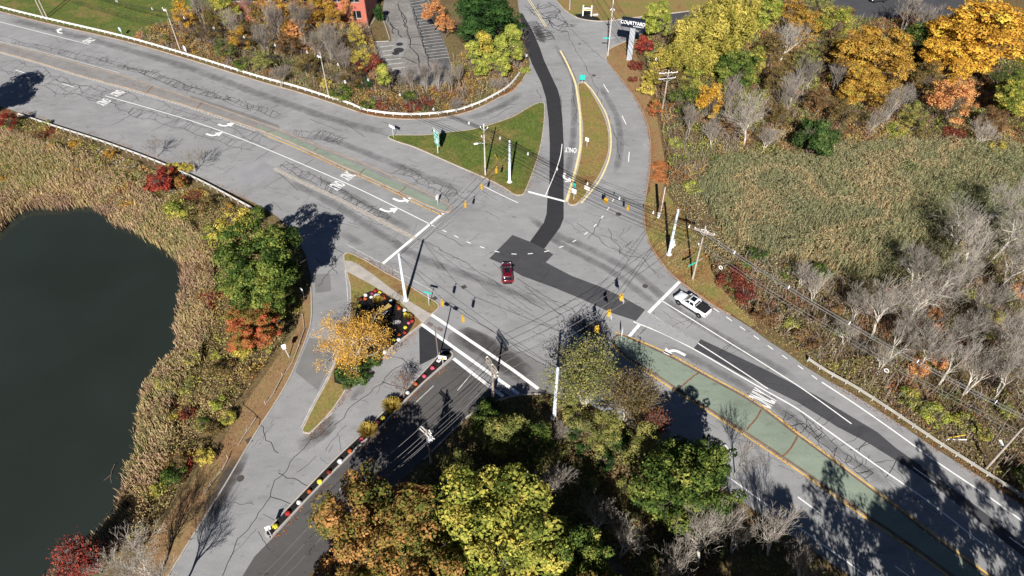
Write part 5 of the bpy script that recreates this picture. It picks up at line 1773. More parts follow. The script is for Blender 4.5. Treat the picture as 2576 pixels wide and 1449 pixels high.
U['u4'] = utility_pole((1742, 702), rise((1742, 702), (1778, 567)), 'wooden utility pole with one long crossarm and a street-name blade by the east road', arms=[(10.0, 3.2, AX + 0.1, 4, dict(dbl=True))], extras=[('street_sign', 3.8, 3.7, 1.6), ('clutter', 9.6, 0.3), ('bracket', 7.3, 2.7, 0.4)])
U['u5'] = utility_pole((2481, 1178), 11.5, 'wooden utility pole at the right edge beside the tan guardrail', extras=[('lamp', 4.6, 1.8, 0.3)])
U['u6'] = utility_pole((1529, 140), rise((1529, 140), (1546, 0)) + 0.6, 'tall pale utility pole at the side road corner', m=mat('pale_timber', (0.46, 0.43, 0.39, 1)), extras=[('bracket', 9.0, 0.3, 0.7), ('clutter', 10.6, 0.3), ('street_sign', 4.3, 3.0, 1.3)])
U['u7'] = utility_pole((1663, 294), rise((1663, 294), (1683, 175)), 'wooden utility pole with two pale crossarms beside the red shrub', arms=[(9.9, 3.8, 0.15, 4, dict(m=mat('pale_arm', (0.6, 0.58, 0.55, 1)))), (8.7, 3.6, 0.2, 2, dict(m=mat('pale_arm', (0.6, 0.58, 0.55, 1))))])
U['v1'] = utility_pole((1241, 1010), rise((1241, 1010), (1240, 922)), 'weathered pole with stacked grey crossarms at the drive mouth', r=0.2, arms=[(7.9, 3.1, heading((1222, 925), (1262, 985)), 3, dict(dbl=True)), (7.2, 3.1, heading((1222, 925), (1262, 985)), 3, dict(dbl=True))], m=mat('brown_timber', (0.28, 0.22, 0.175, 1), 0.9, 0.25, 1.5))
U['v2'] = utility_pole((1086, 1172), rise((1086, 1172), (1080, 1080)), 'utility pole with white transformers and crossarms beside the drive', r=0.19, arms=[(7.4, 2.5, heading((1050, 1062), (1100, 1110)), 3, dict(dbl=True, m=mat('pale_arm', (0.6, 0.58, 0.55, 1))))], extras=[('clutter', 7.0, 5.8), ('clutter', 6.6, 0.1), ('transformer', 6.0, 5.6)], m=mat('blotchy_timber', (0.22, 0.18, 0.15, 1), 0.9, 0.6, 1.2))
U['v3'] = utility_pole((898, 1328), 8.0, 'utility pole rising through the orange tree beside the drive', arms=[(7.7, 2.3, heading((1050, 1062), (1100, 1110)), 3, dict(dbl=True))])
U['u8'] = utility_pole((1433, 24), 9.5, 'wooden pole at the top edge above the side road', )
st = P(1656, 546)
t = thing('pole_stub', (st.x, st.y, -0.05), 'brown cut-off pole with a white foot beside the steel signal pole', 'pole')
hs = rise((1656, 546), (1670, 470))
MB().tube((0, 0, -0.2), (0, 0, 1.2), 0.27, 0.26, 12).build('painted_foot', M_alu, t)
MB().tube((0, 0, 1.2), (0, 0, hs), 0.25, 0.2, 12).build('shaft', mat('brown_stub', (0.16, 0.085, 0.05, 1), 0.9, 0.3, 2), t)
MB().tube((0.27, 0, 0.5), (0.24, 0, hs), 0.05, n=6).build('conduit', M_alu, t)


# ------------------------------------------------------------------ steel strain poles
def steel_pole(base, top, label, panel=False):
    p = P(*base)
    H = rise(base, top)
    z = 0.1
    t = thing('signal_pole', (p.x, p.y, z), label, 'signal pole', 'steel signal poles')
    MB().lathe((0, 0, 0), [(0.48, 0), (0.5, 0.08), (0.42, 0.12)], 20).build('footing', mat('pale_concrete', (0.6, 0.56, 0.52, 1), 0.9, 0.1, 3), t)
    s = MB().lathe((0, 0, 0.1), [(0.31, 0), (0.31, 0.06), (0.255, 0.07), (0.17, H - 0.2), (0.17, H - 0.1), (0.1, H)], 16)
    s.build('shaft', M_steel, t, smoothed=True)
    for h in (H - 0.35, H - 1.0):
        MB().tube((0, 0, h - 0.06), (0, 0, h + 0.06), 0.22, n=12).build('clamp', M_steel, t)
    if panel:
        MB().box((0.05, -0.28, 2.6), (0.75, 0.3, 1.7)).build('control_cabinet', M_steel, t)
        MB().box((0.55, 0.05, 2.0), (0.5, 0.06, 0.5)).build('notice', mat('tan_board', (0.55, 0.42, 0.3, 1)), t)
    return t, p, H


SP = [steel_pole((1282, 459), (1279.5, 355), 'steel signal pole on the triangular grass island'),
      steel_pole((1682.5, 641), (1703.5, 528.5), 'steel signal pole with cabinet on the verge right of the junction', True),
      steel_pole((1021, 755.5), (1005, 640), 'steel signal pole on the sidewalk of the corner island'),
      steel_pole((1394, 1050), (1400, 925), 'steel signal pole among the trees at the bottom of the junction')]
p4 = SP[3][0]
p4.location.z = -0.05


def catenary(A, B, sag, n=14):
    return [A.lerp(B, i / n) - Vector((0, 0, 4 * sag * (i / n) * (1 - i / n))) for i in range(n + 1)]


# ------------------------------------------------------------------ signal heads on span wires
def signal_head(pos, face, label, plate=None, twin=0):
    """face: compass heading (radians) that the lamps look towards"""
    t = thing('traffic_signal', tuple(pos), label, 'traffic signal', 'traffic signals on the span wires', face)
    t.scale = (0.86, 0.86, 0.86)
    MB().tube((0, 0, 0.55), (0, 0, 1.1), 0.04, n=6).add([], []).build('hanger', M_wirelight, t)
    MB().lathe((0, 0, 0.95), [(0.12, 0), (0.13, 0.1), (0.06, 0.18)], 8).build('hanger_cap', M_sigyellow, t)
    for k in range(1 + twin):
        y = -0.42 * k
        hb = MB().box((0, y, 0), (0.24, 0.36, 1.1))
        hb.box((0, y, 0.56), (0.2, 0.3, 0.06))
        bx = hb.build('housing', M_sigyellow, t)
        for i in range(3):
            z = 0.36 - 0.36 * i
            v = MB()
            n = 10
            ring = []
            for j in range(n + 1):
                a = math.pi * (-0.15 + 1.3 * j / n)
                ring.append((math.cos(a) * 0.165, math.sin(a) * 0.165))
            A = [Vector((0.12, y + q[0], z + q[1])) for q in ring]
            B = [Vector((0.38, y + q[0], z + q[1] - 0.02)) for q in ring]
            v.strip(A, B)
            v.build('visor', M_sigyellow, bx)
            MB().tube((0.12, y, z), (0.135, y, z), 0.13, n=12).build('lens', M_black, bx)
    if plate:
        MB().box((0.02, 0.62, -0.05), (0.04, 0.62, 0.76)).build('notice_plate', M_alu, t)
    return t


SPANS = {'ws': (SP[2], SP[0]), 'n': (SP[0], SP[1]), 'e': (SP[3], SP[1]), 's': (SP[2], SP[3])}


def on_span(k, x, y):
    (ta, A, ha), (tb, B, hb) = SPANS[k]
    return onplane(Vector((A.x, A.y, 0)), Vector((B.x, B.y, 0)), x, y)


f_w = heading((1100, 560), (700, 390))
f_e = heading((1600, 760), (1900, 950))
f_n = heading((1400, 500), (1400, 200))
f_s = heading((1200, 900), (1000, 1100))
SIG = [('ws', 1249, 430, f_s, 'yellow signal hanging over the grass island', None, 0),
       ('ws', 1212, 470, f_s, 'yellow signal hanging at the edge of the grass island', None, 0),
       ('ws', 1171, 516, f_s, 'yellow signal hanging beside the west median tip', None, 0),
       ('n', 1527, 506, f_s, 'twin yellow signal hanging beside the pointed north island', None, 1),
       ('n', 1580, 523, f_s, 'single yellow signal hanging right of the pointed north island', None, 0),
       ('s', 1113, 764, f_n + 0.6, 'yellow signal hanging by the corner of the flower island', None, 0),
       ('s', 1165, 804, f_n + 0.6, 'yellow signal hanging over the crosswalk', None, 0),
       ('e', 1565, 750, f_w + 0.8, 'twin yellow signal with white plate, topmost of the east row', True, 1),
       ('e', 1534, 790, f_w + 0.8, 'yellow signal with white plate, second of the east row', True, 1),
       ('e', 1504, 830, f_w + 0.8, 'yellow signal in the shade patch, third of the east row', None, 1),
       ('e', 1475, 869, f_w + 0.8, 'lowest yellow signal of the east row, against the olive tree', None, 1)]
low = {}
for k, x, y, f, l, pl, tw in SIG:
    q = on_span(k, x, y)
    signal_head(q, f, l, pl, tw)
    low.setdefault(k, []).append(q + Vector((0, 0, 1.08)))
SPLAB = {'ws': 'span wire carrying signals from the corner island pole to the grass island pole', 'n': 'span wire carrying signals from the grass island pole to the verge pole', 'e': 'span wire carrying the east row of signals up from the tree-side pole', 's': 'span wire carrying signals from the corner island pole to the tree-side pole'}
for k, ((ta, A, ha), (tb, B, hb)) in SPANS.items():
    t = thing('span_wire', (A.x, A.y, 0), SPLAB[k], 'wire', 'signal span wires')
    org = Vector((A.x, A.y, 0))
    a, b = Vector((A.x, A.y, ha - 0.2)), Vector((B.x, B.y, hb - 0.2))
    pts = sorted(low[k], key=lambda q: (q - a).length)
    pth = [a] + pts + [b]
    MB().path([q - org for q in pth], 0.03).build('tether_wire', M_wire, t)
    MB().path([q - org for q in catenary(a, b, 0.5)], 0.026).build('messenger_wire', M_wire, t)


# ------------------------------------------------------------------ overhead lines
def wire_line(name_label, ends, wires, sag=0.7, spacers=0, m=M_wire, r=0.032, group='overhead lines'):
    """ends: ((pole, height), (pole, height)); wires: list of (side offset, height offset)"""
    (pa, ha), (pb, hb) = ends
    A, B = Vector((pa.x, pa.y, ha)), Vector((pb.x, pb.y, hb))
    d = (B - A)
    q = Vector((-d.y, d.x, 0)).normalized()
    t = thing('overhead_line', (A.x, A.y, 0), name_label, 'overhead line', group)
    org = Vector((A.x, A.y, 0))
    for off, dz in wires:
        o = q * off + Vector((0, 0, dz))
        MB().path([p - org for p in catenary(A + o, B + o, sag)], r).build('wire', m, t)
    for i in range(spacers):
        f = (i + 0.6) / spacers
        c = A.lerp(B, f) - Vector((0, 0, 4 * sag * f * (1 - f))) - org
        s = MB()
        for k in range(4):
            a0, a1 = k * math.pi / 2, (k + 1) * math.pi / 2
            s.tube(c + q * 0.2 * math.cos(a0) + Vector((0, 0, 0.3 * math.sin(a0) - 0.1)), c + q * 0.22 * math.cos(a1) + Vector((0, 0, 0.3 * math.sin(a1) - 0.1)), 0.05, n=5)
        s.build('spacer', M_ceramic, t)
    return t


pu = {k: v[1] for k, v in U.items()}
hu = {k: v[2] for k, v in U.items()}
bundle = [(0, 0), (0.18, -0.3), (-0.18, -0.3), (0, -0.55)]
comm = [(0.1, -3.0), (-0.1, -3.4), (0.0, -3.9)]
far = P(-420, -110)
wire_line('overhead line above the top left lawn', ((pu['u0'], hu['u0'] - 0.5), (pu['u1'], hu['u1'] - 0.6)), bundle + comm, 0.9, 4)
wire_line('overhead line running off the top left corner', ((far, 11), (pu['u0'], hu['u0'] - 0.5)), bundle + comm, 0.9, 0)
wire_line('overhead line between the first and second guardrail poles', ((pu['u1'], hu['u1'] - 0.6), (pu['u2'], hu['u2'] - 0.6)), bundle + comm, 0.9, 5)
wire_line('overhead line over the bend from the second pole to the grass island', ((pu['u2'], hu['u2'] - 0.6), (pu['u3'], hu['u3'] - 1.0)), bundle + comm, 0.9, 5)
wire_line('overhead line crossing the north approach to the crossarm pole', ((pu['u3'], hu['u3'] - 1.0), (pu['u4'], hu['u4'] - 1.2)), [(0, 0), (0.2, -.3), (-.2, -.3), (0, -.55), (0.5, -1.4), (-.4, -1.8), (.3, -2.2), (0.1, -3.1), (-.1, -3.7)], 1.3, 7)
wire_line('overhead line along the east verge to the right-hand pole', ((pu['u4'], hu['u4'] - 1.2), (pu['u5'], hu['u5'] - 0.6)), bundle + [(0.1, -2.6), (-0.1, -3.0)], 1.2, 5, M_wirelight)
wire_line('overhead line leaving the picture at the lower right', ((pu['u5'], hu['u5'] - 0.6), (P(3200, 1760), 11)), bundle + [(0.1, -2.6), (-0.1, -3.0)], 0.9, 2, M_wirelight)
wire_line('overhead line above the side road mouth', ((P(1330, -230), 11), (pu['u6'], hu['u6'] - 0.6)), [(0, 0), (.3, -.3), (-.3, -.3), (0, -2.6), (.2, -3.2)], 0.8, 1)
wire_line('overhead line past the pylon sign', ((pu['u6'], hu['u6'] - 0.6), (pu['u7'], hu['u7'] - 0.5)), [(0, 0), (.5, -.2), (-.5, -.2), (0, -2.6), (.2, -3.2), (-.2, -3.6)], 0.8, 2)
wire_line('overhead wires fanning down from the two-crossarm pole', ((pu['u7'], hu['u7'] - 0.6), (pu['u4'], hu['u4'] - 1.0)), [(-1.6, -.2), (-0.5, 0), (0.6, 0), (1.6, -.2)], 1.0, 0, M_wirelight)
wire_line('overhead wires from the drive pole across the junction', ((pu['v1'], hu['v1'] - 0.4), (pu['u4'], hu['u4'] - 2.6)), [(-1.3, 0), (0, 0), (1.3, 0)], 1.5, 0, M_wirelight, 0.032)
wire_line('overhead wires between the two drive poles', ((pu['v2'], hu['v2'] - 0.5), (pu['v1'], hu['v1'] - 0.4)), [(-1.1, 0), (0, 0), (1.1, 0), (0.2, -1.6), (-0.1, -1.9), (-.3, -2.2)], 0.5, 0, M_wirelight, 0.03)
wire_line('overhead wires from the transformer pole down the drive', ((pu['v3'], hu['v3'] - 0.3), (pu['v2'], hu['v2'] - 0.5)), [(-1.0, 0), (0, 0), (1.0, 0), (0.2, -1.3), (-.3, -1.7)], 0.5, 0, M_wirelight, 0.03)
wire_line('overhead wires leaving the drive at the bottom', ((P(700, 1560), 8), (pu['v3'], hu['v3'] - 0.3)), [(-1.0, 0), (0, 0), (1.0, 0)], 0.4, 0, M_wirelight, 0.03)
wire_line('slack wire from the tree-side pole over the drive mouth', ((SP[3][1], SP[3][2] - 0.6), (pu['v1'], hu['v1'] - 2.0)), [(0, 0)], 0.6, 0, M_wirelight, 0.02)
# coiled cable loops on the lines
for k, (x, y), l in [(('u4', 'u5'), (1813, 673), 'white coil on the wire above the rust-red shrubs'), (('u4', 'u5'), (2230, 932), 'white coil on the wire before the bare wood'), (('u2', 'u3'), (868, 206), 'white coil on the wire beside the second pole')]:
    A, B = Vector((pu[k[0]].x, pu[k[0]].y, 0)), Vector((pu[k[1]].x, pu[k[1]].y, 0))
    c = onplane(A, B, x, y)
    d = (B - A).normalized()
    b = MB()
    n = 12
    for i in range(n):
        a0, a1 = 6.283 * i / n, 6.283 * (i + 1) / n
        b.tube((d.x * .28 * math.cos(a0), d.y * .28 * math.cos(a0), .28 * math.sin(a0)), (d.x * .28 * math.cos(a1), d.y * .28 * math.cos(a1), .28 * math.sin(a1)), 0.07, n=5)
    tag(b.build('cable_coil', M_ceramic, None, tuple(c)), l, 'cable coil')

# guy wires with yellow guards
for a, h, g, l, ht in [('u3', 8.5, (1252, 402), 'guy wire with a yellow guard on the grass island', 2.2), ]:
    A = pu[a] + Vector((0, 0, h))
    G = P(*g) + Vector((0, 0, 0.1))
    t = thing('guy_wire', tuple(G), l, 'guy wire')
    d = (A - G).normalized()
    MB().path([Vector((0, 0, 0)), A - G], 0.015).build('cable', M_wirelight, t)
    MB().tube((0, 0, 0), d * ht, 0.07, n=6).build('yellow_guard', M_yplastic, t)
for x, y, x2, y2, l in [(2385, 1102, 2428, 1094, 'yellow guy guard slanting in the weeds at the lower right'), (2383, 1105, 2432, 1106, 'pale guy guard lying below the yellow one at the lower right')]:
    a, b_ = P(x, y, 0.4), P(x2, y2, 0.9)
    o = MB().tube((0, 0, 0), b_ - a, 0.08, 0.08, 6).tube((0, 0, -0.5), (0, 0, 0.02), 0.03, 0.03, 5).build('guy_guard', M_yplastic if 'yellow guy' in l else M_alu, None, tuple(a))
    tag(o, l, 'guy guard')


# ------------------------------------------------------------------ signs
def post_sign(base, hpost, size, face, label, panelm, name='road_sign', z=0.1, extra=None, frame=None, bars=None, barm=None):
    p = P(*base)
    t = thing(name, (p.x, p.y, z), label, 'sign', None, face)
    MB().tube((0, 0, -0.2), (0, 0, hpost), 0.05, n=6).build('post', M_steel, t)
    w_, h_ = size
    pn = MB().box((0.07, 0, hpost - h_ / 2 + 0.1), (0.04, w_, h_)).build('panel', panelm, t)
    if bars:
        for (y, zz, bw, bh) in bars:
            MB().box((0.095, y * w_, hpost - h_ / 2 + 0.1 + zz * h_), (0.012, bw * w_, bh * h_)).build('legend', barm or M_black, pn)
    if extra:
        for (sw, sh, zc, m2) in extra:
            MB().box((0.07, 0, zc), (0.04, sw, sh)).build('panel', m2, t)
    return t


post_sign((990, 346), 2.6, (1.5, 0.55), f_s, 'white lane sign at the left tip of the grass island', M_alu)
post_sign((1102, 516), 2.0, (0.75, 0.9), f_w, 'white sign with black symbol at the tip of the west median', M_alu, bars=[(-.2, 0, .22, .6), (.2, 0, .22, .6)])
post_sign((1464, 211), 2.0, (1.1, 1.2), f_n + 3.1, 'teal marker box at the point of the north island', M_teal)
post_sign((1476, 368), 1.8, (0.8, 0.8), f_s, 'small pale sign in the middle of the north island', M_alu)
post_sign((1443, 503), 2.3, (0.95, 0.95), f_s, 'white keep-right sign at the lower end of the north island', M_alu, extra=[(0.5, 0.9, 3.2, M_teal)], bars=[(-.1, .15, .2, .12), (.2, .15, .2, .12), (0, -.15, .3, .1)], barm=M_steel)
post_sign((1476, 487), 1.6, (1.1, 0.95), f_s, 'square pinkish sign at the edge of the north island', mat('pink_sign', (0.68, 0.55, 0.52, 1)))
post_sign((1562, 858), 2.4, (0.75, 0.95), f_w + 0.3, 'white sign at the tip of the green east median', M_alu)
post_sign((1080, 769), 2.9, (1.3, 0.3), f_s + 0.3, 'teal street-name sign on the corner island', M_teal)
post_sign((309, 92), 2.2, (0.9, 0.9), f_s, 'pale blue square sign on the top left lawn', mat('pale_blue_sign', (0.5, 0.62, 0.7, 1)), z=0)
post_sign((471, 139), 2.2, (0.8, 1.2), f_s, 'white sign with an orange edge beside the first utility pole', M_alu, z=0, extra=[(0.14, 1.1, 1.7, mat('orange_edge', (0.8, 0.15, 0.03, 1)))])
post_sign((1115, 918), 1.9, (1.2, 0.7), f_s + 0.5, 'white sign with a yellow corner at the head of the drive island', M_alu, extra=[(0.35, 0.5, 1.4, M_yplastic)])
post_sign((684, 1350), 2.2, (0.6, 0.8), f_w - 0.6, 'white edge-on sign at the foot of the drive island', M_alu)
post_sign((765, 748), 2.0, (0.5, 0.9), f_s, 'white narrow sign beside the slip road kerb', M_alu, z=0)
post_sign((1323, 150), 1.4, (0.9, 0.7), f_s, 'small white notice where the slip road meets the north road', M_alu, z=0)
# green guide sign
p = P(1102, 386)
t = thing('guide_sign', (p.x, p.y, 0.1), 'green route guide sign with two stacked panels on the grass island', 'sign', None, f_s - 0.35)
MB().tube((0, 0, -0.2), (0, 0, 5.2), 0.075, n=8).build('post', mat('pale_post', (0.62, 0.64, 0.55, 1)), t)
for zc, w_, h_, bars in [(4.2, 2.1, 2.1, [(-.28, .25, .26, .28), (.18, .3, .36, .1), (-.1, -.05, .5, .09), (.34, -.05, .14, .09), (-.22, -.32, .26, .09), (.2, -.32, .36, .09)]), (2.5, 1.8, 1.2, [(-.3, -.1, .12, .5), (.12, .05, .3, .5), (.1, .4, .4, .12)])]:
    MB().box((0.09, 0, zc), (0.03, w_, h_)).build('border', M_alu, t)
    pn = MB().box((0.1, 0, zc), (0.035, w_ - 0.12, h_ - 0.12)).build('panel', M_signgreen, t)
    for y, zz, bw, bh in bars:
        MB().box((0.122, y * w_, zc + zz * h_), (0.012, bw * w_, bh * h_)).build('legend', M_alu, pn)
# pylon sign
a, b_ = P(1577, 149), P(1589, 152)
p = (a + b_) / 2
t = thing('pylon_sign', (p.x, p.y, 0), 'tall grey pylon with a black lettered sign cabinet by the side road', 'sign', None, -0.33)
hp = 8.2
M_pyl = mat('pylon_grey', (0.36, 0.38, 0.41, 1), 0.7, 0.06, 0.5)
MB().box((0, 0, hp * 0.5 - 0.2), (1.2, 0.6, hp + 0.4)).build('pylon', M_pyl, t)
cb = MB().box((-0.1, 0, hp + 0.6), (5.2, 1.0, 1.9)).build('sign_cabinet', M_navy, t)
me = text_mesh('lettering', 'COURTYARD', 0.8, M_alu, 0.02, 0.018, 0.80, 0.95)
o = link('lettering', me, cb, (-0.1, -0.53, hp + 0.72))
o.rotation_euler = (math.pi / 2, 0, 0)
me = text_mesh('lettering', 'BY MARRIOTT', 0.26, M_alu, 0.01, 0.005)
o = link('lettering', me, cb, (1.2, -0.52, hp + 0.05))
o.rotation_euler = (math.pi / 2, 0, 0)
# framed entrance sign
p = (P(1467, 39) + P(1486, 41)) / 2
t = thing('entrance_sign', (p.x, p.y, 0), 'white-posted black sign with a yellow band beside the side road', 'sign', None, -0.12)
for s in (-1, 1):
    MB().box((s * 1.05, 0, 1.25), (0.26, 0.26, 2.7)).box((s * 1.05, 0, 2.64), (0.34, 0.34, 0.1)).build('post', M_alu, t)
bd = MB().box((0, 0, 1.5), (1.85, 0.1, 1.7)).build('board', M_black, t)
MB().box((0.12, -0.06, 2.0), (1.3, 0.02, 0.32)).build('legend', M_alu, bd)
MB().box((-0.68, -0.06, 1.95), (0.3, 0.02, 0.4)).build('legend', mat('pale_lilac', (0.7, 0.62, 0.75, 1)), bd)
MB().box((0, -0.06, 1.52), (1.75, 0.02, 0.28)).build('yellow_band', mat('pale_gold', (0.75, 0.6, 0.3, 1)), bd)
tag(MB().poly(PP([(1445, 36), (1470, 34), (1505, 44), (1512, 52), (1475, 49), (1452, 43)], 0.02)).build('mulch_patch', M_mulch), 'dark mulch patch under the white-posted sign', 'mulch', kind='structure')
rk = MB()
for k in range(3):
    rk.lathe((k * 0.45, 0.1 * k, 0), [(0.35, 0), (0.4, 0.2), (0.2, 0.42), (0.05, 0.46)], 7)
q = P(1493, 39)
tag(rk.build('boulder', M_stone, None, (q.x, q.y, -0.02)), 'pale boulder right of the white-posted sign', 'boulder')
# bed sign on the corner island
p = (P(940, 818, 0.13) + P(984, 790, 0.13)) / 2
az = heading((944, 812), (984, 786))
t = thing('monument_sign', (p.x, p.y, 0.13), 'black monument sign with a gold cap in the flower bed', 'sign', None, az)
MB().box((0, 0, 0.95), (3.3, 0.55, 1.9)).build('board', M_black, t)
MB().box((0, 0, 1.95), (3.5, 0.7, 0.13)).build('gold_cap', mat('gold_cap', (0.52, 0.36, 0.12, 1), 0.6, 0.3, 3), t)
lg = MB()
for k, (w_, zz, x0) in enumerate([(1.3, 1.45, 0.35), (1.1, 1.22, 0.3)]):
    n = 7
    for i in range(n):
        lg.box((x0 - w_ / 2 + (i + .5) * w_ / n, -0.29, zz), (w_ / n * 0.7, 0.02, 0.17))
lg.build('legend', M_alu, t)
em = MB()
for k in range(4):
    em.box((-0.95, -0.29, 1.3), (0.5, 0.02, 0.1), M=Matrix.Rotation(k * math.pi / 4, 3, 'Y'))
em.build('emblem', M_alu, t)
MB().box((0, -0.29, 0.55), (2.6, 0.02, 0.05)).build('rule_line', mat('gold_cap', (0.52, 0.36, 0.12, 1)), t)
p2_ = P(905, 838, 0.13)
t = thing('notice_board', (p2_.x, p2_.y, 0.13), 'low dark notice board below the monument sign', 'sign', None, az)
MB().box((0, 0, 0.3), (1.7, 0.25, 0.6)).build('board', M_black, t)
MB().box((0.2, -0.14, 0.42), (0.8, 0.02, 0.14)).build('legend', M_steel, t)
MB().box((0.1, -0.14, 0.2), (1.2, 0.02, 0.08)).build('legend', M_steel, t)
# white mailbox-like post sign on the pond verge
p = P(728, 898)
t = thing('nest_box', (p.x, p.y, -0.05), 'white nest box on a leaning post on the pond verge', 'nest box', None, 0.4)
MB().tube((0, 0, -0.2), (-0.25, 0.15, 2.0), 0.06, n=6).build('post', M_steel, t)
MB().box((-0.27, 0.16, 2.25), (0.5, 0.45, 0.5)).build('box', M_alu, t)
MB().add([(-0.57, -.12, 2.5), (.03, -.12, 2.5), (.03, .44, 2.5), (-.57, .44, 2.5), (-.57, .16, 2.75), (.03, .16, 2.75)], [(0, 1, 5, 4), (1, 2, 5), (2, 3, 4, 5), (3, 0, 4)]).build('roof', M_alu, t)
# twin-headed lamp on the drive island
p = P(1104, 909)
t = thing('street_lamp', (p.x, p.y, 0.12), 'brown twin-headed street lamp on the drive island', 'street lamp', None, heading((1080, 815), (1110, 830)))
hl = rise((1104, 909), (1095, 823))
M_bronze = mat('bronze_pole', (0.16, 0.13, 0.12, 1), 0.6, 0.1, 1)
MB().box((0, 0, 0.05), (0.5, 0.5, 0.1)).build('base_plate', M_alu, t)
MB().tube((0, 0, 0), (0, 0, hl), 0.11, 0.08, 8).build('pole', M_bronze, t)
for s in (-1, 1):
    ar = MB().box((s * 0.3, 0, hl - 0.05), (0.6, 0.08, 0.08)).build('arm', M_bronze, t)
    MB().box((s * 0.85, 0, hl - 0.02), (0.75, 0.5, 0.16)).build('lamp_head', M_bronze, ar)


# ------------------------------------------------------------------ guardrails
def guardrail(path, label, prof, m, post_side, step=1.9, z=0.0, posts=M_steel, ph=0.8):
    g = resample(smooth(PP(path)), 0.95)
    ns = normals2(g)
    o0 = g[0]
    t = thing('guardrail', (o0.x, o0.y, 0), label, 'guardrail', 'guardrails')
    b = MB()
    rows = []
    for off, h in prof:
        rows.append([Vector((p.x + n.x * off - o0.x, p.y + n.y * off - o0.y, h + z)) for p, n in zip(g, ns)])
    for A, B in zip(rows, rows[1:]):
        b.strip(A, B)
    b.build('rail', m, t)
    pm = MB().box((0, 0, ph / 2 - 0.1), (0.14, 0.16, ph + 0.2)).mesh('post', posts)
    k = max(1, int(round(step / 0.95)))
    for i in range(0, len(g), k):
        p, n = g[i], ns[i]
        q = p + n * post_side * 0.2 - o0
        c = link('post', pm, t, (q.x, q.y, z), math.atan2(-n.x, n.y))
    return t


W_BIG = [(0.10, 0.40), (-0.02, 0.43), (-0.02, 0.50), (0.07, 0.54), (0.07, 0.57), (-0.02, 0.61), (-0.02, 0.68), (0.07, 0.71), (-0.02, 0.74), (-0.02, 0.80), (0.12, 0.84), (0.16, 0.82)]
guardrail([(-160, -24), (0, 22), (120, 52), (312, 97), (480, 145), (644, 196), (740, 222), (826, 249), (880, 266), (919, 282), (989, 292), (1069, 293), (1144, 284), (1206, 264), (1256, 238), (1285, 218), (1308, 190)], 'long white guardrail along the north side from the left edge round the bend', W_BIG, M_rail, 1)
W_SM = [(-0.06, 0.42), (-0.06, 0.50), (0.03, 0.56), (-0.06, 0.62), (-0.06, 0.72), (0.08, 0.76), (0.10, 0.74)]
guardrail([(48, 292), (150, 326), (262, 362), (387, 408), (500, 457), (600, 510), (645, 535), (658, 550)], 'steel guardrail along the pond side of the west road', W_SM, mat('dull_rail', (0.46, 0.45, 0.43, 1), 0.6, 0.15, 1.0), -1, posts=M_wood)
guardrail([(2030, 910), (2082, 944), (2139, 975), (2194, 1010), (2257, 1052), (2357, 1120), (2457, 1184), (2576, 1262), (2800, 1420)], 'weathered tan guardrail along the east road', W_BIG, M_railtan, 1)

# split-rail fence falling apart beside the drive
fr = random.Random(4)
fp = [(762, 795), (766, 830), (752, 872), (736, 912), (712, 948), (690, 990), (668, 1018), (645, 1055), (622, 1085), (600, 1122), (575, 1155), (556, 1190), (530, 1222), (515, 1245)]
fg = PP(fp, 0.0)
t = thing('split_rail_fence', tuple(fg[0]), 'low weathered split-rail fence along the drive verge', 'fence')
for i, q in enumerate(fg):
    z = gz1(q)
    if i % 2 == 0:
        MB().tube((0, 0, -0.2), (fr.uniform(-.1, .1), fr.uniform(-.1, .1), fr.uniform(0.35, 0.95)), 0.07, 0.06, 6).build('post', M_wood, t, tuple(q - fg[0] + Vector((0, 0, z))))
    if i < len(fg) - 1 and i not in (6, 9):
        d = fg[i + 1] - q
        MB().tube((0, 0, 0.25 + fr.uniform(-.12, .2)), (d.x, d.y, 0.25 + fr.uniform(-.15, .2)), 0.07, 0.06, 6).build('rail', M_wood, t, tuple(q - fg[0] + Vector((0, 0, z))))
# sunken branch in the pond
q = P(291, 1170, WATER_Z)
b = MB().path([Vector((0, 0, 0.25)), Vector((-.1, -0.9, 0.12)), Vector((0.1, -1.9, 0.02)), Vector((.8, -3.2, -0.1))], 0.05, 5).path([Vector((0, -1.4, 0.05)), Vector((-.8, -2.4, -.05))], 0.04, 5)
tag(b.build('dead_branch', M_barkd, None, tuple(q)), 'dead branch poking out of the pond', 'branch')

# ------------------------------------------------------------------ brick building
c0, c1 = P(927, 66), P(770, 2)
d = (c1 - c0)
Lb = 34.0
az = math.pi - 0.02
t = thing('brick_building', (c0.x, c0.y, 0), 'red brick building at the top edge beside the car park', 'building', None, az)
M_brick = bpy.data.materials.new('red_brick')
M_brick.use_nodes = True
_t = M_brick.node_tree
_bk = _t.nodes.new('ShaderNodeTexBrick')
_bk.inputs['Color1'].default_value = (0.42, 0.105, 0.07, 1)
_bk.inputs['Color2'].default_value = (0.34, 0.08, 0.055, 1)
_bk.inputs['Mortar'].default_value = (0.40, 0.2, 0.15, 1)
_bk.inputs['Scale'].default_value = 4.0
_tc = _t.nodes.new('ShaderNodeTexCoord')
_mp = _t.nodes.new('ShaderNodeMapping')
_mp.inputs['Rotation'].default_value = (math.pi / 2, 0, 0)
_t.links.new(_tc.outputs['Object'], _mp.inputs[0])
_t.links.new(_mp.outputs[0], _bk.inputs['Vector'])
_t.links.new(_bk.outputs[0], _t.nodes['Principled BSDF'].inputs['Base Color'])
_t.nodes['Principled BSDF'].inputs['Roughness'].default_value = 0.9
HB = 10.0
sg = 1 if True else -1
MB().box((Lb / 2, -9, HB / 2 - 0.1), (Lb, 18, HB + 0.2)).build('wall', M_brick, t)
MB().box((Lb / 2, -9, HB + 0.25), (Lb + 0.5, 18.5, 0.3)).build('roof', M_concrete, t)
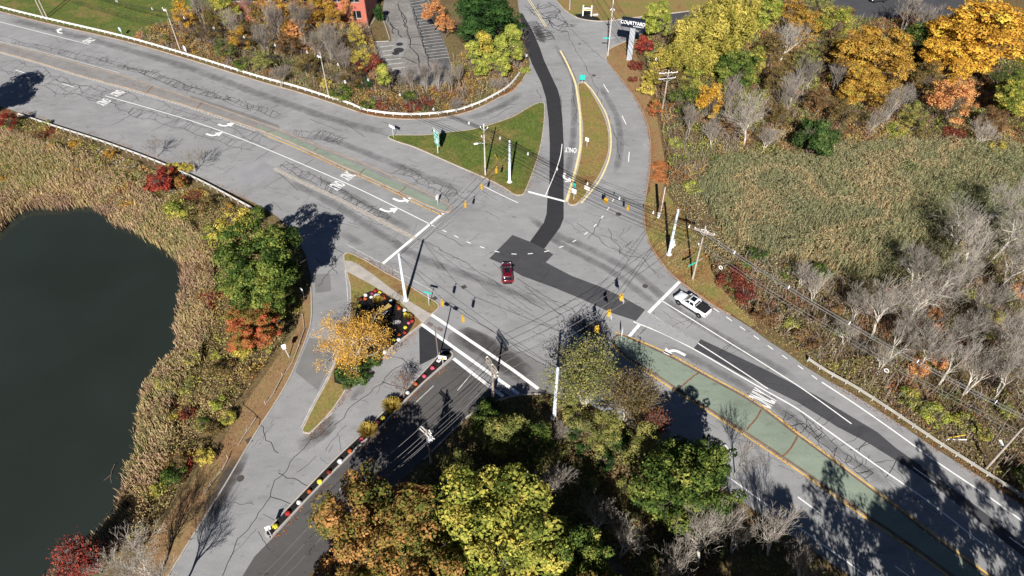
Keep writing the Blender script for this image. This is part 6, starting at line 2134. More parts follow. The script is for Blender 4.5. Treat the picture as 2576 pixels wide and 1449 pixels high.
MB().box((Lb / 2, 0.06, 0.2), (Lb + 0.1, 0.12, 0.5)).build('base_course', M_concrete, t)
for i in range(9):
    x = 0.5 + i * 4.1
    MB().box((x, 0.16, HB / 2), (0.9, 0.32, HB - 0.2)).build('pilaster', M_brick, t)
    if i < 8:
        for h in (3.0, 7.0):
            wn = MB().box((x + 2.05, 0.02, h), (2.3, 0.1, 1.7)).build('window', M_black, t)
            MB().box((x + 2.05, 0.10, h - 0.95), (2.5, 0.25, 0.15)).build('sill', M_concrete, wn)
            MB().box((x + 2.05, 0.08, h), (0.08, 0.05, 1.7)).build('mullion', M_steel, wn)


# ------------------------------------------------------------------ vehicles
def shell(secs, n=16, e=3.6):
    """loft of rounded boxes: (x, z0, z1, half width at the bottom, half width at the top)"""
    b = MB()
    for x, z0, z1, w0, w1 in secs:
        ring = []
        for i in range(n):
            a = 2 * math.pi * (i + 0.5) / n
            c, s = math.cos(a), math.sin(a)
            yy = math.copysign(abs(c) ** (2 / e), c)
            zz = math.copysign(abs(s) ** (2 / e), s)
            wv = w0 + (w1 - w0) * (zz * 0.5 + 0.5)
            ring.append((x, yy * wv, (z0 + z1) / 2 + zz * (z1 - z0) / 2))
        b.v += ring
    m = len(secs)
    for k in range(m - 1):
        for i in range(n):
            j = (i + 1) % n
            b.f.append((k * n + i, k * n + j, (k + 1) * n + j, (k + 1) * n + i))
    b.f.append(tuple(range(n - 1, -1, -1)))
    b.f.append(tuple(range((m - 1) * n, m * n)))
    return b


def car_paint(name, col, rough=0.25, coat=0.6):
    m = bpy.data.materials.new(name)
    m.use_nodes = True
    b = m.node_tree.nodes['Principled BSDF']
    n = m.node_tree.nodes.new('ShaderNodeTexNoise')
    n.inputs['Scale'].default_value = 2.5
    r = m.node_tree.nodes.new('ShaderNodeMix')
    r.data_type = 'RGBA'
    r.inputs[6].default_value = col
    r.inputs[7].default_value = tuple(c * 0.9 for c in col[:3]) + (1,)
    m.node_tree.links.new(n.outputs[0], r.inputs[0])
    m.node_tree.links.new(r.outputs[2], b.inputs['Base Color'])
    b.inputs['Roughness'].default_value = rough
    b.inputs['Coat Weight'].default_value = coat
    b.inputs['Coat Roughness'].default_value = 0.08
    return m


M_tyre = mat('tyre_rubber', (0.02, 0.02, 0.02, 1), 0.9, 0.1, 3)
M_rim = mat('alloy_rim', (0.45, 0.45, 0.46, 1), 0.35, 0.05, 3, metal=0.6)
M_glass = mat('tinted_glass', (0.008, 0.012, 0.018, 1), 0.06, 0.0, 1, spec=0.6)
M_trim = mat('black_trim', (0.015, 0.015, 0.016, 1), 0.6, 0.1, 2)
M_tail = mat('tail_lamp', (0.35, 0.01, 0.015, 1), 0.3, 0.0, 1)
M_head = mat('head_lamp', (0.6, 0.62, 0.65, 1), 0.15, 0.0, 1)


def wheels(t, wb, track, r, wd=0.26):
    for sx in (-1, 1):
        for sy in (-1, 1):
            x, y = sx * wb / 2, sy * track
            w_ = link('wheel', None, t, (x, y, r))
            ty = MB()
            n = 20
            prof = [(r * 0.62, -wd / 2), (r * 0.92, -wd / 2), (r, -wd / 3), (r, wd / 3), (r * 0.92, wd / 2), (r * 0.62, wd / 2)]
            ty = MB()
            for (ra, ya) in prof:
                ty.v += [(ra * math.cos(6.2832 * i / n), ya, ra * math.sin(6.2832 * i / n)) for i in range(n)]
            for k in range(len(prof) - 1):
                for i in range(n):
                    j = (i + 1) % n
                    ty.f.append((k * n + i, k * n + j, (k + 1) * n + j, (k + 1) * n + i))
            ty.build('tyre', M_tyre, w_)
            rm = MB().tube((0, sy * wd * 0.36, 0), (0, sy * wd * 0.30, 0), r * 0.64, r * 0.64, 18)
            for k in range(5):
                a = 6.283 * k / 5
                rm.tube((0, sy * wd * 0.46, 0), (r * .6 * math.cos(a), sy * wd * 0.42, r * .6 * math.sin(a)), 0.05, 0.04, 5)
            rm.build('rim', M_rim, w_)


def side_glass(t, quad_list, m=M_glass):
    for q in quad_list:
        MB().add(q, [tuple(range(len(q)))]).build('side_window', m, t)


class Sep:
    """each pillar a part of its own"""

    def __init__(self, t, m):
        self.t, self.m = t, m

    def tube(self, *a):
        MB().tube(*a).build('pillar', self.m, self.t)


def pickup(p, az, label):
    t = thing('pickup_truck', tuple(p), label, 'pickup truck', None, az)
    white = car_paint('white_paint', (0.82, 0.83, 0.84, 1), 0.3)
    body = shell([(-2.88, .62, 1.20, .93, .93), (-2.80, .50, 1.36, .99, .97), (-2.2, .46, 1.40, 1.01, .98), (-0.75, .46, 1.40, 1.01, .98), (-0.4, .46, 1.36, 1.01, .96), (0.9, .46, 1.34, 1.01, .95), (1.25, .46, 1.31, 1.01, .94), (1.9, .46, 1.27, 1.0, .92), (2.45, .46, 1.20, .97, .88), (2.72, .48, 1.08, .92, .82), (2.88, .56, .92, .84, .74)])
    body.build('body', white, t, smoothed=True)
    # cabin
    gl = shell([(-0.82, 1.28, 1.34, .90, .88), (-0.62, 1.28, 1.80, .92, .73), (-0.45, 1.28, 1.86, .93, .74), (0.35, 1.28, 1.88, .93, .75), (0.55, 1.28, 1.84, .93, .74), (1.32, 1.26, 1.30, .92, .88)], 16, 5)
    gl.build('cabin_glass', M_glass, t, smoothed=True)
    shell([(-0.72, 1.80, 1.86, .70, .66), (-0.6, 1.80, 1.91, .77, .70), (0.3, 1.80, 1.93, .78, .71), (0.52, 1.79, 1.90, .76, .69), (0.64, 1.78, 1.84, .70, .66)], 16, 4).build('roof', white, t, smoothed=True)
    for s in (-1, 1):
        pl = Sep(t, white)
        pl.tube((1.30, s * .90, 1.30), (0.55, s * .72, 1.84), .06, .05, 6)
        pl.tube((0.18, s * .945, 1.32), (0.12, s * .76, 1.84), .06, .05, 6)
        pl.tube((-0.78, s * .92, 1.30), (-0.60, s * .73, 1.84), .13, .10, 6)
    MB().box((-0.02, 0, 1.935), (0.80, 0.95, 0.012)).build('sunroof', M_glass, t)
    cv = MB().box((-1.83, 0, 1.405), (1.85, 1.66, 0.06)).build('bed_cover', M_trim, t)
    for k in range(5):
        MB().box((-1.0 - 0.42 * k, 0, 1.445), (0.05, 1.62, 0.025)).build('rib', mat('rib_grey', (0.05, 0.05, 0.055, 1), 0.6), cv)
    for s in (-1, 1):
        MB().box((1.12, s * 1.08, 1.34), (0.16, 0.26, 0.2)).build('mirror', white, t)
        MB().box((2.70, s * .74, .98), (0.22, 0.30, 0.16)).build('headlight', M_head, t)
        MB().box((-2.86, s * .88, 1.08), (0.08, 0.16, 0.34)).build('taillight', M_tail, t)
        for x in (-1.875, 1.875):
            MB().tube((x, s * 0.985, .46), (x, s * 1.022, .46), 0.50, 0.49, 20).build('wheel_arch', M_trim, t)
        MB().box((0.1, s * 1.0, .42), (2.7, 0.12, 0.08)).build('running_board', M_trim, t)
    MB().box((-2.95, 0, .58), (0.18, 1.8, 0.2)).build('rear_bumper', M_rim, t)
    MB().box((-2.885, 0, 1.0), (0.03, 1.5, 0.5)).build('tailgate', white, t)
    MB().box((2.86, 0, .70), (0.1, 1.3, 0.34)).build('grille', M_trim, t)
    wheels(t, 3.75, 0.865, 0.42, 0.28)
    return t


def suv(p, az, label, col, name='suv'):
    t = thing(name, tuple(p), label, 'car', None, az)
    pt = car_paint(name + '_paint', col, 0.18, 1.0)
    shell([(-2.30, .50, .98, .74, .70), (-2.20, .38, 1.10, .88, .80), (-1.8, .34, 1.12, .92, .84), (-0.6, .34, 1.08, .93, .86), (0.6, .34, 1.05, .93, .86), (1.0, .34, 1.02, .93, .85), (1.6, .34, .96, .91, .80), (2.05, .36, .86, .84, .72), (2.30, .44, .72, .70, .6)]).build('body', pt, t, smoothed=True)
    shell([(-2.12, 1.02, 1.12, .76, .72), (-1.75, 1.02, 1.50, .82, .62), (-1.4, 1.02, 1.60, .84, .62), (0.0, 1.02, 1.64, .85, .63), (0.35, 1.0, 1.58, .85, .62), (1.15, .98, 1.03, .82, .76)], 16, 4.5).build('cabin_glass', M_glass, t, smoothed=True)
    shell([(-1.95, 1.50, 1.55, .60, .55), (-1.7, 1.52, 1.64, .68, .60), (-0.9, 1.56, 1.68, .69, .60), (0.0, 1.56, 1.68, .68, .59), (0.30, 1.54, 1.62, .64, .58)], 16, 4).build('roof', pt, t, smoothed=True)
    for s in (-1, 1):
        pl = Sep(t, pt)
        pl.tube((1.12, s * .79, 1.02), (0.30, s * .62, 1.58), .055, .05, 6)
        pl.tube((-0.25, s * .86, 1.05), (-0.3, s * .65, 1.58), .05, .05, 6)
        pl.tube((-2.0, s * .76, 1.05), (-1.7, s * .62, 1.52), .09, .08, 6)
    MB().box((-0.55, 0, 1.683), (1.15, 0.72, 0.012)).build('sunroof', M_glass, t)
    for s in (-1, 1):
        MB().box((0.78, s * 1.0, 1.08), (0.16, 0.24, 0.15)).build('mirror', M_trim, t)
        MB().box((2.08, s * .58, .74), (0.24, 0.30, 0.14)).build('headlight', M_head, t)
        MB().box((-2.22, s * .66, .95), (0.12, 0.32, 0.16)).build('taillight', M_tail, t)
        MB().box((-0.6, s * .66, 1.70), (1.9, 0.05, 0.05)).build('roof_rail', M_trim, t)
        for x in (-1.35, 1.35):
            MB().tube((x, s * 0.90, .36), (x, s * 0.935, .36), 0.41, 0.40, 20).build('wheel_arch', M_trim, t)
    MB().box((-2.30, 0, .48), (0.12, 1.4, 0.18)).build('rear_bumper', M_trim, t)
    wheels(t, 2.7, 0.79, 0.345, 0.23)
    return t


# pickup: two near-side wheels give place and heading
wf, wr = P(1705.5, 766), P(1756, 798.5)
hd = (wf - wr).normalized()
left = Vector((-hd.y, hd.x, 0))
pc_ = (wf + wr) / 2 - left * 0.95
pickup(Vector((pc_.x, pc_.y, 0.018)), math.atan2(hd.y, hd.x), 'white pickup truck with black bed cover waiting at the east stop line')
pr = P(1275.5, 693)
suv(Vector((pr.x, pr.y, 0.018)), math.pi / 2 + 0.05, 'dark red car with sunroof driving north through the junction', (0.11, 0.005, 0.012, 1), 'red_car')
pd = P(2208, 4)
suv(Vector((pd.x, pd.y, 0.018)), math.pi + 0.15, 'dark grey car parked in the car park at the top right edge', (0.03, 0.034, 0.04, 1), 'parked_car')

# ------------------------------------------------------------------ flower beds
fl = np.random.default_rng(31)


def mum_mesh(seed):
    r = np.random.default_rng(seed)
    n = 260
    d = r.normal(size=(n, 3))
    d[:, 2] = np.abs(d[:, 2])
    d /= np.linalg.norm(d, axis=1, keepdims=True)
    C = d * np.array([0.34, 0.34, 0.30]) * r.uniform(0.85, 1.05, (n, 1)) + np.array([0, 0, 0.08])
    return quads_mesh('blooms', leaf_quads(C, d, 0.10, r, 0.95), None, np.clip(r.normal(.5, .2, n), 0, 1))


mums = [mum_mesh(s) for s in (1, 2, 3)]
for m_ in mums:
    m_.materials.append(None)
mumleaf = MB().lathe((0, 0, 0), [(0.16, 0), (0.3, 0.06), (0.32, 0.18), (0.22, 0.3), (0.05, 0.34)], 10).mesh('mum_leaves', mat('mum_green', (0.03, 0.06, 0.02, 1)))
CM = {'pink': mat_leaf('bloom_pink', [srgb(200, 50, 90), srgb(226, 86, 120), srgb(236, 130, 150)], 0.1), 'purple': mat_leaf('bloom_purple', [srgb(140, 44, 84), srgb(178, 80, 120)], 0.1), 'yellow': mat_leaf('bloom_yellow', [srgb(236, 214, 20), srgb(255, 238, 60)], 0.1), 'white': mat_leaf('bloom_white', [srgb(232, 234, 238), srgb(252, 252, 252)], 0.1), 'dark red': mat_leaf('bloom_darkred', [srgb(96, 20, 18), srgb(140, 36, 30)], 0.1), 'red': mat_leaf('bloom_red', [srgb(150, 20, 28), srgb(204, 44, 52)], 0.1), 'orange': mat_leaf('bloom_orange', [srgb(170, 70, 30), srgb(220, 106, 50)], 0.1)}
bedm = [(1198, 28, 'red', 'at the top corner'), (1168, 55, 'purple', 'below the top red one'), (1245, 47, 'yellow', 'at the top edge by the sidewalk'), (1103, 72, 'white', 'at the upper left edge'), (1160, 92, 'white', 'left of the boulder'), (1285, 80, 'dark red', 'right of the boulder'), (1292, 105, 'orange', 'below the dark red one right of the boulder'), (1052, 115, 'dark red', 'at the far left edge'), (1100, 107, 'orange', 'below the upper left white one'), (1357, 128, 'white', 'behind the monument sign'), (1430, 180, 'dark red', 'right of the monument sign'), (1440, 205, 'orange', 'just below the dark red one right of the sign'), (1495, 222, 'white', 'on the right edge by the sidewalk'), (1503, 262, 'yellow', 'below the right edge white one'), (1572, 290, 'dark red', 'nearest the sidewalk corner'), (1572, 333, 'red', 'at the right corner'), (1537, 352, 'pink', 'left of the right corner red one'), (1503, 397, 'yellow', 'at the lower right edge'), (1497, 448, 'red', 'below the lower right yellow one'), (1440, 468, 'orange', 'left of the lower red one'), (1435, 520, 'white', 'near the drive kerb'), (1388, 522, 'yellow', 'beside the white one near the drive kerb'), (1298, 645, 'white', 'at the bottom by the kerb'), (1040, 180, 'yellow', 'left beside the birch')]
medm = [(1775, 805, 2, 'pink', 'first from the head of the drive island'), (1693, 887, 2, 'pink', 'second from the head of the drive island'), (1607, 965, 2, 'orange', 'above the white one by the small tree'), (1525, 1052, 2, 'white', 'at the foot of the small bare tree'), (1448, 1128, 2, 'dark red', 'beside the upper ornamental grass'), (1280, 1307, 2, 'yellow', 'between the two ornamental grasses'), (1220, 1358, 2, 'purple', 'above the lower ornamental grass'), (1062, 75, 3, 'pink', 'just below the lower ornamental grass'), (947, 192, 3, 'orange', 'on the lower drive island, upper orange'), (845, 295, 3, 'white', 'on the lower drive island, upper white'), (735, 403, 3, 'dark red', 'in the middle of the lower drive island'), (642, 500, 3, 'yellow', 'in the middle of the lower drive island'), (537, 598, 3, 'orange', 'on the lower drive island, lower orange'), (432, 708, 3, 'white', 'on the lower drive island, lower white'), (322, 817, 3, 'red', 'second from the foot of the drive island'), (195, 948, 3, 'yellow', 'at the foot of the drive island')]
frr = random.Random(6)


def mum(x, y, c, label, sc_):
    q = P(x, y, 0.2)
    t = thing('chrysanthemum', (q.x, q.y, 0.12), label, 'flower', 'chrysanthemums in the beds', frr.uniform(0, 6))
    s = sc_ * frr.uniform(0.9, 1.1)
    t.scale = (s, s, s)
    link('leaves', mumleaf, t)
    o = link('blooms', frr.choice(mums), t)
    set_mat(o, CM[c])


for tx, ty, c, wh in bedm:
    mum(644 + tx / 4, 724.5 + ty / 4, c, f'{c} mum of the flower bed, {wh}', 0.86)
for tx, ty, j, c, wh in medm:
    mum(644 + tx / 4, 362.25 * j + ty / 4, c, f'{c} mum {wh}', 0.95)


def grass_clump(x, y, R, H, label, cols, seed):
    q = P(x, y, H * 0.3)
    r = np.random.default_rng(seed)
    n = 520
    az = r.uniform(0, 6.283, n)
    out = R * r.uniform(0.25, 1.0, n)
    h = H * (1.05 - 0.45 * (out / R) ** 2) * r.uniform(0.8, 1.1, n)
    bx, by = np.cos(az) * out * 0.2, np.sin(az) * out * 0.2
    tx, ty = np.cos(az) * out, np.sin(az) * out
    wd = 0.035
    px, py = -np.sin(az) * wd, np.cos(az) * wd
    Z = np.zeros(n)
    V = np.stack([np.stack([bx - px, by - py, Z], 1), np.stack([bx + px, by + py, Z], 1), np.stack([tx + px * .7, ty + py * .7, h], 1), np.stack([tx - px * .7, ty - py * .7, h], 1)], 1)
    me = quads_mesh('blades', V, None, np.clip(r.normal(.5, .22, n), 0, 1))
    me.materials.append(cols)
    t = thing('ornamental_grass', (q.x, q.y, 0.1), label, 'plant', 'ornamental grasses')
    link('blades', me, t)


L_ogr = mat_leaf('ornamental_blades', [srgb(130, 122, 46), srgb(176, 154, 66), srgb(196, 164, 82)], 0.3)
grass_clump(985, 1024, 1.5, 1.3, 'upper rounded ornamental grass on the drive island', L_ogr, 1)
grass_clump(926, 1086, 1.5, 1.3, 'lower rounded ornamental grass on the drive island', L_ogr, 2)
grass_clump(951, 757, 0.9, 0.8, 'ornamental grass below the boulder in the flower bed', L_ogr, 3)
grass_clump(1027, 799, 0.7, 0.6, 'small ornamental grass at the right side of the flower bed', L_ogr, 4)
for x, y, s, l in [(952, 746, 0.8, 'grey boulder at the top of the flower bed'), (997, 815, 0.7, 'grey rocks in the middle of the flower bed')]:
    q = P(x, y)
    b = MB()
    for k in range(3):
        b.lathe((frr.uniform(-.5, .5) * s, frr.uniform(-.4, .4) * s, 0), [(s * .55, 0), (s * .6, s * .2), (s * .35, s * .5), (s * .08, s * .6)], 7)
    tag(b.build('boulder', M_stone, None, (q.x, q.y, 0.12)), l, 'boulder')

# ================================================================== UNDERGROWTH, REEDS, LITTER (stuff)
V_plant = mat_vcol('undergrowth_leaves', 0.2)
isl_polys = [isl_A_pts, isl_B_pts, isl_C_pts, isl_D_pts, isl_F_pts]
park_poly = PP(PARK)
pv_lawn = [PP([(-160, -80), (600, -90), (520, 10), (430, 60), (350, 92), (318, 98), (200, 72), (120, 54), (0, 24), (-160, -20)])]


def scatter_pts(outline, dens, r, margin=0.5, extra=(), ragged=0.0):
    poly = PP(outline)
    xs = np.array([p.x for p in poly])
    ys = np.array([p.y for p in poly])
    A = (xs.max() - xs.min()) * (ys.max() - ys.min())
    n = int(A * dens)
    x = r.uniform(xs.min(), xs.max(), n)
    y = r.uniform(ys.min(), ys.max(), n)
    k = inside(poly, x, y)
    x, y = x[k], y[k]
    if ragged:
        e = polydist(poly, x, y)
        k = e > ragged * (0.6 * vnoise(x, y, 3.5, 77) + 0.4 * vnoise(x, y, 1.2, 78)) + r.uniform(-0.6, 0.3, len(x))
        x, y = x[k], y[k]
    k = ~inside(paved, x, y) & (polydist(paved, x, y) > margin) & ~inside(park_poly, x, y) & ~inside(pond, x, y)
    for e in extra:
        k &= ~inside(e, x, y)
    return x[k], y[k]


def pick_cols(x, y, pal, s, seed, r, jit=0.12):
    """plant colours in drifts: neighbours share a colour"""
    pal = np.array([tuple(c)[:3] for c in pal])
    f = 0.6 * vnoise(x, y, s, seed) + 0.3 * vnoise(x, y, s / 3, seed + 3) + 0.1 * r.uniform(size=len(x))
    f = np.clip((f - 0.22) / 0.56, 0, 0.999) * len(pal)
    f = np.clip(f + r.normal(0, 0.35, len(x)), 0, len(pal) - 0.001)
    i = f.astype(int)
    c = pal[i] * np.clip(r.normal(1, jit, (len(x), 1)), 0.5, 1.6) * np.clip(r.normal(1, 0.05, (len(x), 3)), 0.8, 1.2)
    return c


def brush(name, outline, dens, pal, hmin, hmax, leaf, seed, label, s=7.0, margin=0.5, extra=(), bare=0.25):
    r = np.random.default_rng(seed)
    x, y = scatter_pts(outline, dens, r, margin, extra)
    mound = np.clip(0.55 * vnoise(x, y, 4.0, seed + 1) + 0.45 * vnoise(x, y, 1.7, seed + 2), 0, 1)
    keep = r.uniform(size=len(x)) < np.clip((mound - bare) / 0.2 + 0.25, 0.15, 1)
    x, y, mound = x[keep], y[keep], mound[keep]
    h = hmin + (hmax - hmin) * np.clip((mound - 0.25) / 0.5, 0, 1) ** 1.3
    edge = np.clip(polydist(paved, x, y) / 3.5, 0.15, 1)
    h *= edge
    z = ground_z(x, y) + h * r.uniform(0.15, 1, len(x)) ** 0.5
    C = np.stack([x, y, z], 1)
    nr = r.normal(size=C.shape) + np.array([0, 0, 0.5])
    nr /= np.linalg.norm(nr, axis=1, keepdims=True)
    V = leaf_quads(C, nr, leaf, r)
    me = quads_mesh(name, V, V_plant, pick_cols(x, y, pal, s, seed + 5, r), 'plant')
    return tag(link(name, me), label, 'undergrowth', kind='stuff')


def reeds(name, outline, dens, pal, hmin, hmax, wd, seed, label, s=9.0, margin=0.8, lean=0.25, inwater=None, extra=()):
    r = np.random.default_rng(seed)
    x, y = scatter_pts(outline, dens, r, margin, extra, 2.0 if name == 'reeds' else 0.0)
    if inwater is not None:
        wx, wy = inwater
        x, y = np.concatenate([x, wx]), np.concatenate([y, wy])
    n = len(x)
    hh = (hmin + (hmax - hmin) * (0.5 * vnoise(x, y, 3.0, seed) + 0.5 * vnoise(x, y, 1.0, seed + 1))) * r.uniform(0.75, 1.2, n)
    z = ground_z(x, y)
    az = r.uniform(0, 6.283, n)
    ln = np.abs(r.normal(0, lean, n)) * hh
    la = r.uniform(0, 6.283, n)
    w = wd * r.uniform(0.6, 1.4, n)
    ux, uy = np.cos(az) * w / 2, np.sin(az) * w / 2
    mx, my = np.cos(la) * ln * 0.35, np.sin(la) * ln * 0.35
    tx, ty = np.cos(la) * ln, np.sin(la) * ln
    b0 = np.stack([x - ux, y - uy, z], 1)
    b1 = np.stack([x + ux, y + uy, z], 1)
    m0 = np.stack([x - ux * 1.2 + mx, y - uy * 1.2 + my, z + hh * 0.6], 1)
    m1 = np.stack([x + ux * 1.2 + mx, y + uy * 1.2 + my, z + hh * 0.6], 1)
    t0 = np.stack([x - ux * 0.5 + tx, y - uy * 0.5 + ty, z + hh], 1)
    t1 = np.stack([x + ux * 0.5 + tx, y + uy * 0.5 + ty, z + hh], 1)
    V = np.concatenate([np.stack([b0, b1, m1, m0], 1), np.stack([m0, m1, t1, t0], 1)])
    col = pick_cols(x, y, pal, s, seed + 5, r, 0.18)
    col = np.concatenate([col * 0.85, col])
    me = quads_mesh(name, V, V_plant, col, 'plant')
    return tag(link(name, me), label, 'reeds', kind='stuff')


c_br, c_ol, c_gr, c_tan, c_gold, c_rust, c_yg = srgb(110, 92, 68), srgb(122, 116, 72), srgb(92, 102, 54), srgb(150, 130, 92), srgb(158, 136, 70), srgb(132, 88, 58), srgb(140, 140, 70)
c_grey, c_mar = srgb(126, 112, 100), srgb(112, 52, 42)
c_br, c_ol, c_gr, c_tan, c_gold, c_rust, c_yg, c_grey, c_mar = [tuple(min(0.8, q * 1.4) for q in c[:3]) for c in (c_br, c_ol, c_gr, c_tan, c_gold, c_rust, c_yg, c_grey, c_mar)]
REEDF = [(1745, 480), (1790, 405), (1900, 395), (1990, 400), (2060, 392), (2150, 370), (2300, 362), (2480, 372), (2700, 380), (2700, 560), (2620, 640), (2450, 680), (2330, 715), (2200, 715), (2050, 680), (1920, 650), (1840, 625), (1790, 575)]
BANKR = [(-100, 320), (50, 340), (150, 375), (250, 410), (350, 455), (410, 510), (470, 560), (540, 600), (560, 680), (550, 800), (535, 860), (520, 910), (480, 960), (450, 1040), (455, 1140), (420, 1220), (385, 1290), (310, 1400), (200, 1440), (80, 1560), (-120, 1800), (-320, 1800), (-320, 500)]
reed_pts = offset(ccw(PP(REEDF)), 4.0)
brush('scrub', SCRUB_N, 44, [c_br, c_gr, c_ol, c_tan, c_br, c_gold, c_rust, c_grey], 0.5, 2.4, 0.22, 101, 'tangled autumn scrub between the north guardrail and the building', 6)
brush('scrub', SCRUB_E, 40, [c_br, c_ol, c_yg, c_gr, c_br, c_rust, c_tan, c_gold, c_grey], 0.6, 2.8, 0.24, 102, 'tangled autumn scrub under the trees at the upper right', 7, extra=[reed_pts])
brush('scrub', SCRUB_SE, 36, [c_gr, c_br, c_rust, c_grey, c_ol, c_grey, c_br, c_yg], 0.4, 1.9, 0.22, 103, 'brown and green scrub between the east road and the bare wood', 6, extra=[reed_pts])
brush('scrub', SCRUB_W, 30, [c_gr, c_br, c_ol, c_gr, c_br], 0.2, 1.3, 0.26, 104, 'shaded undergrowth of the wood beside the drive', 5)
brush('scrub', [(90, 305), (260, 378), (400, 436), (500, 478), (640, 545), (690, 600), (760, 700), (760, 790), (690, 900), (600, 1010), (480, 1195), (400, 1310), (330, 1400), (300, 1350), (350, 1200), (390, 1050), (440, 900), (500, 860), (500, 720), (480, 640), (380, 560), (300, 520), (100, 480), (-40, 520), (-60, 300)], 52, [c_tan, c_ol, c_br, c_yg, c_br, c_tan, c_gold, c_mar], 0.4, 1.8, 0.2, 105, 'mixed autumn brush on the pond bank', 5)
brush('ground_cover', [(1640, 480), (1668, 476), (1720, 540), (1770, 620), (1800, 690), (1850, 760), (1940, 840), (2140, 972), (2360, 1112), (2576, 1258), (2576, 1270), (2300, 1090), (2000, 900), (1720, 712), (1640, 630), (1622, 540)], 20, [c_br, c_ol, c_tan, c_rust, c_gr], 0.1, 0.5, 0.2, 106, 'rough weeds along the east road verge', 4, margin=0.3)
rp = [srgb(118, 126, 88), srgb(150, 146, 108), srgb(126, 132, 98), srgb(160, 150, 114), srgb(134, 138, 102), srgb(186, 164, 126), srgb(140, 140, 106)]
reeds('reeds', REEDF, 16, rp, 1.2, 2.6, 0.07, 111, 'broad field of pale green and tan reeds at the right', 16, lean=0.16)


def plumes(name, outline, dens, pal, hmin, hmax, size, seed, label, s):
    """feathery reed heads and leaves standing every way"""
    r = np.random.default_rng(seed)
    x, y = scatter_pts(outline, dens, r, 1.0, (), 2.0)
    m = 0.5 * vnoise(x, y, 3.0, seed) + 0.5 * vnoise(x, y, 0.9, seed + 1)
    keep = m + r.uniform(-0.25, 0.25, len(x)) > 0.3
    x, y, m = x[keep], y[keep], m[keep]
    z = ground_z(x, y) + hmin + (hmax - hmin) * m + r.normal(0, 0.18, len(x))
    C = np.stack([x, y, z], 1)
    nr = r.normal(size=C.shape) * np.array([1, 1, 0.5])
    nr /= np.linalg.norm(nr, axis=1, keepdims=True)
    V = leaf_quads(C, nr, size, r, 0.26)
    return tag(link(name, quads_mesh(name, V, V_plant, pick_cols(x, y, pal, s, 111 + 5, r, 0.2), 'plant')), label, 'reeds', kind='stuff')


plumes('reed_plumes', REEDF, 52, rp, 0.7, 3.1, 0.32, 115, 'feathery heads over the broad reed field at the right', 16)
MARSH = [(1672, 476), (1690, 400), (1720, 340), (1850, 360), (2000, 350), (2300, 330), (2700, 340), (2700, 760), (2400, 780), (2100, 740), (1900, 720), (1810, 720), (1770, 640), (1720, 540)]
brush('scrub', MARSH, 20, rp + [c_tan, c_ol, c_br], 0.3, 1.3, 0.22, 107, 'mixed weeds between the reed field and the scrub', 9)
plumes('reed_plumes', MARSH, 7, rp, 0.8, 1.8, 0.36, 117, 'scattered reeds straying beyond the reed field', 9)
brush('ground_cover', [(786, 724), (787, 800), (778, 842), (759, 890), (733, 950), (697, 1013), (647, 1090), (560, 1237), (483, 1359), (428, 1449), (330, 1460), (400, 1330), (480, 1215), (560, 1110), (620, 1010), (690, 910), (745, 830), (760, 770)], 24, [srgb(140, 112, 84), srgb(150, 126, 92), srgb(128, 116, 76), srgb(120, 92, 66)], 0.02, 0.14, 0.13, 108, 'dead leaves and thin grass on the drive verge', 4, margin=0.3)
brush('ground_cover', [(1602, 94), (1538, 123), (1528, 136), (1538, 167), (1571, 207), (1608, 260), (1632, 320), (1638, 412), (1630, 470), (1668, 472), (1690, 400), (1672, 320), (1650, 250), (1620, 180), (1610, 130), (1620, 90)], 24, [srgb(150, 116, 84), srgb(154, 130, 90), srgb(136, 120, 76), srgb(160, 104, 66)], 0.02, 0.2, 0.14, 109, 'dead leaves and thin grass on the north road verge', 4, margin=0.3)
# reeds round the pond, some rooted in the shallows
_r = np.random.default_rng(9)
sp = resample(shore, 0.12)
si = _r.integers(0, len(sp), 5200)
sx = np.array([sp[i].x for i in si]) + _r.normal(0, 0.45, len(si))
sy = np.array([sp[i].y for i in si]) + _r.normal(0, 0.45, len(si))
bp_ = [srgb(162, 152, 106), srgb(184, 160, 120), srgb(148, 146, 98), srgb(190, 164, 132), srgb(168, 142, 114), srgb(192, 172, 124), srgb(158, 132, 108)]
reeds('reeds', BANKR, 30, bp_, 1.0, 2.0, 0.085, 112, 'tan and olive reeds fringing the pond', 8, inwater=(sx, sy), lean=0.16)
plumes('reed_plumes', BANKR, 26, bp_, 0.7, 1.9, 0.34, 116, 'feathery heads over the pond reeds', 8)
# lawn tufts on the two lawns in view
for nm, ol, dn, lb, pal in [('grass', [(-60, -40), (560, -60), (500, 20), (420, 64), (345, 92), (318, 97), (200, 71), (120, 53), (0, 22)], 9, 'mown grass of the top left lawn', [srgb(120, 108, 60), srgb(92, 106, 42), srgb(78, 102, 36), srgb(104, 116, 48)])]:
    reeds(nm, ol, dn, pal, 0.06, 0.14, 0.09, 113, lb, 7, margin=0.6)


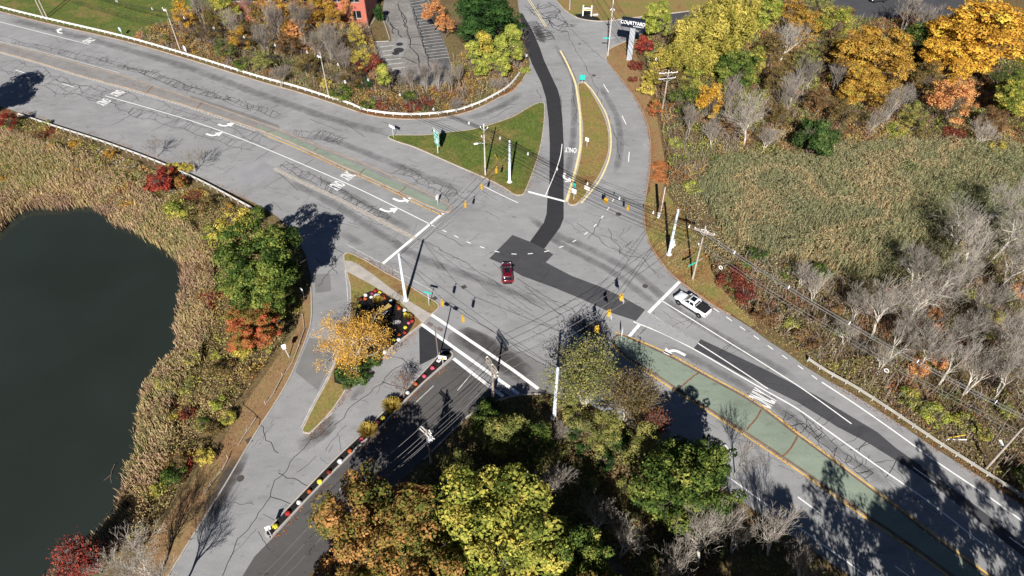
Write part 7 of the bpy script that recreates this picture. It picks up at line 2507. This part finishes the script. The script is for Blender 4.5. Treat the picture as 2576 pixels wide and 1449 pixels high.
def island_tufts(pts, dens, pal, seed, label, parent_z=0.11, bands=True):
    r = np.random.default_rng(seed)
    xs = np.array([p.x for p in pts])
    ys = np.array([p.y for p in pts])
    n = int((xs.max() - xs.min()) * (ys.max() - ys.min()) * dens)
    x, y = r.uniform(xs.min(), xs.max(), n), r.uniform(ys.min(), ys.max(), n)
    e = polydist(pts, x, y)
    k = inside(pts, x, y) & (e > 0.3)
    x, y, e = x[k], y[k], e[k]
    n = len(x)
    az = r.uniform(0, 6.283, n)
    w, h = r.uniform(0.03, 0.08, n), r.uniform(0.04, 0.12, n)
    z = np.full(n, parent_z)
    ux, uy = np.cos(az) * w, np.sin(az) * w
    lx, ly = r.normal(0, 0.05, n), r.normal(0, 0.05, n)
    V = np.stack([np.stack([x - ux, y - uy, z], 1), np.stack([x + ux, y + uy, z], 1), np.stack([x + ux * .6 + lx, y + uy * .6 + ly, z + h], 1), np.stack([x - ux * .6 + lx, y - uy * .6 + ly, z + h], 1)], 1)
    col = pick_cols(x, y, pal, 5.0, seed, r)
    if bands:      # grass has died back in a band along the kerb
        d = np.clip(1 - e / 1.6, 0, 1)[:, None] * np.clip(vnoise(x, y, 2.0, seed + 4) * 1.6, 0, 1)[:, None]
        col = col * (1 - d) + np.array(srgb(128, 92, 62)[:3]) * d
    me = quads_mesh('grass', V, V_plant, col, 'plant')
    return tag(link('grass', me), label, 'grass', kind='stuff')


sticks = [srgb(150, 140, 128), srgb(120, 108, 94), srgb(168, 158, 146), srgb(110, 92, 72)]
for ol_, sd_, dn_, lb_ in [(SCRUB_N, 151, 2.2, 'dry grey stalks standing in the north scrub'), (SCRUB_E, 152, 2.2, 'dry grey stalks standing in the upper right scrub'), (SCRUB_SE, 153, 3.2, 'dry grey stalks standing in the scrub below the bare wood')]:
    o_ = reeds('dry_stalks', ol_, dn_, sticks, 1.2, 3.4, 0.045, sd_, lb_, 5, lean=0.3)
    o_['category'] = 'stalks'
island_tufts(isl_C_pts, 26, [srgb(112, 112, 56), srgb(84, 104, 42), srgb(74, 100, 36), srgb(92, 110, 44)], 121, 'short grass on the triangular island')
island_tufts(isl_D_pts, 26, [srgb(146, 112, 76), srgb(134, 118, 68), srgb(120, 116, 60), srgb(104, 112, 54)], 122, 'dry grass on the pointed north island')
bedpoly = PP([(906, 747), (931, 732), (954, 731), (979, 746), (1017, 776), (1042, 799), (1044, 809), (1024, 842), (994, 864), (964, 887), (930, 890), (906, 880), (888, 850), (890, 800)])


# leaf litter drifted along kerbs
def litter(name, path, wd, dens, pal, seed, label, side=0.0, z=0.02):
    r = np.random.default_rng(seed)
    g = resample(smooth(PP(path)), 0.5)
    ns = normals2(g)
    L = len(g) * 0.5
    n = int(L * wd * dens)
    i = r.integers(0, len(g), n)
    o = np.abs(r.normal(0, 0.45, n)) * wd * np.sign(side) if side else r.normal(0, 0.4, n) * wd
    x = np.array([g[k].x + ns[k].x * q for k, q in zip(i, o)]) + r.normal(0, .2, n)
    y = np.array([g[k].y + ns[k].y * q for k, q in zip(i, o)]) + r.normal(0, .2, n)
    k = vnoise(x, y, 3.0, seed) > 0.35
    x, y = x[k], y[k]
    n = len(x)
    C = np.stack([x, y, np.full(n, z) + r.uniform(0, 0.03, n)], 1)
    nr = r.normal(scale=0.25, size=(n, 3)) + np.array([0, 0, 1])
    nr /= np.linalg.norm(nr, axis=1, keepdims=True)
    V = leaf_quads(C, nr, 0.13, r)
    me = quads_mesh(name, V, V_plant, pick_cols(x, y, pal, 4, seed, r, 0.2), 'plant')
    return tag(link(name, me), label, 'leaves', kind='stuff')


lp = [srgb(140, 84, 50), srgb(176, 112, 66), srgb(122, 78, 54), srgb(160, 120, 80)]
litter('leaf_litter', [(900, 284), (989, 297), (1069, 299), (1144, 290), (1206, 271), (1256, 244), (1288, 229), (1313, 205)], 1.3, 55, lp, 131, 'orange fallen leaves drifted along the bend of the slip road', 1, 0.09)
litter('leaf_litter', [(1560, 195), (1600, 250), (1630, 320), (1638, 380), (1634, 440), (1625, 510), (1624, 570), (1640, 620), (1690, 688), (1760, 742), (1850, 798)], 0.8, 45, lp, 132, 'brown fallen leaves along the north road kerb', 0, 0.10)
litter('leaf_litter', [(2030, 925), (2140, 988), (2260, 1064), (2360, 1132), (2460, 1195), (2576, 1273)], 1.0, 40, lp, 133, 'fallen leaves along the foot of the tan guardrail', 0, 0.02)
litter('leaf_litter', [(60, 282), (262, 348), (387, 395), (500, 444), (640, 512)], 0.9, 30, lp, 134, 'fallen leaves along the pond-side guardrail', 0, 0.015)
litter('leaf_litter', [(760, 378), (844, 416), (919, 450), (994, 484), (1069, 521), (1110, 538)], 0.35, 60, lp, 135, 'rust leaves along the green west median', 0, 0.03)
litter('leaf_litter', [(1600, 908), (1700, 975), (1860, 1078), (2000, 1175), (2200, 1312), (2394, 1449)], 0.4, 45, lp, 136, 'brown leaves along the lower kerb of the green east median', 0, 0.03)
litter('leaf_litter', [(1690, 896), (1860, 988), (2000, 1084), (2110, 1165), (2332, 1333)], 0.35, 40, lp, 137, 'brown leaves along the upper kerb of the green east median', 0, 0.03)
litter('leaf_litter', [(1120, 925), (1060, 980), (980, 1060), (880, 1160), (760, 1285), (690, 1362)], 0.5, 40, lp, 138, 'fallen leaves along the drive island kerb', 0, 0.03)
litter('leaf_litter', [(1044, 840), (960, 905), (890, 965), (830, 1045), (780, 1100)], 0.8, 40, lp, 139, 'fallen leaves along the corner island kerb', 0, 0.03)
litter('leaf_litter', [(-20, 27), (150, 66), (312, 103), (480, 151), (644, 202), (826, 256)], 0.6, 25, lp, 140, 'brown debris along the north guardrail', 0, 0.05)
litter('leaf_litter', [(0, 118), (200, 174), (375, 224), (500, 262), (644, 313)], 0.5, 25, lp, 141, 'brown debris on the west median', 0, 0.10)
litter('leaf_litter', [(1010, 700), (940, 665), (880, 645)], 1.2, 25, lp, 142, 'fallen leaves on the corner island', 0, 0.13)
litter('leaf_litter', [(1190, 432), (1244, 456), (1290, 482), (1314, 484), (1332, 440), (1350, 395)], 2.2, 34, [srgb(138, 102, 68), srgb(122, 92, 60), srgb(150, 118, 78)], 143, 'brown leaves and dead grass in the lower corner of the grass triangle', 0, 0.13)
litter('leaf_litter', [(1362, 268), (1330, 276), (1290, 298), (1230, 318)], 1.4, 26, [srgb(138, 112, 72), srgb(128, 106, 64)], 144, 'dead grass along the upper edge of the grass triangle', 0, 0.13)
# stones of the bank
rr = random.Random(8)
b = MB()
for k in range(230):
    t = rr.random()
    x = 190 + 250 * t + rr.uniform(-26, 26)
    y = 362 + 105 * t + rr.uniform(-14, 22)
    p = P(x, y)
    s = rr.uniform(0.1, 0.36)
    z = gz1(p)
    q = [Vector((rr.uniform(.6, 1.1) * a, rr.uniform(.6, 1.1) * c, rr.uniform(.4, .8) * e)) * s for a, c, e in [(1, 0, 0), (0, 1, 0), (-1, 0, 0), (0, -1, 0), (0, 0, 1), (0, 0, -1)]]
    b.add([Vector((p.x, p.y, z + s * 0.2)) + v for v in q], [(0, 1, 4), (1, 2, 4), (2, 3, 4), (3, 0, 4), (1, 0, 5), (2, 1, 5), (3, 2, 5), (0, 3, 5)])
tag(b.build('rubble_bank', M_stone), 'pale broken stones on the bank below the west guardrail', 'rubble', kind='stuff')
